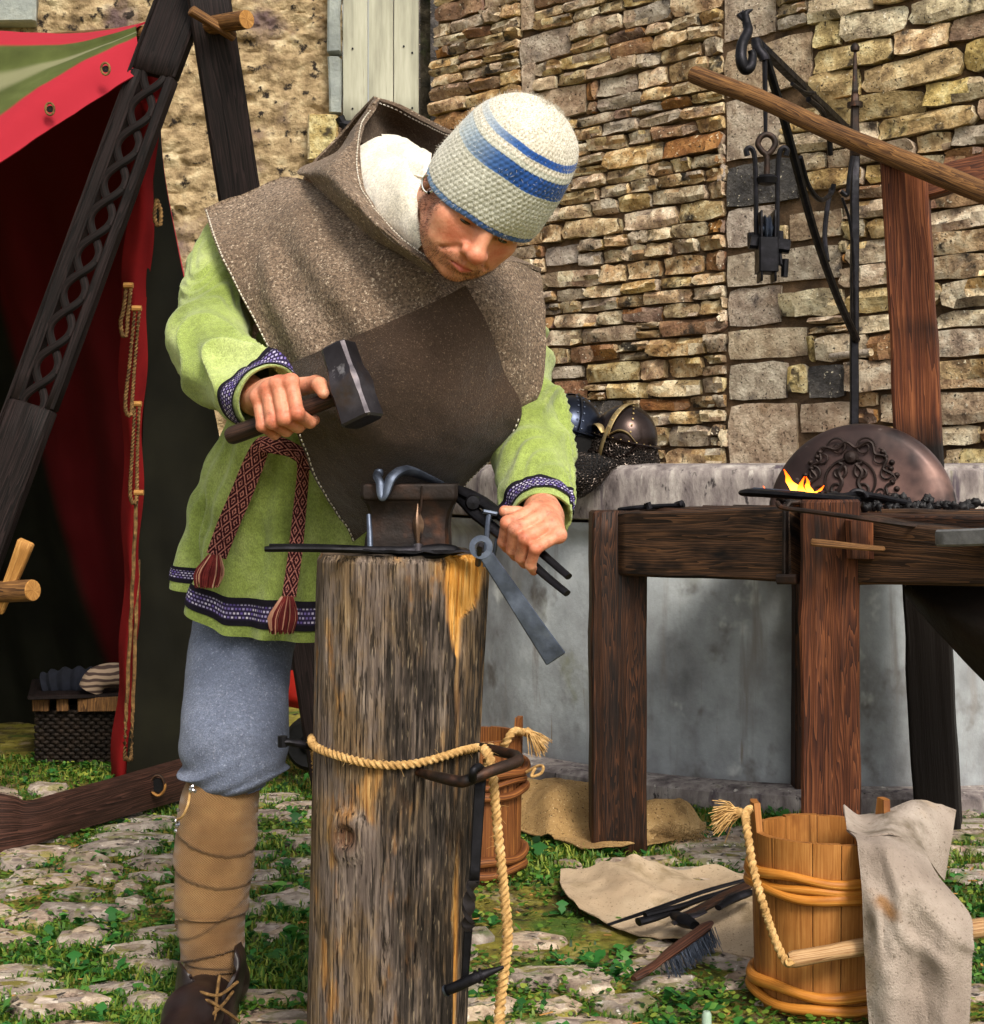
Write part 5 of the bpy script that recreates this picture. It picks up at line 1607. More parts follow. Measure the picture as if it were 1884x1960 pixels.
for k in range(260):
    a = random.random()
    p = P(1240 + 108 * a, 1606 - 6 * a + random.uniform(-16, 10), 4.02)
    p[2] = max(p[2], .012)
    d = np.array([random.gauss(0, .5), -.5, random.gauss(-.1, .3)]) * random.uniform(.015, .05)
    fr.tube([p, p + d * .6 + np.array([0, 0, .006]), p + d], .0008, 3)
o = fr.build('fringe', M['burlap'], sk, smooth=0); o['kind'] = 'stuff'
def on_cloth(px, py, up):
    """a point just above the cloth or the ground under a picture point."""
    d = 2850 / (py - 905)
    p = P(px, py, d)
    p = P(px, py, d * (1 - (up + .03) / .95))
    return p
wb = thing('wire_brush', 'wire brush with dark wooden handle lying at the front of the cloth', 'brush', on_cloth(1290, 1820, 0))
pth = cr([on_cloth(1213, 1874, .0), on_cloth(1250, 1850, .01), on_cloth(1285, 1822, .02), on_cloth(1330, 1790, .035), on_cloth(1362, 1766, .045)], 30)
MB().tube(pth, np.interp(np.linspace(0, 1, 30), [0, .06, .35, .5, .9, 1], [.007, .0105, .009, .0125, .0125, .006]), 12, flat=.7).build('handle', wood('dark_brush_wood', C('1d100c'), C('41261b'), C('6b4432'), 1.2, .5), wb)
bb = MB()
for k in range(420):
    t_ = random.uniform(.46, .98); i = int(t_ * 29)
    p = pth[i] + np.array([random.uniform(-.012, .012), random.uniform(-.006, .006), -.004])
    d = np.array([.012 + random.gauss(0, .004), -.006 + random.gauss(0, .004), -.034 + random.gauss(0, .003)])
    bb.tube([p, p + d], .0006, 3)
o = bb.build('bristles', M['steel_blue'], wb, smooth=0); o['kind'] = 'stuff'
def tool(name, label, cat, pts, rad, mat='iron', flat=.7, extra=()):
    r = thing(name, label, cat, on_cloth(*pts[len(pts) // 2][:2], 0))
    pth = cr([on_cloth(*q) for q in pts], 40)
    MB().tube(pth, np.interp(np.linspace(0, 1, 40), np.linspace(0, 1, len(rad)), rad), 10, flat=flat).build('shaft', M[mat], r)
    for (nm, ps, rd, mt) in extra:
        MB().tube(cr([on_cloth(*q) for q in ps], 20), np.interp(np.linspace(0, 1, 20), np.linspace(0, 1, len(rd)), rd), 10, flat=flat).build(nm, M[mt], r)
    return r
tool('long_rasp', 'thin dark iron rod at the top of the tools on the cloth', 'iron rod', [(1165, 1770, .015), (1260, 1738, .02), (1350, 1706, .03), (1436, 1682, .04)], [.004, .006, .006, .005])
tool('cloth_tongs', 'dark iron tongs with open jaws among the tools on the cloth', 'tongs', [(1222, 1765, .02), (1270, 1752, .025), (1340, 1722, .03), (1432, 1696, .04)], [.012, .009, .008, .007],
     extra=[('rein', [(1235, 1752, .03), (1300, 1735, .035), (1370, 1712, .04), (1430, 1690, .045)], [.008, .007, .006, .005], 'iron')])
tool('hand_hammer', 'black hand hammer with dark wooden shaft beside the wire brush', 'hammer', [(1300, 1758, .03), (1345, 1738, .04), (1395, 1712, .045), (1440, 1692, .05)], [.01, .012, .013, .011], 'oak_char',
     extra=[('head', [(1292, 1752, .025), (1310, 1762, .03), (1330, 1772, .03)], [.012, .02, .012], 'iron')])
tool('flat_file', 'flat grey steel file with wooden tang end on the cloth', 'file', [(1288, 1768, .025), (1310, 1757, .035), (1332, 1752, .04), (1352, 1745, .045)], [.01, .013, .011, .006], 'hammer', .35)
tool('cloth_chisel', 'short black chisel lying nearest the bucket on the cloth', 'chisel', [(1375, 1738, .04), (1400, 1722, .045), (1425, 1712, .05), (1438, 1708, .05)], [.008, .012, .012, .009])
# the ball-like cap at the very bottom edge
bc = tag(MB().lathe([(.001, .02), (.006, .0195), (.0085, .014), (.0085, 0), (.0095, -.004)], on_cloth(1353, 1958, -.02), 20).build('bottle_neck', simple('green_glass', [(.4, C('8aa08c')), (.7, C('b8cbb6'))], 4, rough=.1, bump=0, spec=.6), None, loc=on_cloth(1353, 1958, -.02)), 'small pale bottle neck poking out of the grass', 'bottle')

# ================================================================ RED MACHINE BEHIND THE LOG
rm = thing('red_machine', 'red garden machine with black wheel glimpsed between leg and log', 'machine', P(590, 1475, 5.0))
M['redpaint'] = simple('red_paint', [(.3, C('8c1a10')), (.7, C('b82c1c'))], 5, rough=.4, bump=.05, spec=.5)
MB().grid(cr(np.array([[P(548, 1283, 4.95), P(600, 1283, 4.9), P(640, 1290, 4.9), P(640, 1290, 5.3), P(548, 1283, 5.3)],
          [P(545, 1330, 4.92), P(600, 1338, 4.86), P(640, 1345, 4.86), P(640, 1345, 5.3), P(545, 1330, 5.3)],
          [P(550, 1352, 4.94), P(602, 1362, 4.88), P(640, 1372, 4.88), P(640, 1372, 5.3), P(550, 1352, 5.3)]]), 14), True, (True, True)).build('engine_cover', M['redpaint'], rm, smooth=35)
MB().lathe([(.001, .03), (.05, .03), (.07, .035), (.085, .02), (.088, 0), (.085, -.02), (.07, -.035), (.001, -.035)], P(598, 1422, 4.9), 32, axis=(-.3, -1, 0)).build('wheel', simple('black_rubber', [(.3, C('0a0a0a')), (.7, C('171616'))], 20, rough=.7), rm)
MB().lathe([(.001, .045), (.02, .043), (.03, .034)], P(598, 1422, 4.9), 20, axis=(-.3, -1, 0)).build('hub', M['iron'], rm)
MB().beam(P(560, 1295, 5.1), P(560, 1235, 5.1), .12, .12, up=(0, 1, 0), ch=.02).build('engine', M['iron'], rm)
MB().lathe([(.001, .012), (.011, .008), (.014, 0), (.011, -.008), (.001, -.012)], P(585, 1277, 4.9), 12, axis=(0, -1, 0)).build('highlight_ball', simple('white_highlight', [(.3, C('d8d8d4')), (.7, C('f0f0ec'))], 3, rough=.3, bump=0), rm)  # white ball stands in for a highlight on the red cover
# ================================================================ TENT
tent = thing('tent', 'red and olive canvas tent with dark carved crossed planks at its end', 'tent', (-1.0, 4.4, 0))
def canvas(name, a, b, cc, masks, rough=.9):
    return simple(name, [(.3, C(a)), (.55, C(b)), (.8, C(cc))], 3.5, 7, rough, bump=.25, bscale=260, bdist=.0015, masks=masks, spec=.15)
M['tent_in'] = canvas('tent_inside_shaded_canvas', '12120c', '1c1c13', '27261a', {'R': C('5c1216')})  # coloured darker than the outer canvas, so it carries the tent's shade
M['tent_roof'] = canvas('tent_roof_canvas', '363c1c', '4e562c', '6e7446', {'R': C('9a2430'), 'G': C('8e8a6c')})
M['tent_red'] = canvas('tent_red_edge', '5c0e10', '7c1516', '961f1e', None)
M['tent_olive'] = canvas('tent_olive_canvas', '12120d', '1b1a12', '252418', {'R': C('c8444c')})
def pxy(G):
    return 942 + G[..., 0] / G[..., 1] * 3000, 905 + (CAM_H - G[..., 2]) / G[..., 1] * 3000
# far slope, seen from inside; broad red stripe with a slanting seam
G = patch([[(-420, 70, 4.5), (-60, 75, 4.45), (150, 78, 4.40), (300, 66, 4.36)],
           [(-420, 500, 5.1), (-60, 500, 5.1), (140, 500, 5.02), (292, 500, 4.8)],
           [(-420, 950, 5.6), (-60, 950, 5.6), (120, 950, 5.5), (280, 950, 5.1)],
           [(-420, 1392, 6.0), (-60, 1392, 6.0), (100, 1394, 5.95), (270, 1400, 5.8)]], 120, 160)
x_, y_ = pxy(G)
G[..., 1] += .03 * np.sin(G[..., 0] * 26 + 2 * vnoise(G * 2.2, 4)) * ss(80, 600, y_) + fbm(G * 3, 3, 5) * .05
seam = (583 - 0) + (x_ - 0) / .293
red = ss(-14, 14, (x_ - (y_ - 583) * .297) )
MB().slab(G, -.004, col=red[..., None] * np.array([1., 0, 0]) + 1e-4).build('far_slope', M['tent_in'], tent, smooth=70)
# left end and back closing so the inside stays dim
G = patch([[(-420, 70, 4.5), (-700, 60, 4.2)], [(-420, 1392, 6.0), (-900, 1640, 3.9)]], 40, 40)
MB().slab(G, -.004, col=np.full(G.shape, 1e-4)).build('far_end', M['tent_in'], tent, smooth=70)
# near slope thrown up over the ridge: bright red top, olive fold, red hem with eyelets
G = patch([[(-620, 58, 4.62), (-150, 59, 4.44), (0, 62, 4.38), (150, 65, 4.34), (284, 43, 4.28)],
           [(-620, 96, 4.42), (-150, 91, 4.28), (0, 88, 4.24), (128, 89, 4.22), (262, 52, 4.23)],
           [(-620, 300, 4.35), (-150, 186, 4.20), (0, 150, 4.18), (120, 119, 4.18), (262, 62, 4.22)],
           [(-620, 640, 3.80), (-150, 332, 3.94), (0, 228, 3.98), (149, 126, 4.06), (262, 74, 4.17)],
           [(-620, 730, 3.74), (-150, 414, 3.89), (0, 312, 3.93), (130, 226, 4.0), (270, 138, 4.11)]], 120, 200)
vr = np.linspace(0, 4, 120)[:, None] * np.ones((1, 200))
redm = np.maximum(ss(1.12, .98, vr), ss(2.9, 2.98, vr))
pale = ss(.35, .1, np.abs(vr - 2.15 + .3 * fbm(G * 4, 2, 3))) * .55 * (1 - redm)
G[..., 2] += fbm(G * np.array([5, 5, 11]), 3, 8) * .012
MB().slab(G, -.005, col=np.stack([redm, pale, redm * 0], -1) + 1e-4).build('near_slope', M['tent_roof'], tent, smooth=70)
for ex_, ey_ in ((106, 217), (211, 141)):
    c = P(ex_, ey_, 3.95 + ex_ * .0005)
    c = c + np.array([0, -.05, 0])
    MB().tube([c + np.array([math.cos(a) * .011, -.15 * math.sin(a) * .011, math.sin(a) * .015]) for a in np.linspace(0, 6.28, 16, endpoint=False)], .0032, 6, closed=True).build('eyelet', M['rope_dark'], tent)
    MB().lathe([(.0005, .0), (.009, .0)], c + np.array([0, .002, 0]), 12, axis=(0, -1, 0)).build('eyelet_dark', M['black'], tent)  # black disc paints the shade inside the eyelet
G = patch([[(262, 180, 4.14), (290, 168, 4.12), (312, 160, 4.12)], [(262, 190, 4.14), (285, 196, 4.11), (318, 190, 4.12)], [(272, 198, 4.14), (282, 212, 4.12), (312, 215, 4.12)]], 12, 14)
MB().slab(G, -.004).build('tie_flap', M['tent_red'], tent, smooth=70)
# door edge with toggles
edL = [(262, 92), (254, 300), (240, 500), (231, 640), (235, 800), (238, 1000), (235, 1200), (223, 1360), (213, 1492)]
edR = [(305, 88), (300, 280), (288, 470), (279, 660), (273, 830), (268, 1010), (262, 1190), (257, 1350), (249, 1492)]
dd = np.linspace(4.25, 4.83, 9)
G = patch([[(l[0], l[1], d + .03), ((l[0] + r[0]) / 2, (l[1] + r[1]) / 2, d - .03), (r[0], r[1], d)] for l, r, d in zip(edL, edR, dd)], 140, 24)
G[..., 0] += .006 * np.sin(G[..., 2] * 15 + G[..., 0] * 30)
MB().slab(G, -.004).build('door_edge', M['tent_red'], tent, smooth=70)
G = patch([[(r[0] - 3, r[1], d + .01), (r[0] + w * .5, r[1], d + .06), (r[0] + w, r[1], d + .1)] for r, d, w in zip(edR, dd, (4, 8, 52, 106, 147, 188, 226, 255, 285))], 140, 50)
G[..., 1] += fbm(G * np.array([5, 5, 1.4]), 3, 4) * .05
rimm = np.zeros(G.shape[:2]); rimm[:60, -2:] = 1
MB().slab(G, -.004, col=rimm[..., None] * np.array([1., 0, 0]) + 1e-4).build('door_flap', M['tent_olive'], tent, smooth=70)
def cord(pts, d0, d1, name='toggle_loop'):
    pts = np.array([P(x, y, d0 + (d1 - d0) * i / (len(pts) - 1)) for i, (x, y) in enumerate(pts)])
    MB().tube(cr(pts, 90), .0052, 12, twist=190, lobes=3, lob=.2).build(name, M['rope_dark'], tent)
for (x0, y0, x1, y1, d0, d1) in ((246, 548, 238, 640, 4.38, 4.42), (262, 592, 247, 792, 4.38, 4.45), (262, 775, 256, 960, 4.45, 4.52), (266, 945, 246, 1452, 4.5, 4.72)):
    m_ = (x0 + x1) / 2
    cord([(x0 - 4, y0), (m_ - 6, (y0 + y1) / 2), (x1 - 7, y1 - 25), (x1 - 4, y1), (x1 + 4, y1), (x1 + 6, y1 - 25), (m_ + 4, (y0 + y1) / 2), (x0 + 5, y0)], d0 - .05, d1 - .05)
    MB().tube([P(x0 - 9, y0 - 2, d0 - .055), P(x0 + 9, y0 - 2, d0 - .055)], .008, 8).build('toggle', M['palewood'], tent)
cord([(300, 380), (296, 410), (299, 428), (307, 428), (308, 405), (302, 385)], 4.28, 4.3)

# ridge pole, with wedge at its end
MB().tube(cr([P(472, 37, 3.98), P(380, 52, 4.12), P(280, 66, 4.27), P(-500, 120, 5.0)], 30), .024, 14).build('ridge_pole', M['pole'], tent)
e = nrm(P(472, 37, 3.98) - P(380, 52, 4.12))
MB().lathe([(.0235, -.001), (.023, .001), (.001, .0015)], P(472, 37, 3.98) + e * .001, 14, axis=e, caps=(False, True)).build('pole_end', M['palewood'], tent)
MB().beam(P(364, 18, 4.0), P(450, 72, 4.06), .03, .022, ch=.004, w1=.02).build('ridge_wedge', M['pole'], tent)
# carved left plank: two edges with an open braid between
A0, A1 = P(372, -60, 4.14), P(-262, 1665, 3.86)
ax = nrm(A1 - A0); L = np.linalg.norm(A1 - A0)
sx = nrm(np.cross(ax, (0.25, 1, 0))); sy = np.cross(sx, ax)      # sx to the right of the plank, sy towards the back
if sx[0] < 0: sx = -sx
if sy[1] < 0: sy = -sy
def pk(s, w, dep=0): return A0 + ax * s + sx * w + sy * dep
def sp_(py): return (py + 60) / (1665 + 60) * L * 1.0
W2 = .064
s0, s1 = sp_(158), sp_(805)
mb = MB()
mb.beam(pk(0, 0), pk(s0, 0), W2 * 2, .038, up=sy, seg=6, wob=.002)
mb.beam(pk(s1, 0), pk(L, 0), W2 * 2, .038, up=sy, seg=12, wob=.002)
for w, ww in ((-W2 + .016, .034), (W2 - .013, .026)):
    mb.beam(pk(s0 - .004, w), pk(s1 + .004, w), ww, .038, up=sy, seg=12, wob=.001)
mb.build('carved_plank', M['oak_tent'], tent)
nb_ = 9
for k in range(nb_):
    a, b = s0 + (s1 - s0) * k / nb_, s0 + (s1 - s0) * (k + 1) / nb_
    h = b - a
    for ph in (0, 1):
        t_ = np.linspace(-.12, 1.12, 26)
        w = (.030 * np.cos(math.pi * np.clip(t_, 0, 1))) * (1 if ph == 0 else -1)
        pts = np.array([pk(a + h * (t if ph == 0 else t) , ww, -.006 + (.006 if ph else -.004) * math.sin(math.pi * t)) for t, ww in zip(t_, w)])
        MB().tube(pts, .0118, 8, flat=.75, ref=tuple(sy)).build('braid_strand', M['oak_tent'], tent)
MB().beam(P(391, -60, 4.06), P(640, 1545, 4.62), .112, .04, up=(-.2, 1, 0), seg=14, wob=.003).build('right_plank', M['oak_tent'], tent)
# lighter chamfer along the left plank's outer edge
MB().beam(pk(0, -W2 - .002, -.012), pk(L, -W2 - .002, -.012), .008, .02, up=sy, seg=14, wob=.001).build('edge_moulding', M['oak_tent'], tent)
# bottom board standing on edge
tp = [(-160, 1500, 3.78), (-40, 1508, 3.90), (0, 1519, 3.93), (24, 1529, 3.96), (60, 1531, 4.0), (104, 1519, 4.07), (222, 1487, 4.28), (345, 1452, 4.52), (460, 1420, 4.75)]
bt = [(-160, 1664, 3.78), (-40, 1634, 3.90), (0, 1624, 3.93), (24, 1617, 3.96), (60, 1606, 4.0), (104, 1593, 4.07), (222, 1557, 4.28), (345, 1522, 4.52), (460, 1490, 4.75)]
G = patch([tp, [((a[0] + b[0]) / 2, (a[1] + b[1]) / 2, a[2] - .004) for a, b in zip(tp, bt)], bt], 12, 120)
mb = MB().slab(np.swapaxes(G, 0, 1), .04)
mb.build('ground_board', wood('dark_ground_board', C('170d09'), C('35211a'), C('5a3b30'), .9, .6, .3), tent, smooth=35)
c = P(303, 1502, 4.36)
mb = MB().tube([c + np.array([.019 * math.cos(a), -.008, .028 * math.sin(a)]) for a in np.linspace(0, 6.28, 30, endpoint=False)], .006, 8, closed=True, flat=.6)
mb.build('mortise_rim', M['oak'], tent)
MB().lathe([(.0005, 0), (.02, 0)], c + np.array([0, -.006, 0]), 24, axis=(0, -1, .0)).build('mortise_dark', M['black'], tent)  # black disc in place of the shade inside the uncut hole
MB().tube(cr([P(290, 1516, 4.34), P(303, 1523, 4.34), P(314, 1514, 4.34), P(317, 1500, 4.34)], 14), [.002] + [.0075] * 12 + [.002], 8, flat=.5).build('tenon_end', M['palewood'], tent)
# side rail tenon and wedge at the left border
MB().tube([P(-220, 1142, 4.0), P(0, 1133, 3.83), P(62, 1130, 3.78)], .0265, 16).build('side_pole', M['pole'], tent)
e = nrm(P(62, 1130, 3.78) - P(0, 1133, 3.83))
MB().lathe([(.026, -.001), (.025, .002), (.001, .003)], P(62, 1130, 3.78) + e * .001, 16, axis=e, caps=(False, True)).build('side_pole_end', M['palewood'], tent)
MB().beam(P(50, 1036, 3.79), P(-2, 1172, 3.84), .040, .02, up=(0, 1, 0), w1=.026, ch=.003).build('side_wedge', M['palewood'], tent)

# wicker chest and rolled blankets inside
ch = thing('wicker_chest', 'low dark wicker chest with pale lid slats inside the tent', 'basket', P(150, 1460, 5.1))
bx0, bx1 = P(68, 0, 5.1)[0], P(262, 0, 5.1)[0]
zb, zt = 0.0, P(0, 1352, 5.1)[2]
mb = MB()
for k in range(14):
    z = zb + .012 + (zt - zb - .03) * k / 13
    path = []
    for i in range(41):
        x = bx0 + (bx1 - bx0) * i / 40
        path.append((x, 5.1 + .008 * math.cos(i * math.pi / 2 + (k % 2) * math.pi), z))
    mb.tube(path, .0068, 6)
o = mb.build('wicker_weave', simple('dark_wicker', [(.3, C('120e0a')), (.6, C('2a2018')), (.8, C('4a3a2a'))], 30, rough=.7), ch); o['kind'] = 'stuff'
MB().beam(((bx0 + bx1) / 2, 5.12, (zb + zt) / 2), ((bx0 + bx1) / 2, 5.5, (zb + zt) / 2), bx1 - bx0 - .02, zt - zb, ch=.01).build('box_body', M['oak_tent'], ch)
for (a, b) in ((62, 94), (110, 132), (150, 262)):
    MB().beam(P((a + b) / 2, 1334, 5.08), P((a + b) / 2, 1361, 5.08), (b - a) / 3000 * 5.08, .02, up=(0, 1, 0), ch=.003).build('lid_slat', M['pole'], ch)  # browner wood puts the tent's shade into the slat colour
MB().beam(P(160, 1334, 5.06), P(160, 1334, 5.5) * np.array([1, 1, 0]) + np.array([0, 0, P(160, 1334, 5.06)[2]]), bx1 - bx0 + .02, .012, ch=.003).build('lid', M['oak_tent'], ch)
bl = thing('blanket_roll', 'dark blue-black rolled blanket lying on the wicker chest', 'blanket', P(130, 1330, 5.2))
G = cr(np.array([P(84, 1316, 5.2), P(110, 1308, 5.2), P(150, 1304, 5.2), P(185, 1306, 5.2)]), 30)
MB().tube(G, [.02] + [.046 + .006 * math.sin(i * 1.1) for i in range(28)] + [.02], 20).build('roll', simple('dark_blue_wool', [(.3, C('0e1016')), (.6, C('1a1d28')), (.8, C('2b2f3c'))], 12, rough=.95, bump=.5), bl)
b2 = thing('striped_roll', 'pale striped blanket roll at the right end of the wicker chest', 'blanket', P(205, 1330, 5.15))
kk = NT('striped_wool')
wv = kk.n("TexWave", wave_type='BANDS', bands_direction='Z')
kk.l(kk.coord('Object'), wv.inputs[0]); wv.inputs['Scale'].default_value = 16; wv.inputs['Distortion'].default_value = 3
M['striped'] = kk.fin(kk.ramp(wv.outputs[1], [(.3, C('4a3a34')), (.6, C('a08a74'))]), .95)
G = cr(np.array([P(172, 1322, 5.1), P(185, 1300, 5.1), P(215, 1292, 5.12), P(250, 1296, 5.15)]), 24)
MB().tube(G, [.015] + [.04] * 22 + [.02], 18).build('roll', M['striped'], b2)
# ================================================================ THE SMITH
def sdf_mesh(fn, lo, hi, h):
    """surface nets over fn(points)->distance on a dense grid."""
    lo = np.asarray(lo, float)
    n = np.ceil((np.asarray(hi) - lo) / h).astype(int) + 1
    F = np.empty(tuple(n), np.float32)
    yz = np.stack(np.meshgrid(lo[1] + h * np.arange(n[1]), lo[2] + h * np.arange(n[2]), indexing='ij'), -1)
    st = max(1, int(600000 / (n[1] * n[2])))
    for i in range(0, n[0], st):
        xs = lo[0] + h * np.arange(i, min(n[0], i + st))
        p = np.concatenate([np.broadcast_to(xs[:, None, None, None], (len(xs), n[1], n[2], 1)), np.broadcast_to(yz, (len(xs),) + yz.shape)], -1)
        F[i:i + st] = fn(p.reshape(-1, 3)).reshape(len(xs), n[1], n[2])
    S = F < 0
    c = [S[a:n[0] - 1 + a, b:n[1] - 1 + b, d:n[2] - 1 + d] for a in (0, 1) for b in (0, 1) for d in (0, 1)]
    cnt = sum(x.astype(np.int8) for x in c)
    act = (cnt > 0) & (cnt < 8)
    ids = -np.ones(act.shape, np.int64)
    I = np.argwhere(act)
    ids[act] = np.arange(len(I))
    acc = np.zeros((len(I), 3)); w = np.zeros(len(I))
    corners = [(a, b, d) for a in (0, 1) for b in (0, 1) for d in (0, 1)]
    val = {k: F[I[:, 0] + k[0], I[:, 1] + k[1], I[:, 2] + k[2]] for k in corners}
    for a in corners:
        for ax_ in range(3):
            if a[ax_] == 0:
                b = tuple(1 if i == ax_ else a[i] for i in range(3))
                fa, fb = val[a], val[b]
                m = (fa < 0) != (fb < 0)
                t = np.where(m, fa / np.where(fa == fb, 1, fa - fb), 0)
                pt = np.array(a)[None] + t[:, None] * (np.array(b) - np.array(a))[None]
                acc[m] += pt[m]; w[m] += 1
    V = lo + h * (I + acc / w[:, None])
    quads = []
    for ax_ in range(3):
        sl0 = [slice(None)] * 3; sl1 = [slice(None)] * 3
        sl0[ax_] = slice(0, -1); sl1[ax_] = slice(1, None)
        a, b = S[tuple(sl0)], S[tuple(sl1)]
        u, v = [(1, 2), (2, 0), (0, 1)][ax_]
        e = np.argwhere(a != b)
        ok = (e[:, u] > 0) & (e[:, v] > 0) & (e[:, u] < n[u] - 1) & (e[:, v] < n[v] - 1)
        e = e[ok]
        ins = a[e[:, 0], e[:, 1], e[:, 2]]
        def g(du, dv):
            k = e.copy(); k[:, u] -= du; k[:, v] -= dv
            return ids[k[:, 0], k[:, 1], k[:, 2]]
        q = np.stack([g(1, 1), g(0, 1), g(0, 0), g(1, 0)], -1)
        q[~ins] = q[~ins][:, ::-1]
        quads.append(q)
    return V, np.concatenate(quads)

def smin(a, b, k):
    h = np.clip(.5 + .5 * (b - a) / k, 0, 1)
    return b + (a - b) * h - k * h * (1 - h)
def smax(a, b, k): return -smin(-a, -b, k)
def s_ell(p, c, r):
    r = np.asarray(r, float)
    q = p - np.asarray(c, float)
    k0 = np.linalg.norm(q / r, axis=-1); k1 = np.linalg.norm(q / (r * r), axis=-1) + 1e-9
    return k0 * (k0 - 1) / k1
def s_sph(p, c, r): return np.linalg.norm(p - np.asarray(c, float), axis=-1) - r
def s_cap(p, a, b, ra, rb=None):
    rb = ra if rb is None else rb
    a, b = np.asarray(a, float), np.asarray(b, float)
    ba = b - a
    h = np.clip(((p - a) @ ba) / (ba @ ba), 0, 1)
    return np.linalg.norm(p - a - h[:, None] * ba, axis=-1) - (ra + (rb - ra) * h)

# ---- head frame
HU = nrm(np.array([.56, -.50, .66])); HL = nrm(np.array([.819, .452, -.352])); HL = nrm(HL - HU * (HL @ HU)); HF = np.cross(HL, HU)
HE = P(935, 435, 2.235)
HC = HE - HF * .088 - HU * .002
HM = np.stack([HL, HF, HU])                 # local -> world: p @ HM + HC
def hw(p): return np.asarray(p, float) @ HM + HC
def head_warp(p):
    p = p.copy()
    z = p[:, 2]
    p[:, 2] = np.where(z < -.042, -.042 + (z + .042) * (1 + .27 * ss(-.042, -.055, z)), z)
    return p
def head_sdf(p):
    p = head_warp(p)
    ax_ = p.copy(); ax_[:, 0] = np.abs(p[:, 0])
    d = s_ell(p, (0, -.012, .042), (.074, .094, .088))
    d = smin(d, s_ell(p, (0, .030, -.030), (.063, .066, .080)), .03)
    d = smin(d, s_ell(p, (0, .046, -.078), (.046, .044, .036)), .03)
    d = smin(d, s_ell(p, (0, .076, -.106), (.022, .016, .016)), .02)
    d = smin(d, s_ell(ax_, (.034, .052, -.056), (.026, .026, .030)), .025)
    d = smin(d, s_cap(ax_, (.054, .0, -.055), (.030, .055, -.098), .016, .014), .022)
    d = smin(d, s_ell(ax_, (.047, .058, -.024), (.020, .018, .017)), .022)
    d = smin(d, s_cap(ax_, (.012, .088, .020), (.044, .070, .018), .009, .008), .014)      # brow
    d = smax(d, -s_ell(ax_, (.031, .098, -.002), (.019, .017, .012)), .014)                  # socket
    d = smin(d, s_ell(ax_, (.031, .070, -.001), (.0165, .0165, .0135)), .004)                # lid ball
    d = smin(d, s_cap(ax_, (.016, .086, -.013), (.040, .076, -.012), .004, .003), .007)      # lower lid
    d = smin(d, s_cap(p, (0, .088, .012), (0, .109, -.031), .0088, .0112), .012)            # bridge
    d = smin(d, s_ell(p, (0, .113, -.035), (.0150, .0125, .0118)), .008)                     # tip
    d = smin(d, s_ell(ax_, (.0160, .0985, -.0385), (.0086, .0115, .0092)), .005)               # wings
    d = smax(d, -s_ell(ax_, (.0065, .106, -.0475), (.0042, .006, .004)), .003)               # nostrils
    d = smax(d, -s_cap(ax_, (.020, .099, -.040), (.036, .083, -.066), .0028, .0028), .009)    # nose to mouth fold
    d = smin(d, s_ell(p, (0, .078, -.068), (.030, .020, .020)), .015)                        # muzzle
    d = smin(d, s_cap(ax_, (.0, .0995, -.0675), (.024, .087, -.0715), .0056, .0030), .005)    # upper lip
    d = smin(d, s_cap(ax_, (.0, .0980, -.0800), (.021, .087, -.0775), .0070, .0036), .005)   # lower lip
    d = smax(d, -s_cap(ax_, (.0, .105, -.0738), (.026, .089, -.0745), .0016, .0014), .0025)   # mouth line
    d = smax(d, -s_ell(p, (0, .103, -.0925), (.016, .009, .005)), .008)                      # under the lip
    ear = s_ell(ax_, (.076, -.012, -.012), (.0065, .018, .029))
    ear = smax(ear, -s_ell(ax_, (.083, -.010, -.010), (.005, .010, .018)), .004)
    d = smin(d, ear, .006)
    d = smin(d, s_cap(p, (0, -.030, -.050), NECKL, .054, .062), .03)
    return d
NECKB = P(805, 430, 2.56)
NECKL = (NECKB - HC) @ HM.T
Vh, Qh = sdf_mesh(head_sdf, (-.1, -.19, -.20), (.1, .14, .142), .0021)
def head_col(V):
    V = head_warp(V)
    x, y, z = np.abs(V[:, 0]), V[:, 1], V[:, 2]
    nz = fbm(V * 60, 3, 4)
    lips = ss(.006, -.002, s_cap(np.stack([x, y, z], -1), (0, .0985, -.0745), (.019, .088, -.074), .0075, .003)) * ss(.08, .088, y)
    beard = ss(-.050, -.062, z + .012 * ss(.03, .06, x) + nz * .006) * ss(-.04, .02, y)
    beard = np.maximum(beard, ss(.046, .056, x) * ss(.012, -.03, z) * ss(-.03, .0, y) * ss(.075, .05, y))
    beard = beard * (1 - lips) * ss(.088, .082, y - 10 * np.abs(z + .0) * 0 + np.where(z > -.085, 0, 0) * 0 + .0) if False else beard * (1 - lips)
    cheeks = np.exp(-(((x - .038) / .022) ** 2 + ((z + .03) / .022) ** 2)) * .6 + np.exp(-((x / .014) ** 2 + ((z + .04) / .016) ** 2)) * .7
    brow = ss(.006, .0, s_cap(np.stack([x, y, z], -1), (.014, .092, .0215), (.042, .078, .021), .0035, .002))
    lash = ss(.0022, .0, s_cap(np.stack([x, y, z], -1), (.019, .0865, -.0105), (.043, .078, -.0085), .0013, .001))
    dark = np.clip(beard * (.26 + .4 * nz) + brow * .8 + lash * .9, 0, 1)
    red = np.clip(cheeks + lips * 1.0, 0, 1)
    return np.stack([red, dark, lips], -1) + 1e-4
colh = head_col(Vh)

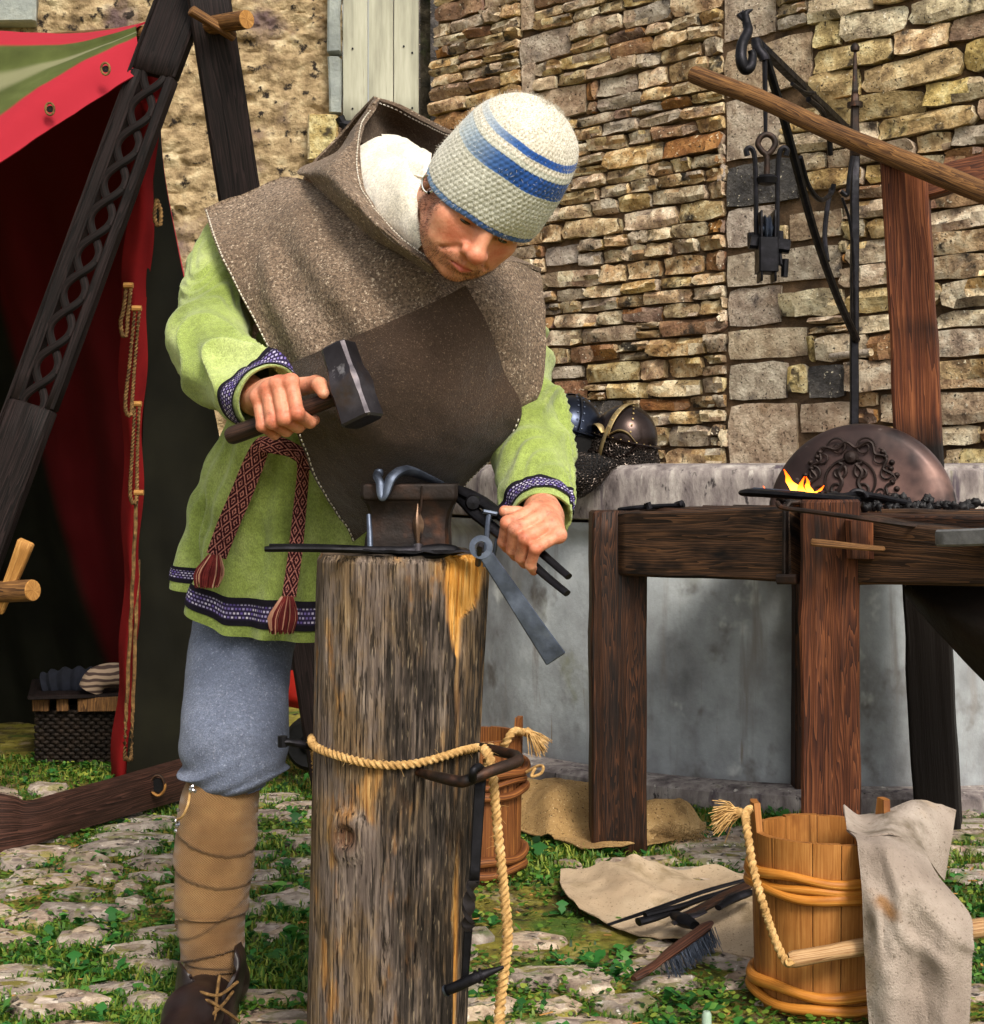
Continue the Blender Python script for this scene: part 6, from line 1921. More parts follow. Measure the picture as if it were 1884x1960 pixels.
# ---- a gripping hand: wraps a bar of radius rb whose axis is h, knuckles towards k (perpendicular part)
def hand_sdf_factory(c, h, kdir, wrist, rb, sgn, scale=1.0, thumb=True, spread=0.0205, curl=1.0, thumb_fwd=.02, fa=None):
    h = nrm(h)
    FA = nrm(fa)
    a = nrm(kdir - h * (np.asarray(kdir) @ h))             # direction from the bar to the knuckles
    b = np.cross(h, a) * sgn                                # the way the fingers travel round the bar
    def cp(s, phi, r): return c + h * s + a * (r * math.cos(phi)) + b * (r * math.sin(phi))
    prims = []
    kn = []
    rad = [.0098, .0102, .0098, .0086]
    for i, (s, rf) in enumerate(zip((1.5, .5, -.5, -1.5), rad)):
        s = s * spread * scale
        rf *= scale
        ex = (0, .004, .001, -.005)[i] * scale
        K = cp(s * .98, -.15, rb + .034 * scale + ex)
        P1 = cp(s * 1.02, 1.05 * curl, rb + .025 * scale + ex)
        P2 = cp(s, 2.15 * curl, rb + rf * .85)
        P3 = cp(s, 3.0 * curl, rb + rf * .8)
        kn.append(K)
        prims.append([(K, P1, rf * 1.12, rf * 1.02), (P1, P2, rf * 1.0, rf * .92), (P2, P3, rf * .92, rf * .78)])
    W = np.asarray(wrist, float)
    side = nrm(np.cross(W - c, h)) 
    # metacarpals fan from the wrist to the knuckles
    metas = []
    for i, K in enumerate(kn):
        w0 = W + h * (1.5 - i) * .010 * scale
        metas.append((w0, K, .0165 * scale, .0118 * scale))
    th = []
    if thumb:
        T0 = W * .62 + kn[0] * .38 - a * .010 * scale + h * .014 * scale - b * .010 * scale
        T1 = cp((1.5 * spread + .018) * scale, -1.15, rb + .020 * scale)
        T2 = cp((1.5 * spread + thumb_fwd + .014) * scale, -.35, rb + .012 * scale)
        T3 = cp((1.5 * spread + thumb_fwd + .022) * scale, .45, rb + .010 * scale)
        th = [(T0, T1, .0165 * scale, .0125 * scale), (T1, T2, .0122 * scale, .0112 * scale), (T2, T3, .011 * scale, .0088 * scale)]
    def fn(p):
        d = None
        for m in metas:
            q = s_cap(p, *m)
            d = q if d is None else smin(d, q, .013)
        pal = s_cap(p, W * .45 + np.mean(kn, 0) * .55 - a * .006, np.mean(kn, 0) * .8 + W * .2 - a * .008, .024 * scale, .022 * scale)
        d = smin(d, pal, .014)
        for q in kn:
            d = smin(d, s_sph(p, q, .0112 * scale), .006)
        for f in prims:
            q = s_cap(p, *f[0])
            q = smin(q, s_cap(p, *f[1]), .0035)
            q = smin(q, s_cap(p, *f[2]), .003)
            q = smin(q, s_sph(p, f[0][1], f[0][3] * 1.06), .003)
            d = smin(d, q, .0042)
        if th:
            q = s_cap(p, *th[0])
            q = smin(q, s_cap(p, *th[1]), .006)
            q = smin(q, s_cap(p, *th[2]), .004)
            d = smin(d, q, .006)
        fa = W + FA * .055
        d = smin(d, s_cap(p, W, fa, .0245 * scale, .023 * scale), .02)
        return d
    pts = np.array([f[k][j] for f in prims for k in range(3) for j in (0, 1)] + [W] + ([t[1] for t in th] if th else []))
    lo, hi = pts.min(0) - .045, pts.max(0) + .045
    nails = [(f[2][1], f[2][0], f[2][3]) for f in prims]
    def colfn(V):
        kn_ = np.min([np.linalg.norm(V - q, axis=1) for q in kn], 0)
        p1_ = np.min([np.linalg.norm(V - f[0][1], axis=1) for f in prims], 0)
        tip = np.min([np.linalg.norm(V - f[2][1], axis=1) for f in prims], 0)
        r = .12 + np.exp(-(kn_ / .014) ** 2) * .6 + np.exp(-(p1_ / .013) ** 2) * .75 + np.exp(-(tip / .014) ** 2) * .5 + .25 * fbm(V * 45, 3, 3)
        return np.stack([np.clip(r, 0, 1), np.clip(.34 * ss(.05, .35, fbm(V * 55, 4, 8)) + .25 * ss(.2, .5, fbm(V * 160, 2, 9)), 0, .5), r * 0], -1) + 1e-4
    return fn, lo, hi, colfn

# hammer axis and grip
HD = 2.33
hb, hf_ = P(438, 836, 2.36), P(668, 752, 2.29)
hax = nrm(hf_ - hb)
hc_ = hb + hax * .108
wrR = P(497, 762, 2.405)
fnR, loR, hiR, colR = hand_sdf_factory(hc_, hax, np.array([-.30, -.62, .72]), wrR, .0145, 1, fa=P(399, 678, 2.585) - wrR)
VR, QR = sdf_mesh(fnR, loR, hiR, .0017)
# tongs axis and grip
tb, tf = P(888, 942, 2.40), P(1088, 1118, 2.26)
tax = nrm(tf - tb)
tc_ = P(1012, 1048, 2.318)
wrL = P(1042, 985, 2.36)
fnL, loL, hiL, colL = hand_sdf_factory(tc_, -tax, np.array([.74, -.55, .30]), wrL, .0145, -1, thumb_fwd=.01, fa=P(1012, 820, 2.565) - wrL)
VL, QL = sdf_mesh(fnL, loL, hiL, .0017)

# ---- the rest of the body (under the clothes), one coarse surface joined with head and hands
shR, shL = P(470, 460, 2.80), P(940, 585, 2.72)
elR, elL = P(399, 678, 2.585), P(1012, 820, 2.565)
pel = P(610, 930, 2.92)
hipR, hipL = P(510, 965, 2.95), P(715, 965, 2.97)
knR, knL = P(446, 1470, 2.745), P(735, 1450, 2.84)
ankR, ankL = P(402, 1868, 2.74), P(735, 1868, 2.92)
def body_sdf(p):
    chest = P(720, 560, 2.68)
    d = s_cap(p, chest, pel, .125, .13)
    d = smin(d, s_cap(p, shR, shL, .055, .05), .04)
    d = smin(d, s_cap(p, chest, NECKB, .09, .06), .05)
    d = smin(d, s_cap(p, shR, elR, .046, .036), .02); d = smin(d, s_cap(p, elR, wrR, .030, .019), .008)
    d = smin(d, s_cap(p, shL, elL, .046, .036), .02); d = smin(d, s_cap(p, elL, wrL, .028, .017), .008)
    for hp_, kn_, an_ in ((hipR, knR, ankR), (hipL, knL, ankL)):
        d = smin(d, s_cap(p, hp_, kn_, .072, .036), .02)
        d = smin(d, s_cap(p, kn_, an_, .036, .032), .01)
        d = smin(d, s_cap(p, an_ + np.array([0, .02, -.03]), an_ + np.array([-.02, -.15, -.055]), .036, .028), .03)
    return d
Vb, Qb = sdf_mesh(body_sdf, (-.75, 2.05, 0), (.35, 3.15, 1.62), .013)
k = NT('skin')
base = k.ramp(k.noise(k.coord('Object'), 40, 5), [(.3, C('c48462')), (.55, C('dc9e7c')), (.8, C('eab694'))])
mot = k.rng(k.noise(k.coord('Object'), 170, 4, .7), .44, .66)
c = k.mix(k.math('ADD', k.math('ADD', k.math('MULTIPLY', k.attr('R'), .66), .10), k.math('MULTIPLY', mot, .16)), base, C('b8482f'))
c = k.mix(k.math('MULTIPLY', k.attr('B'), .7), c, C('c8685c'))
st2 = k.rng(k.noise(k.coord('Object'), 420, 2), .42, .6)
c = k.mix(k.math('MULTIPLY', k.attr('G'), k.math('ADD', .45, k.math('MULTIPLY', st2, .55))), c, C('3a2016'))
k.b.inputs['Subsurface Weight'].default_value = .12
k.b.inputs['Subsurface Radius'].default_value = (.01, .004, .002)
k.b.inputs['Subsurface Scale'].default_value = .35
M['skin'] = k.fin(c, .48, 0, k.bump(k.noise(k.coord('Object'), 240, 5, .65), .42, .0022), .4)
smith = thing('person', 'person bending over the anvil in green tunic, grey hooded cape and striped knitted cap', 'person', (-.45, 2.72, 0))
mb = MB()
mb.add(hw(Vh), Qh, col=colh)
mb.add(VR, QR, col=colR(VR))
mb.add(VL, QL, col=colL(VL))
mb.add(Vb, Qb, col=np.full(Vb.shape, 1e-4))
mb.build('body', M['skin'], smith, smooth=180)
# a glint of the half closed eyes
M['eye'] = simple('eye_dark', [(.3, C('1a100c')), (.7, C('2e1e16'))], 3, rough=.06, bump=0, spec=.8)
for s_ in (-1, 1):
    u_ = np.linspace(0, np.pi, 9)[1:-1]; a_ = np.linspace(0, 2 * np.pi, 16, endpoint=False)
    G = np.array([[(s_ * .0305 + .0105 * math.cos(q_), .0838 - s_ * 0 - .09 * abs(.0105 * math.cos(q_)) + .0036 * math.sin(q_) * math.cos(w_), -.0088 + .0030 * math.sin(q_) * math.sin(w_)) for w_ in a_] for q_ in u_])
    MB().grid(hw(G.reshape(-1, 3)).reshape(G.shape), True, (True, True)).build('eye', M['eye'], smith)
# ---- knitted cap
NB_, NR = 300, 190
tt = np.linspace(0, 1, NR)
prof = cr(np.array([(.0955, -.002), (.0975, .02), (.097, .05), (.0945, .08), (.087, .112), (.072, .140), (.048, .160), (.022, .171), (.001, .174)]), NR)
az = np.linspace(0, 2 * np.pi, NB_, endpoint=False)
ROWS = 30
row = np.concatenate([[0], np.cumsum(np.hypot(np.diff(prof[:, 0]), np.diff(prof[:, 1])))])
row = row / row[-1] * ROWS
stn = 66
RR, AZ = np.meshgrid(row, az, indexing='ij')
fr_ = RR - np.floor(RR)
st_ph = AZ * stn / (2 * np.pi) + (np.floor(RR) % 2) * .5 + .25 * fr_
knit = (.45 + .55 * np.sqrt(np.clip(np.sin(np.pi * fr_), 0, 1))) * (.2 + .8 * np.abs(np.sin(np.pi * st_ph)))
rad = prof[:, 0, None] + .0021 * knit * np.clip(prof[:, 0, None] / .03, 0, 1) + .002 * vnoise(np.stack([np.cos(AZ) * 3, np.sin(AZ) * 3, RR * .2], -1), 3)
loc = np.stack([rad * np.cos(AZ) * .93, rad * np.sin(AZ) * 1.03 + .004, np.broadcast_to(prof[:, 1, None], AZ.shape) + .0], -1)
front_ = np.sin(AZ)
loc[..., 2] += (.000 + .004 * front_)
loc[..., 2] -= .010 * ss(.4, 1, -np.cos(AZ)) * (1 - RR / ROWS)
loc[..., 1] -= .001
loc += fbm(loc * 14, 3, 5)[..., None] * .002
# yarn colours: blue edge, two blue stripes that begin on the wearer's right and deepen round the front
sp = RR + 0.0
angf = ((AZ - np.pi * 1.02) % (2 * np.pi)) / (2 * np.pi)         # 0 at right ear, grows backwards
prog = ss(.14, .88, 1 - np.abs(((AZ - np.pi * .35 + np.pi) % (2 * np.pi)) - np.pi) / np.pi)
edge_ = (sp < 1.25).astype(float)
def band(lo_, hi_): return ((sp > lo_) & (sp < hi_)).astype(float)
b1 = band(10.6, 14.2); b2_ = band(16.4, 17.9)
blue = np.maximum.reduce([edge_ * .95, b1 * np.clip(.25 + prog * 1.0, 0, 1), b2_ * np.clip(.2 + prog * 1.0, 0, 1)])
deep = np.clip(blue * (.25 + .75 * prog), 0, 1)
grey = ((sp < 15.4)).astype(float) * (.35 + .5 * prog)
hole = 1 - knit
colk = np.stack([blue, deep, np.clip(grey * .7, 0, 1)], -1) + 1e-4
k = NT('knitted_wool')
nf = k.noise(k.coord('Object'), 420, 3)
cream = k.ramp(nf, [(.3, C('9a917f')), (.5, C('cdc5b4')), (.7, C('efe9dc'))])
c = k.mix(k.attr('B'), cream, k.ramp(nf, [(.3, C('8e948a')), (.5, C('b7bcae')), (.7, C('d6d9cc'))]))
bl_ = k.mix(k.attr('G'), C('7a9fb8'), C('1f4a90'))
c = k.mix(k.attr('R'), c, bl_)
M['knit'] = k.fin(c, .95, 0, k.bump(nf, .5, .001), .1, sheen=.3)
HSH = np.array([.004, .002, -.002])
mb = MB().grid(hw(loc) + HSH, True, col=colk)
inn = loc[:30].copy(); inn[..., :2] *= .955
mb.grid(hw(inn) + HSH, True, col=colk[:30], flip=True)
mb.build('knitted_cap', M['knit'], smith, smooth=180)
fz = MB()
for _ in range(2200):
    i, j = random.randrange(0, NR - 4), random.randrange(NB_)
    p = hw(loc[i, j]) + HSH; nn = nrm(p - hw((0, 0, .05)))
    d = nrm(nn + RNG.normal(0, .6, 3)) * random.uniform(.002, .007)
    fz.tube([p, p + d], [.00025, .00012], 3, caps=False)
o = fz.build('wool_fuzz', M['knit'], smith, smooth=0); o['kind'] = 'stuff'
# ear ring
ec = P(819, 352, 2.262)
rx, ry = nrm(np.array([.94, -.2, .12])), np.array([-.12, 0, .99])
MB().tube([ec + rx * .0085 * math.cos(a) + ry * .0125 * math.sin(a) for a in np.linspace(0, 6.28, 26, endpoint=False)], .0017, 8, closed=True).build('ear_ring', simple('silver', [(.3, C('b0aca6')), (.7, C('e0dcd6'))], 5, rough=.15, bump=0, metal=1), smith)
MB().lathe([(.0005, .003), (.003, 0), (.0005, -.003)], ec - ry * .0125, 10).build('ring_bead', M['iron'], smith)
# short reddish stubble hairs
_cand = np.where(colh[:, 1] > .13)[0]
_cand = _cand[((Vh[_cand, 2] < -.046) | (np.abs(Vh[_cand, 0]) > .052)) & (Vh[_cand, 2] < .004)]
_e = 1e-3
_pick = RNG.choice(_cand, 3800)
_pv = Vh[_pick]
_g = np.stack([head_sdf(_pv + np.eye(3)[i] * _e) - head_sdf(_pv - np.eye(3)[i] * _e) for i in range(3)], -1)
_g = nrm(_g)
mb = MB()
for p_, g_ in zip(_pv, _g):
    p_ = p_ + RNG.normal(0, .0008, 3)
    d_ = nrm(g_ + np.array([0, .1, -.7]) + RNG.normal(0, .25, 3)) * random.uniform(.0018, .004)
    a_ = hw(p_ - g_ * .0006); b_ = hw(p_ + d_)
    mb.tube([a_, b_], [.00022, .0001], 3, caps=False)
o = mb.build('stubble', simple('reddish_stubble', [(.3, C('2a160e')), (.6, C('54301c')), (.8, C('7a4c2e'))], 60, rough=.6, bump=0), smith, smooth=0); o['kind'] = 'stuff'
def _px(p): return (942 + p[0] / p[1] * 3000, 905 + (CAM_H - p[2]) / p[1] * 3000, p[1])
print('EARRING', _px(ec), 'EYE', _px(hw((-.0305, .084, -.009))), _px(hw((.0305, .084, -.009))), 'NOSE', _px(hw((0, .122, -.036))), 'MOUTH', _px(hw((0, .1, -.073))), 'CHIN', _px(hw((0, .085, -.118))))
# ================================================================ CLOTHES
def cloth(name, stops, weave=(420, 420, 420), wb=.35, scale=5, spots=(), rough=.95, masks=None, sheen=.25, speckle=None):
    k = NT(name)
    c = k.ramp(k.noise(k.coord('Object'), scale, 6, .6), stops)
    for (sc_, scl, lo, hi) in spots:
        c = k.mix(k.rng(k.noise(k.coord('Object'), scl, 5, .65), lo, hi), c, sc_)
    nf = k.noise(k.coord('Object', weave), 1.0, 2, .5)
    if speckle:
        sp = k.noise(k.coord('Object'), speckle[0], 3, .7)
        c = k.mix(k.rng(sp, .40, .62), c, speckle[1], 'MIX')
        sp2 = k.noise(k.coord('Object'), speckle[0] * .83, 3, .7)
        c = k.mix(k.rng(sp2, .58, .66), c, speckle[2])
    for ch_, mc in (masks or {}).items():
        c = k.mix(k.attr(ch_), c, mc)
    grit = k.math('ADD', k.math('MULTIPLY', nf, .9), k.math('MULTIPLY', k.noise(k.coord('Object'), 130, 4, .7), .7))
    hv = k.n('HueSaturation'); k.l(c, hv.inputs['Color']); k.l(k.rng(grit, .5, 1.1, .68, 1.22), hv.inputs['Value'])
    return k.fin(hv.outputs[0], rough, 0, k.bump(grit, wb, .003), .15, sheen=sheen)
M['tunic'] = cloth('green_wool', [(.3, C('6e7c38')), (.5, C('94a454')), (.72, C('bcc880'))], scale=6, spots=[(C('5c8434'), 5, .6, .8), (C('b0ba76'), 9, .6, .76)], wb=.7, weave=(620, 620, 300))
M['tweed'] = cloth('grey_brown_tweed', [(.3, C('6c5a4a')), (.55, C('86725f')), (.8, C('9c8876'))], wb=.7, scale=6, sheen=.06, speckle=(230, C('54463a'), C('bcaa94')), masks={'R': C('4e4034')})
M['apron'] = cloth('dark_brown_wool', [(.3, C('352720')), (.55, C('453529')), (.8, C('554536'))], wb=.6, scale=4, speckle=(420, C('3a2c22'), C('6a5848')))
M['linen'] = cloth('white_linen', [(.3, C('d8cfba')), (.55, C('ebe3d2')), (.8, C('f6f0e4'))], wb=.4, scale=7, weave=(300, 300, 300))
M['trouser'] = cloth('blue_grey_wool', [(.3, C('5d6579')), (.55, C('767e92')), (.8, C('8f95a6'))], wb=.8, scale=7, sheen=.1, spots=[(C('5c6376'), 5, .52, .7), (C('6e675e'), 7, .64, .78)], speckle=(260, C('62697c'), C('8f95a6')))
def grect(name, cols):      # woven band: checks along u and v of the UV map
    k = NT(name)
    v = k.coord('UV')
    br = k.n("TexBrick", offset=.5)
    k.l(v, br.inputs['Vector'])
    br.inputs['Color1'].default_value = (*C(cols[0]), 1); br.inputs['Color2'].default_value = (*C(cols[1]), 1); br.inputs['Mortar'].default_value = (*C(cols[2]), 1)
    br.inputs['Scale'].default_value = 1.0
    br.inputs['Mortar Size'].default_value = .0014
    br.inputs['Brick Width'].default_value = .0065
    br.inputs['Row Height'].default_value = .0052
    br.inputs['Bias'].default_value = -.1
    c = k.mix(k.attr('R'), br.outputs[0], C('16121c'))
    return k.fin(c, .9, 0, k.bump(br.outputs[1], .4, .001), .2)
M['band'] = grect('purple_white_woven_band', ('6a58a0', 'd8d2de', '2c2340'))

def wrinkle(G, amp, f, seed, sx=(1, 1, 1)):
    N = gnormals(G)
    return G + N * (fbm(G * np.array(f), 4, seed) * amp)[..., None]
# ---- tunic body
ROWS_T = np.array([(690, 640, 2.72, .185, .13), (655, 760, 2.78, .195, .145), (628, 860, 2.83, .208, .15), (612, 950, 2.86, .222, .16), (605, 1050, 2.87, .232, .172), (600, 1130, 2.87, .238, .18), (598, 1196, 2.87, .243, .186)])
NTH = 260
th = np.linspace(0, 2 * np.pi, NTH, endpoint=False)
R5 = cr(ROWS_T, 220)
def tunic_surface(grow=0.0):
    rows = []
    for i, (cx, y, d, rx, ry) in enumerate(R5):
        t = i / 219
        c = P(cx, y, d)
        z0 = c[2]
        q = np.stack([np.cos(th), np.sin(th), 0 * th], -1)
        fold = ss(.25, 1, t) * .016 * np.sin(th * 9 + 3 * np.sin(th * 2) + t * 1.5) + .006 * ss(.1, .6, t) * np.sin(th * 21 + t * 3)
        gr_ = -.024 * ss(.42, .62, t) * np.exp(-((th - (np.pi + .42)) / .045) ** 2) + .012 * ss(.42, .62, t) * np.exp(-((th - (np.pi + .30)) / .10) ** 2)
        r_x, r_y = rx + fold + grow + gr_, ry + fold + grow + gr_
        p = np.stack([c[0] + r_x * q[:, 0], c[1] + r_y * q[:, 1], np.full(NTH, z0)], -1)
        lift = ss(.55, 1, t) * (.028 + .040 * q[:, 1] + .055 * ss(.55, 1, -q[:, 0]) + .03 * ss(.7, 1, q[:, 0]))
        p[:, 2] += lift
        rows.append(p)
    G = np.array(rows)
    n_ = fbm(G * np.array([7, 7, 3]), 4, 5) * .016 - .006 * np.abs(np.sin(G[..., 0] * 40 + G[..., 2] * 9 + 5 * fbm(G * 4, 2, 27))) ** 3 + fbm(G * np.array([18, 18, 7]), 3, 9) * .004
    q = np.stack([np.cos(th), np.sin(th), 0 * th], -1)
    return G + q[None] * n_[..., None]
TG = tunic_surface()
tun = MB().grid(TG, True).build('tunic', M['tunic'], smith, smooth=180)
bandG = tunic_surface(.0028)
L_ = np.linalg.norm(np.diff(bandG, axis=0), axis=-1).mean(1)
acc = np.cumsum(L_[::-1])[::-1]
i0 = int(np.searchsorted(-acc, -.052)); i1 = int(np.searchsorted(-acc, -.016))
bcol = np.zeros(bandG[i0:i1].shape); bcol[0:2] = (1, 0, 0); bcol[-2:] = (1, 0, 0)
# resample so the dark selvedges have crisp edges
def band_mesh(G, parent, name='woven_band', ew=.006):
    nrow = 16
    B = cr(G, nrow)
    ln = np.linalg.norm(np.diff(B, axis=0), axis=-1).mean(1).sum()
    k_ = max(1, round(ew / ln * nrow))
    c = np.full(B.shape, 1e-4); c[:k_ + 1, :, 0] = 1; c[-k_ - 1:, :, 0] = 1
    return MB().grid(B, True, col=c).build(name, M['band'], parent, smooth=180)
band_mesh(bandG[i0:i1], tun, 'hem_band')
# ---- sleeves
def sleeve(pts, seed, amp, nseg=150, n=90, squash=.95):
    a = np.array([(*P(x, y, d), r) for x, y, d, r in pts])
    a = cr(a, nseg)
    pth, rad = a[:, :3], a[:, 3]
    tg = nrm(np.gradient(pth, axis=0))
    x = nrm(np.cross(tg[0], (0, 0, 1.0)))
    G = []
    tt_ = np.linspace(0, 2 * np.pi, n, endpoint=False)
    s = np.concatenate([[0], np.cumsum(np.linalg.norm(np.diff(pth, axis=0), axis=1))])
    for i in range(nseg):
        x = nrm(x - tg[i] * (x @ tg[i])); y = np.cross(tg[i], x)
        G.append(pth[i] + np.outer(np.cos(tt_) * rad[i], x) + np.outer(np.sin(tt_) * rad[i] * squash, y))
    G = np.array(G)
    q = nrm(G - pth[:, None])
    TT, SS = np.meshgrid(tt_, s)
    ph = SS * 58 + 2.2 * np.sin(TT + seed) + 5.0 * fbm(np.stack([np.cos(TT) * 1.2, np.sin(TT) * 1.2, SS * 6], -1), 1, seed)
    w = (1 - 2 * np.abs(np.sin(ph * .5)) ** 1.0) * (.45 + .55 * np.sin(TT * 1.0 + seed * 1.7 + SS * 9))
    fade = ss(.0, .03, SS) * ss(s[-1], s[-1] - .035, SS)
    fine_ = np.sin(ph * 2.3 + 2 * np.sin(TT * 2 + seed)) * ss(-.2, .6, fbm(G * 9, 2, seed + 5)) * amp * .35
    G = G + q * ((w * amp + fine_ + fbm(G * 15, 2, seed) * amp * .6) * (.25 + .75 * fade))[..., None]
    return G
SLR = sleeve([(480, 440, 2.81, .075), (440, 520, 2.765, .075), (413, 600, 2.68, .065), (406, 675, 2.58, .066), (446, 722, 2.49, .062), (490, 747, 2.42, .056), (514, 759, 2.388, .0535)], 3, .012)
o = MB().grid(SLR, True).build('sleeve', M['tunic'], smith, smooth=180)
cut = SLR[-1].mean(0); tgv = nrm(SLR[-1].mean(0) - SLR[-8].mean(0))
inner = np.array([SLR[-1], cut + (SLR[-1] - cut) * .93, cut + (SLR[-1] - cut) * .9 - tgv * .05])
MB().grid(inner, True).build('cuff_lining', M['tunic'], o, smooth=180)
def offset(G, a):
    c = G.mean(1, keepdims=True)
    return G + nrm(G - c) * a
band_mesh(offset(SLR[-27:-6], .0025), o, 'cuff_band', .0045)
SLL = sleeve([(955, 560, 2.72, .075), (968, 670, 2.68, .074), (996, 765, 2.60, .068), (1012, 840, 2.55, .066), (1022, 900, 2.50, .066), (1030, 955, 2.43, .056), (1036, 992, 2.385, .0485)], 5, .013)
o = MB().grid(SLL, True).build('sleeve', M['tunic'], smith, smooth=180)
cut = SLL[-1].mean(0); tgv = nrm(SLL[-1].mean(0) - SLL[-8].mean(0))
inner = np.array([SLL[-1], cut + (SLL[-1] - cut) * .93, cut + (SLL[-1] - cut) * .9 - tgv * .05])
MB().grid(inner, True).build('cuff_lining', M['tunic'], o, smooth=180)
band_mesh(offset(SLL[-22:-6], .0025), o, 'cuff_band', .0045)

# ---- cape
CT = [(392, 404, 2.74), (470, 370, 2.76), (560, 338, 2.74), (680, 392, 2.60), (790, 470, 2.47), (870, 530, 2.43), (965, 500, 2.52), (1036, 520, 2.63)]
C1 = [(414, 470, 2.64), (500, 470, 2.61), (590, 470, 2.53), (690, 500, 2.46), (780, 540, 2.42), (870, 580, 2.41), (968, 585, 2.45), (1046, 590, 2.56)]
C2 = [(456, 560, 2.585), (530, 585, 2.52), (610, 610, 2.46), (700, 640, 2.42), (790, 660, 2.41), (880, 680, 2.43), (970, 680, 2.45), (1047, 680, 2.53)]
C3 = [(500, 650, 2.545), (560, 705, 2.50), (630, 760, 2.46), (710, 800, 2.45), (800, 815, 2.45), (890, 800, 2.46), (962, 785, 2.48), (1036, 752, 2.515)]
C3b = [(520, 690, 2.55), (575, 735, 2.52), (640, 790, 2.49), (715, 830, 2.48), (800, 850, 2.48), (885, 850, 2.49), (955, 830, 2.51), (1000, 800, 2.53)]
G = patch([CT, C1, C2, C3, C3b], 170, 230)
x_, y_ = pxy(G)
fo = .013 * np.sin((x_ - .55 * (y_ - 400)) / 22.0 + 3.0 * fbm(G * 4, 2, 3)) * (.6 + .8 * fbm(G * 5, 2, 17)) * ss(410, 540, y_) * ss(420, 560, x_) * ss(1000, 860, x_)
G = G + gnormals(G) * ((fo if gnormals(G)[..., 1].mean() < 0 else -fo))[..., None]
G = wrinkle(G, .012, (8, 8, 8), 12)
cape = MB().slab(G, -.006 if gnormals(G)[..., 1].mean() > 0 else .006, col=np.full(G.shape, 1e-4)).build('cape', M['tweed'], smith, smooth=70)
capeF = G
CB = [CT, [(430, 430, 2.98), (500, 400, 3.0), (580, 380, 2.98), (690, 400, 2.92), (790, 440, 2.84), (870, 480, 2.78), (960, 500, 2.80), (1030, 530, 2.84)],
      [(440, 560, 3.06), (520, 540, 3.10), (600, 530, 3.12), (700, 540, 3.10), (800, 560, 3.05), (880, 580, 3.0), (960, 600, 2.98), (1030, 620, 2.92)],
      [(480, 700, 3.06), (540, 700, 3.12), (610, 700, 3.15), (700, 700, 3.14), (800, 700, 3.10), (880, 700, 3.05), (960, 710, 3.0), (1020, 720, 2.9)]]
G = wrinkle(patch(CB, 70, 120), .014, (7, 7, 7), 14)
MB().slab(G, .006 if gnormals(G)[..., 1].mean() > 0 else -.006, col=np.full(G.shape, 1e-4)).build('cape_back', M['tweed'], cape, smooth=70)
# dark brown lower panel
AP = [[(556, 694, 2.47), (640, 660, 2.405), (740, 618, 2.375), (830, 578, 2.375), (892, 546, 2.385)],
      [(563, 770, 2.47), (660, 737, 2.405), (760, 700, 2.375), (850, 662, 2.375), (934, 622, 2.395)],
      [(573, 845, 2.52), (680, 820, 2.43), (780, 790, 2.40), (880, 760, 2.40), (968, 712, 2.435)],
      [(620, 940, 2.60), (700, 915, 2.50), (780, 890, 2.47), (880, 850, 2.45), (993, 802, 2.475)],
      [(672, 1042, 2.66), (720, 1012, 2.60), (775, 985, 2.585), (830, 962, 2.58), (880, 937, 2.60)]]
G = patch(AP, 150, 150)
G = wrinkle(G, .016, (4, 4, 6), 22)
G = wrinkle(G, .005, (14, 14, 9), 24)
apG = G
MB().slab(G, -.005 if gnormals(G)[..., 1].mean() > 0 else .005).build('brown_panel', M['apron'], cape, smooth=70)
# white running stitches
def stitches(path, step, name, parent, L=.0055, off=-.004, r=.0011):
    path = np.asarray(path)
    s = np.concatenate([[0], np.cumsum(np.linalg.norm(np.diff(path, axis=0), axis=1))])
    mb = MB()
    t = 0.0
    while t < s[-1] - L:
        a = np.array([np.interp(t, s, path[:, i]) for i in range(3)]); b = np.array([np.interp(t + L, s, path[:, i]) for i in range(3)])
        m_ = (a + b) / 2 + np.array([0, off * 1.3, 0])
        mb.tube([a + np.array([0, off * .6, 0]), m_, b + np.array([0, off * .6, 0])], r, 5)
        t += step * random.uniform(.9, 1.1)
    o = mb.build(name, M['linen'], parent, smooth=60); o['kind'] = 'stuff'
ins = lambda A, B, f: A + (B - A) * f
stitches(ins(capeF[:, 0], capeF[:, 6], .25), .0095, 'stitching', cape)
stitches(ins(apG[60:, 0], apG[60:, 8], .22), .0105, 'stitching', cape)
stitches(ins(apG[110:, -1], apG[110:, -8], .22), .0105, 'stitching', cape)

# ---- hood
HA = [(727, 190, 2.74), (702, 216, 2.70), (690, 262, 2.63), (692, 320, 2.56), (703, 372, 2.50), (744, 430, 2.425), (794, 474, 2.37), (828, 500, 2.345)]
HB = [(716, 188, 2.76), (672, 248, 2.78), (642, 290, 2.77), (570, 326, 2.74), (598, 350, 2.66), (655, 405, 2.55), (728, 464, 2.455), (826, 524, 2.385)]
HMid = [((a[0] * .5 + b[0] * .5) + o_[0], (a[1] * .5 + b[1] * .5) + o_[1], min(a[2], b[2]) - o_[2]) for a, b, o_ in zip(HA, HB, [(0, -2, .0), (0, -2, .0), (0, 0, .01), (0, -3, .02), (4, -2, .03), (4, -3, .03), (3, -2, .028), (0, 0, .02)])]
G = patch([HB, HMid, HA], 40, 160)
G = wrinkle(G, .007, (14, 14, 14), 31)
sg = gnormals(G)[..., 1].mean()
hood = MB().slab(G, -.006 if sg > 0 else .006, col=np.full(G.shape, 1e-4)).build('hood', M['tweed'], smith, smooth=70)
stitches(ins(G[-1, 16:], G[-6, 16:], .5), .0085, 'stitching', hood, L=.0045)
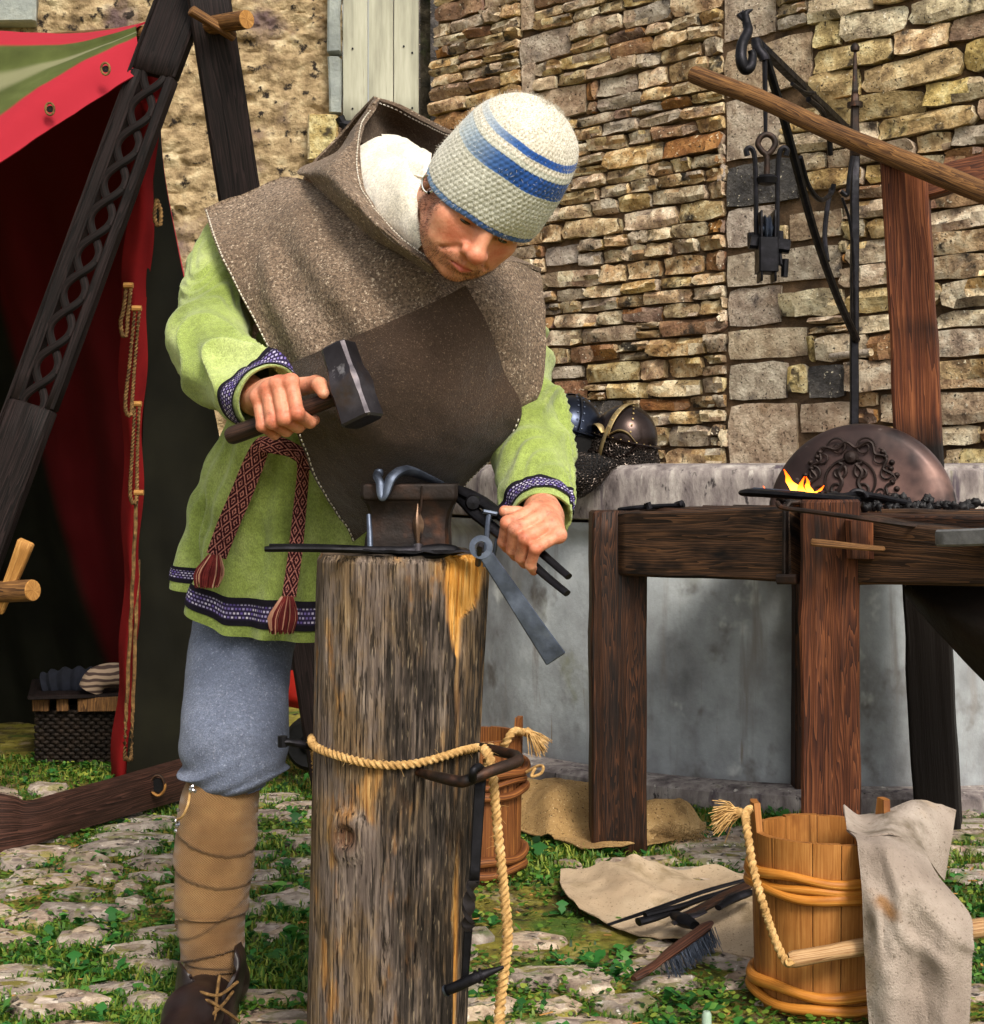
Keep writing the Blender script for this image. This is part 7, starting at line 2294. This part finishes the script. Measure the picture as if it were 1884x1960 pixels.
HK = [[(716, 188, 2.755), (760, 203, 2.78), (812, 231, 2.76), (880, 266, 2.66)], [(700, 222, 2.76), (758, 245, 2.84), (815, 270, 2.81), (885, 296, 2.68)], [(688, 272, 2.72), (752, 296, 2.82), (815, 318, 2.78), (885, 340, 2.66)]]
G = wrinkle(patch(HK, 40, 70), .005, (12, 12, 12), 33)
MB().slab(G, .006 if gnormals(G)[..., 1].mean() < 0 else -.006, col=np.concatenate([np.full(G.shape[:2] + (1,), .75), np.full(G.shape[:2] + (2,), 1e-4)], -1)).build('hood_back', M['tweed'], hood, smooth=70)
stitches(ins(G[0], G[5], .6), .0085, 'stitching', hood, L=.0045)
# outside of the thrown-back hood, down over the shoulder blades
HO = [[(716, 189, 2.77), (765, 205, 2.81), (815, 232, 2.80), (880, 267, 2.70)], [(660, 250, 2.86), (740, 260, 2.94), (820, 280, 2.92), (890, 300, 2.78)], [(590, 330, 2.86), (700, 340, 2.98), (820, 360, 2.95), (910, 380, 2.80)], [(580, 400, 2.96), (700, 420, 3.04), (820, 440, 3.0), (930, 460, 2.86)]]
G = wrinkle(patch(HO, 50, 70), .008, (9, 9, 9), 35)
MB().slab(G, .005, col=np.full(G.shape, 1e-4)).build('hood_outside', M['tweed'], hood, smooth=70)
# ---- linen collar
LC = [[(688, 276, 2.68), (730, 256, 2.68), (778, 264, 2.63), (826, 296, 2.54)],
      [(690, 320, 2.585), (735, 318, 2.53), (782, 320, 2.475), (822, 334, 2.44)],
      [(701, 372, 2.52), (742, 372, 2.455), (776, 372, 2.405), (802, 376, 2.39)],
      [(742, 430, 2.435), (766, 426, 2.39), (786, 420, 2.365), (799, 414, 2.36)],
      [(796, 480, 2.37), (801, 474, 2.35), (807, 468, 2.335), (813, 464, 2.33)]]
G = wrinkle(patch(LC, 70, 60), .010, (11, 11, 9), 41)
MB().slab(G, .003 if gnormals(G)[..., 1].mean() < 0 else -.003).build('shirt_collar', M['linen'], smith, smooth=60)
LC2 = [[(730, 256, 2.70), (770, 262, 2.66), (808, 292, 2.56)], [(748, 300, 2.56), (780, 300, 2.50), (810, 312, 2.44)], [(760, 336, 2.47), (785, 334, 2.44), (808, 338, 2.415)]]
G = wrinkle(patch(LC2, 30, 30), .003, (20, 20, 20), 43)
MB().slab(G, .003 if gnormals(G)[..., 1].mean() < 0 else -.003).build('collar_fold', M['linen'], smith, smooth=60)

# ---- woven belt with tassels
k = NT('card_woven_belt')
v = k.coord('UV')
mp = k.n("VectorMath", operation='MULTIPLY'); k.l(v, mp.inputs[0]); mp.inputs[1].default_value = (62, 30, 1)
ck = k.n("TexWave", wave_type='RINGS', rings_direction='Z'); 
fr2 = k.n("VectorMath", operation='FRACTION'); k.l(mp.outputs[0], fr2.inputs[0])
sb = k.n("VectorMath", operation='SUBTRACT'); k.l(fr2.outputs[0], sb.inputs[0]); sb.inputs[1].default_value = (.5, .5, 0)
ab = k.n("VectorMath", operation='ABSOLUTE'); k.l(sb.outputs[0], ab.inputs[0])
sx_ = k.n("SeparateXYZ"); k.l(ab.outputs[0], sx_.inputs[0])
sm = k.math('ADD', sx_.outputs[0], sx_.outputs[1])
li = k.math('PINGPONG', k.math('MULTIPLY', sm, 3.0), .5)
c = k.ramp(li, [(.16, C('2c0a10')), (.26, C('4a1a20')), (.38, C('b07468'))])
nz_ = k.noise(k.coord('Object'), 500, 2)
c = k.mix(k.rng(nz_, .52, .6), c, C('2a0c12'))
M['belt'] = k.fin(c, .9, 0, k.bump(nz_, .4, .001), .15)
def ribbon(path, w, mat, name, parent, tw=None):
    pts = cr(np.array([P(*q) for q in path]), 70)
    tg = nrm(np.gradient(pts, axis=0))
    sd_ = nrm(np.cross(tg, np.array([0.1, -1, 0])))
    ww = w if np.ndim(w) else np.full(70, w)
    if np.ndim(w): ww = np.interp(np.linspace(0, 1, 70), np.linspace(0, 1, len(w)), w)
    cols = np.linspace(-1, 1, 9)
    G = pts[:, None] + sd_[:, None] * (cols[None, :, None] * ww[:, None, None] / 2) + np.array([0, 1, 0]) * (cols[None, :, None] ** 2 * .003)
    return MB().slab(G, .0025).build(name, mat, parent, smooth=60)
belt = ribbon([(540, 858, 2.665), (515, 852, 2.66), (500, 856, 2.66), (484, 890, 2.675), (462, 945, 2.685), (436, 1005, 2.69), (414, 1064, 2.70)], [.02, .026, .03, .035, .036, .036, .034], M['belt'], 'belt', smith)
ribbon([(500, 850, 2.655), (530, 852, 2.65), (560, 862, 2.65), (596, 884, 2.645), (640, 905, 2.66)], [.022, .03, .024, .026, .026], M['belt'], 'belt_knot', belt)
ribbon([(576, 872, 2.64), (580, 900, 2.65), (575, 960, 2.67), (566, 1050, 2.665), (553, 1142, 2.66)], [.016, .018, .02, .022, .022], M['belt'], 'belt_end', belt)
M['tassel_red'] = simple('red_wool_strands', [(.3, C('4a1418')), (.6, C('6d2422')), (.8, C('8a3a30'))], 40, rough=.95, bump=.3)
M['tassel_tan'] = simple('tan_wool_strands', [(.3, C('9a6a50')), (.6, C('c29078')), (.8, C('d8b098'))], 40, rough=.95, bump=.3)
for (x, y, d, dx0, L) in ((410, 1062, 2.69, -.08, .052), (550, 1142, 2.65, -.06, .058)):
    mb1, mb2 = MB(), MB()
    for q in range(150):
        a, rr_ = random.uniform(0, 6.283), random.random() ** .5
        p0 = P(x, y, d) + np.array([math.cos(a) * .010 * rr_, math.sin(a) * .006 * rr_, 0])
        p1 = P(x, y, d) + np.array([math.cos(a) * .026 * rr_ + dx0 * .1, math.sin(a) * .012 * rr_ - .006, -L * .55])
        p2 = P(x, y, d) + np.array([math.cos(a) * .022 * rr_ + dx0 * .15, math.sin(a) * .012 * rr_ - .004, -L * random.uniform(.9, 1.1)])
        (mb2 if random.random() < .2 else mb1).tube(cr(np.array([p0, p1, p2]), 6), [.0014] * 5 + [.0008], 4)
    ta = mb1.build('tassel', M['tassel_red'], belt, smooth=60)
    mb2.build('pale_strands', M['tassel_tan'], ta, smooth=60)

# ---- trousers, wraps, shoes (both legs; the far one mostly hidden by the log)
k = NT('herringbone_wraps')
v = k.coord('UV')
sepv = k.n("SeparateXYZ"); k.l(v, sepv.inputs[0])
zig = k.math('PINGPONG', sepv.outputs[1], .011)
ph_ = k.math('ADD', k.math('MULTIPLY', sepv.outputs[0], 420), k.math('MULTIPLY', zig, 480))
wv_ = k.math('SINE', k.math('MULTIPLY', ph_, 3.3))
base = k.ramp(k.noise(k.coord('Object'), 9, 6, .6), [(.3, C('6c4e30')), (.55, C('8c6a44')), (.8, C('a98758'))])
c = k.mix(k.rng(wv_, -.6, .9, 0, .5), base, C('5c4024'))
M['wraps'] = k.fin(c, .95, 0, k.bump(wv_, .45, .0012), .15, sheen=.2)
M['brooch'] = simple('silver_brooch', [(.3, C('8c8a90')), (.7, C('d6d4d8'))], 30, rough=.25, bump=0, metal=.9)
M['shoe'] = simple('dark_brown_leather', [(.3, C('120b0a')), (.55, C('241715')), (.8, C('3e2c2a'))], 14, rough=.42, bump=.35, bscale=70, bdist=.002, spec=.5)
def ringloft(rows, n=110, m=140, ratio=.92):
    R = cr(np.array(rows, float), m)
    a = np.linspace(0, 2 * np.pi, n, endpoint=False)
    G = []
    for xl, xr, y, d in R:
        c = P((xl + xr) / 2, y, d); r = (xr - xl) / 2 / 3000 * d
        G.append(np.stack([c[0] + r * np.cos(a), c[1] + r * ratio * np.sin(a), np.full(n, c[2])], -1))
    return np.array(G), a
for leg in (0, 1):
    sh_ = np.zeros(3) if leg == 0 else np.array([.285, .09, 0])
    G, a = ringloft([(400, 640, 1060, 2.92), (378, 605, 1150, 2.90), (362, 566, 1240, 2.835), (352, 554, 1310, 2.79), (345, 549, 1380, 2.74), (342, 549, 1440, 2.73), (348, 543, 1472, 2.725), (362, 528, 1490, 2.72), (382, 492, 1497, 2.72), (392, 482, 1488, 2.72)])
    t = np.linspace(0, 1, len(G))[:, None]
    q = np.stack([np.cos(a), np.sin(a), 0 * a], -1)
    w = .013 * (1 - 2 * np.abs(np.sin(t * 17 + 1.6 * np.sin(a + 1) + 2.5 * fbm(G * 5, 2, 3)))) * ss(.45, .75, t) * (.4 + .6 * np.sin(a * 2 + 1 + t * 9)) + fbm(G * np.array([8, 8, 5]), 4, 6 + leg) * .012 * (1 - .5 * t)
    G = G + q[None] * w[..., None]
    G[..., 2] -= (ss(.55, .9, t) * (-.018 * np.sin(a) * 1.0 - .0))[...]
    tr_ = MB().grid(G + sh_, True).build('trouser_leg', M['trouser'], smith, smooth=180)
    G, a = ringloft([(384, 480, 1462, 2.722), (356, 498, 1490, 2.72), (340, 494, 1550, 2.72), (335, 487, 1620, 2.72), (333, 477, 1700, 2.725), (338, 470, 1760, 2.73), (345, 466, 1815, 2.735), (350, 462, 1860, 2.74), (352, 452, 1905, 2.74), (356, 440, 1940, 2.735)], m=200)
    q = np.stack([np.cos(a), np.sin(a), 0 * a], -1)
    tl = np.linspace(0, 1, len(G))[:, None]
    sp1 = (tl * 7.4 + .45 * np.sin(a + 2.4) * np.cos(tl * 9) + .25 * np.sin(tl * 17) + .12 * fbm(G * 6, 2, 12)) % 1.0
    saw = (sp1 - .5) * .0052 - .003 * ss(.94, 1.0, sp1) * ss(1.0, .96, sp1)
    sp2 = (tl * 5.2 - .55 * np.sin(a + 1.2) * np.sin(tl * 8 + .6) + .2) % 1.0
    saw = saw + ((sp2 - .5) * .0038 - .002 * ss(.94, 1.0, sp2)) * ss(.35, .6, tl)
    G = G + q[None] * (saw + fbm(G * 14, 3, 8 + leg) * .006)[..., None]
    wr_ = MB().grid(G + sh_, True).build('leg_wrap', M['wraps'], smith, smooth=60)
    if leg == 0:
        for (x, y) in ((364, 1510), (338, 1572)):
            mb = MB()
            for q_ in range(7):
                c_ = P(x, y, 2.63 if x > 350 else 2.66) + np.array([random.gauss(0, .0045), random.gauss(0, .002), random.gauss(0, .006)])
                mb.lathe([(.0005, .002), (.003, .001), (.0035, -.001), (.0005, -.002)], c_, 8, axis=(random.gauss(0, .4), -1, random.gauss(0, .4)))
            mb.build('wrap_hook', M['brooch'], wr_)
        MB().tube(cr(np.array([P(364, 1516, 2.635), P(360, 1540, 2.628), P(350, 1562, 2.632), P(339, 1570, 2.655)]), 16), .0022, 6).build('wrap_pin_cord', M['rope'], wr_)
    # shoe
    an_ = np.array([-.487, 2.775, .085]); he_ = np.array([-.484, 2.795, .046]); to_ = np.array([-.512, 2.50, .034]); ml = np.array([-.500, 2.615, .044])
    def shoe_sdf(p):
        d = s_cap(p, an_, he_, .044, .045)
        d = smin(d, s_cap(p, he_, ml, .044, .043), .03)
        d = smin(d, s_cap(p, ml, to_, .043, .033), .03)
        return smax(d, -(p[:, 2] - .006), .004)
    Vs, Qs = sdf_mesh(shoe_sdf, (-.6, 2.42, 0), (-.38, 2.9, .22), .005)
    s_ = MB(); s_.add(Vs + sh_, Qs)
    sho = s_.build('shoe', M['shoe'], smith, smooth=180)
    if leg == 0:
        FL = patch([[(346, 1842, 2.70), (342, 1880, 2.70), (338, 1930, 2.69), (330, 1975, 2.67)], [(352, 1850, 2.67), (352, 1885, 2.66), (352, 1935, 2.645), (348, 1980, 2.62)], [(368, 1878, 2.655), (384, 1900, 2.635), (388, 1940, 2.615), (380, 1985, 2.59)]], 24, 30)
        MB().slab(wrinkle(FL, .004, (20, 20, 20), 3), .005).build('ankle_flap', M['shoe'], sho, smooth=60)
        FR = patch([[(462, 1802, 2.72), (472, 1835, 2.72), (464, 1890, 2.72), (455, 1940, 2.71), (458, 1985, 2.69)], [(452, 1815, 2.68), (462, 1845, 2.67), (452, 1895, 2.66), (442, 1945, 2.65), (446, 1985, 2.62)], [(448, 1845, 2.665), (452, 1865, 2.65), (432, 1905, 2.63), (424, 1945, 2.62), (420, 1985, 2.59)]], 24, 30)
        MB().slab(wrinkle(FR, .004, (20, 20, 20), 5), .005).build('ankle_flap', M['shoe'], sho, smooth=60)
        for pts in ([(352, 1890, 2.64), (385, 1900, 2.60), (420, 1905, 2.60), (455, 1880, 2.64)], [(360, 1925, 2.62), (395, 1915, 2.59), (430, 1935, 2.60), (458, 1955, 2.63)], [(366, 1965, 2.59), (395, 1950, 2.58), (425, 1925, 2.60), (446, 1898, 2.64)], [(420, 1868, 2.64), (415, 1905, 2.60), (412, 1940, 2.59), (405, 1962, 2.58)], [(372, 1985, 2.57), (400, 1968, 2.575), (430, 1975, 2.59), (448, 1990, 2.6)]):
            MB().tube(cr(np.array([P(*q_) for q_ in pts]), 26), .0028, 6).build('lace', M['rope_dark'], sho)

# ================================================================ HAMMER AND TONGS IN HIS HANDS
ham = thing('hammer', 'heavy dark steel hammer with dark wooden handle held in his right hand', 'hammer', P(560, 790, 2.33))
hL = np.linalg.norm(hf_ - hb)
pth = hb + hax[None] * np.linspace(0, hL, 40)[:, None]
MB().tube(pth, np.interp(np.linspace(0, 1, 40), [0, .03, .1, .5, 1], [.0125, .0155, .016, .0142, .0125]), 16, flat=.9).build('handle', wood('dark_hammer_handle', C('120c0a'), C('2a1c16'), C('493226'), 1.4, .5, .3), ham)
q0, q1 = P(647, 661, 2.30), P(695, 808, 2.275)
ax_ = nrm(q1 - q0); LL = np.linalg.norm(q1 - q0)
vx = nrm(np.cross(ax_, (0, -1, 0)));  vy = np.cross(ax_, vx)
cs, sn = math.cos(.42), math.sin(.42)
ex, ey = vx * cs + vy * sn, -vx * sn + vy * cs
rows = []
for t, w, h, ch in [(0, .038, .036, .007), (.02, .042, .040, .005), (.30, .043, .040, .004), (.36, .045, .042, .004), (.43, .050, .050, .006), (.55, .053, .052, .006), (.64, .050, .049, .005), (.7, .049, .047, .004), (.97, .052, .049, .005), (1, .048, .045, .007)]:
    a, b = w / 2, h / 2
    rows.append([q0 + ax_ * LL * t + ex * x + ey * y for x, y in ((a, -b + ch), (a, b - ch), (a - ch, b), (-a + ch, b), (-a, b - ch), (-a, -b + ch), (-a + ch, -b), (a - ch, -b))])
MB().grid(np.array(rows), True, (True, True)).build('head', M['hammer'], ham, smooth=28)
ton = thing('held_tongs', 'black blacksmith tongs held in his left hand gripping the hook', 'tongs', P(985, 1020, 2.33))
for nm, pts, rd in (('rein', [(862, 930, 2.44), (890, 944, 2.41), (925, 962, 2.385), (960, 988, 2.36), (1010, 1034, 2.325), (1050, 1070, 2.295), (1089, 1104, 2.265)], [.006, .012, .0125, .011, .0085, .0075, .0068]),
                    ('rein', [(858, 940, 2.44), (886, 958, 2.41), (912, 984, 2.385), (945, 1012, 2.36), (995, 1056, 2.325), (1040, 1098, 2.295), (1086, 1136, 2.262)], [.006, .011, .012, .011, .0085, .0075, .0068])):
    MB().tube(cr(np.array([P(*q_) for q_ in pts]), 50), np.interp(np.linspace(0, 1, 50), np.linspace(0, 1, len(rd)), rd), 10, flat=.75).build(nm, M['iron'], ton)
MB().lathe([(.0005, .012), (.010, .011), (.0125, .006), (.0125, -.012)], P(906, 962, 2.385), 16, axis=(0, -1, 0)).build('joint', M['iron'], ton)
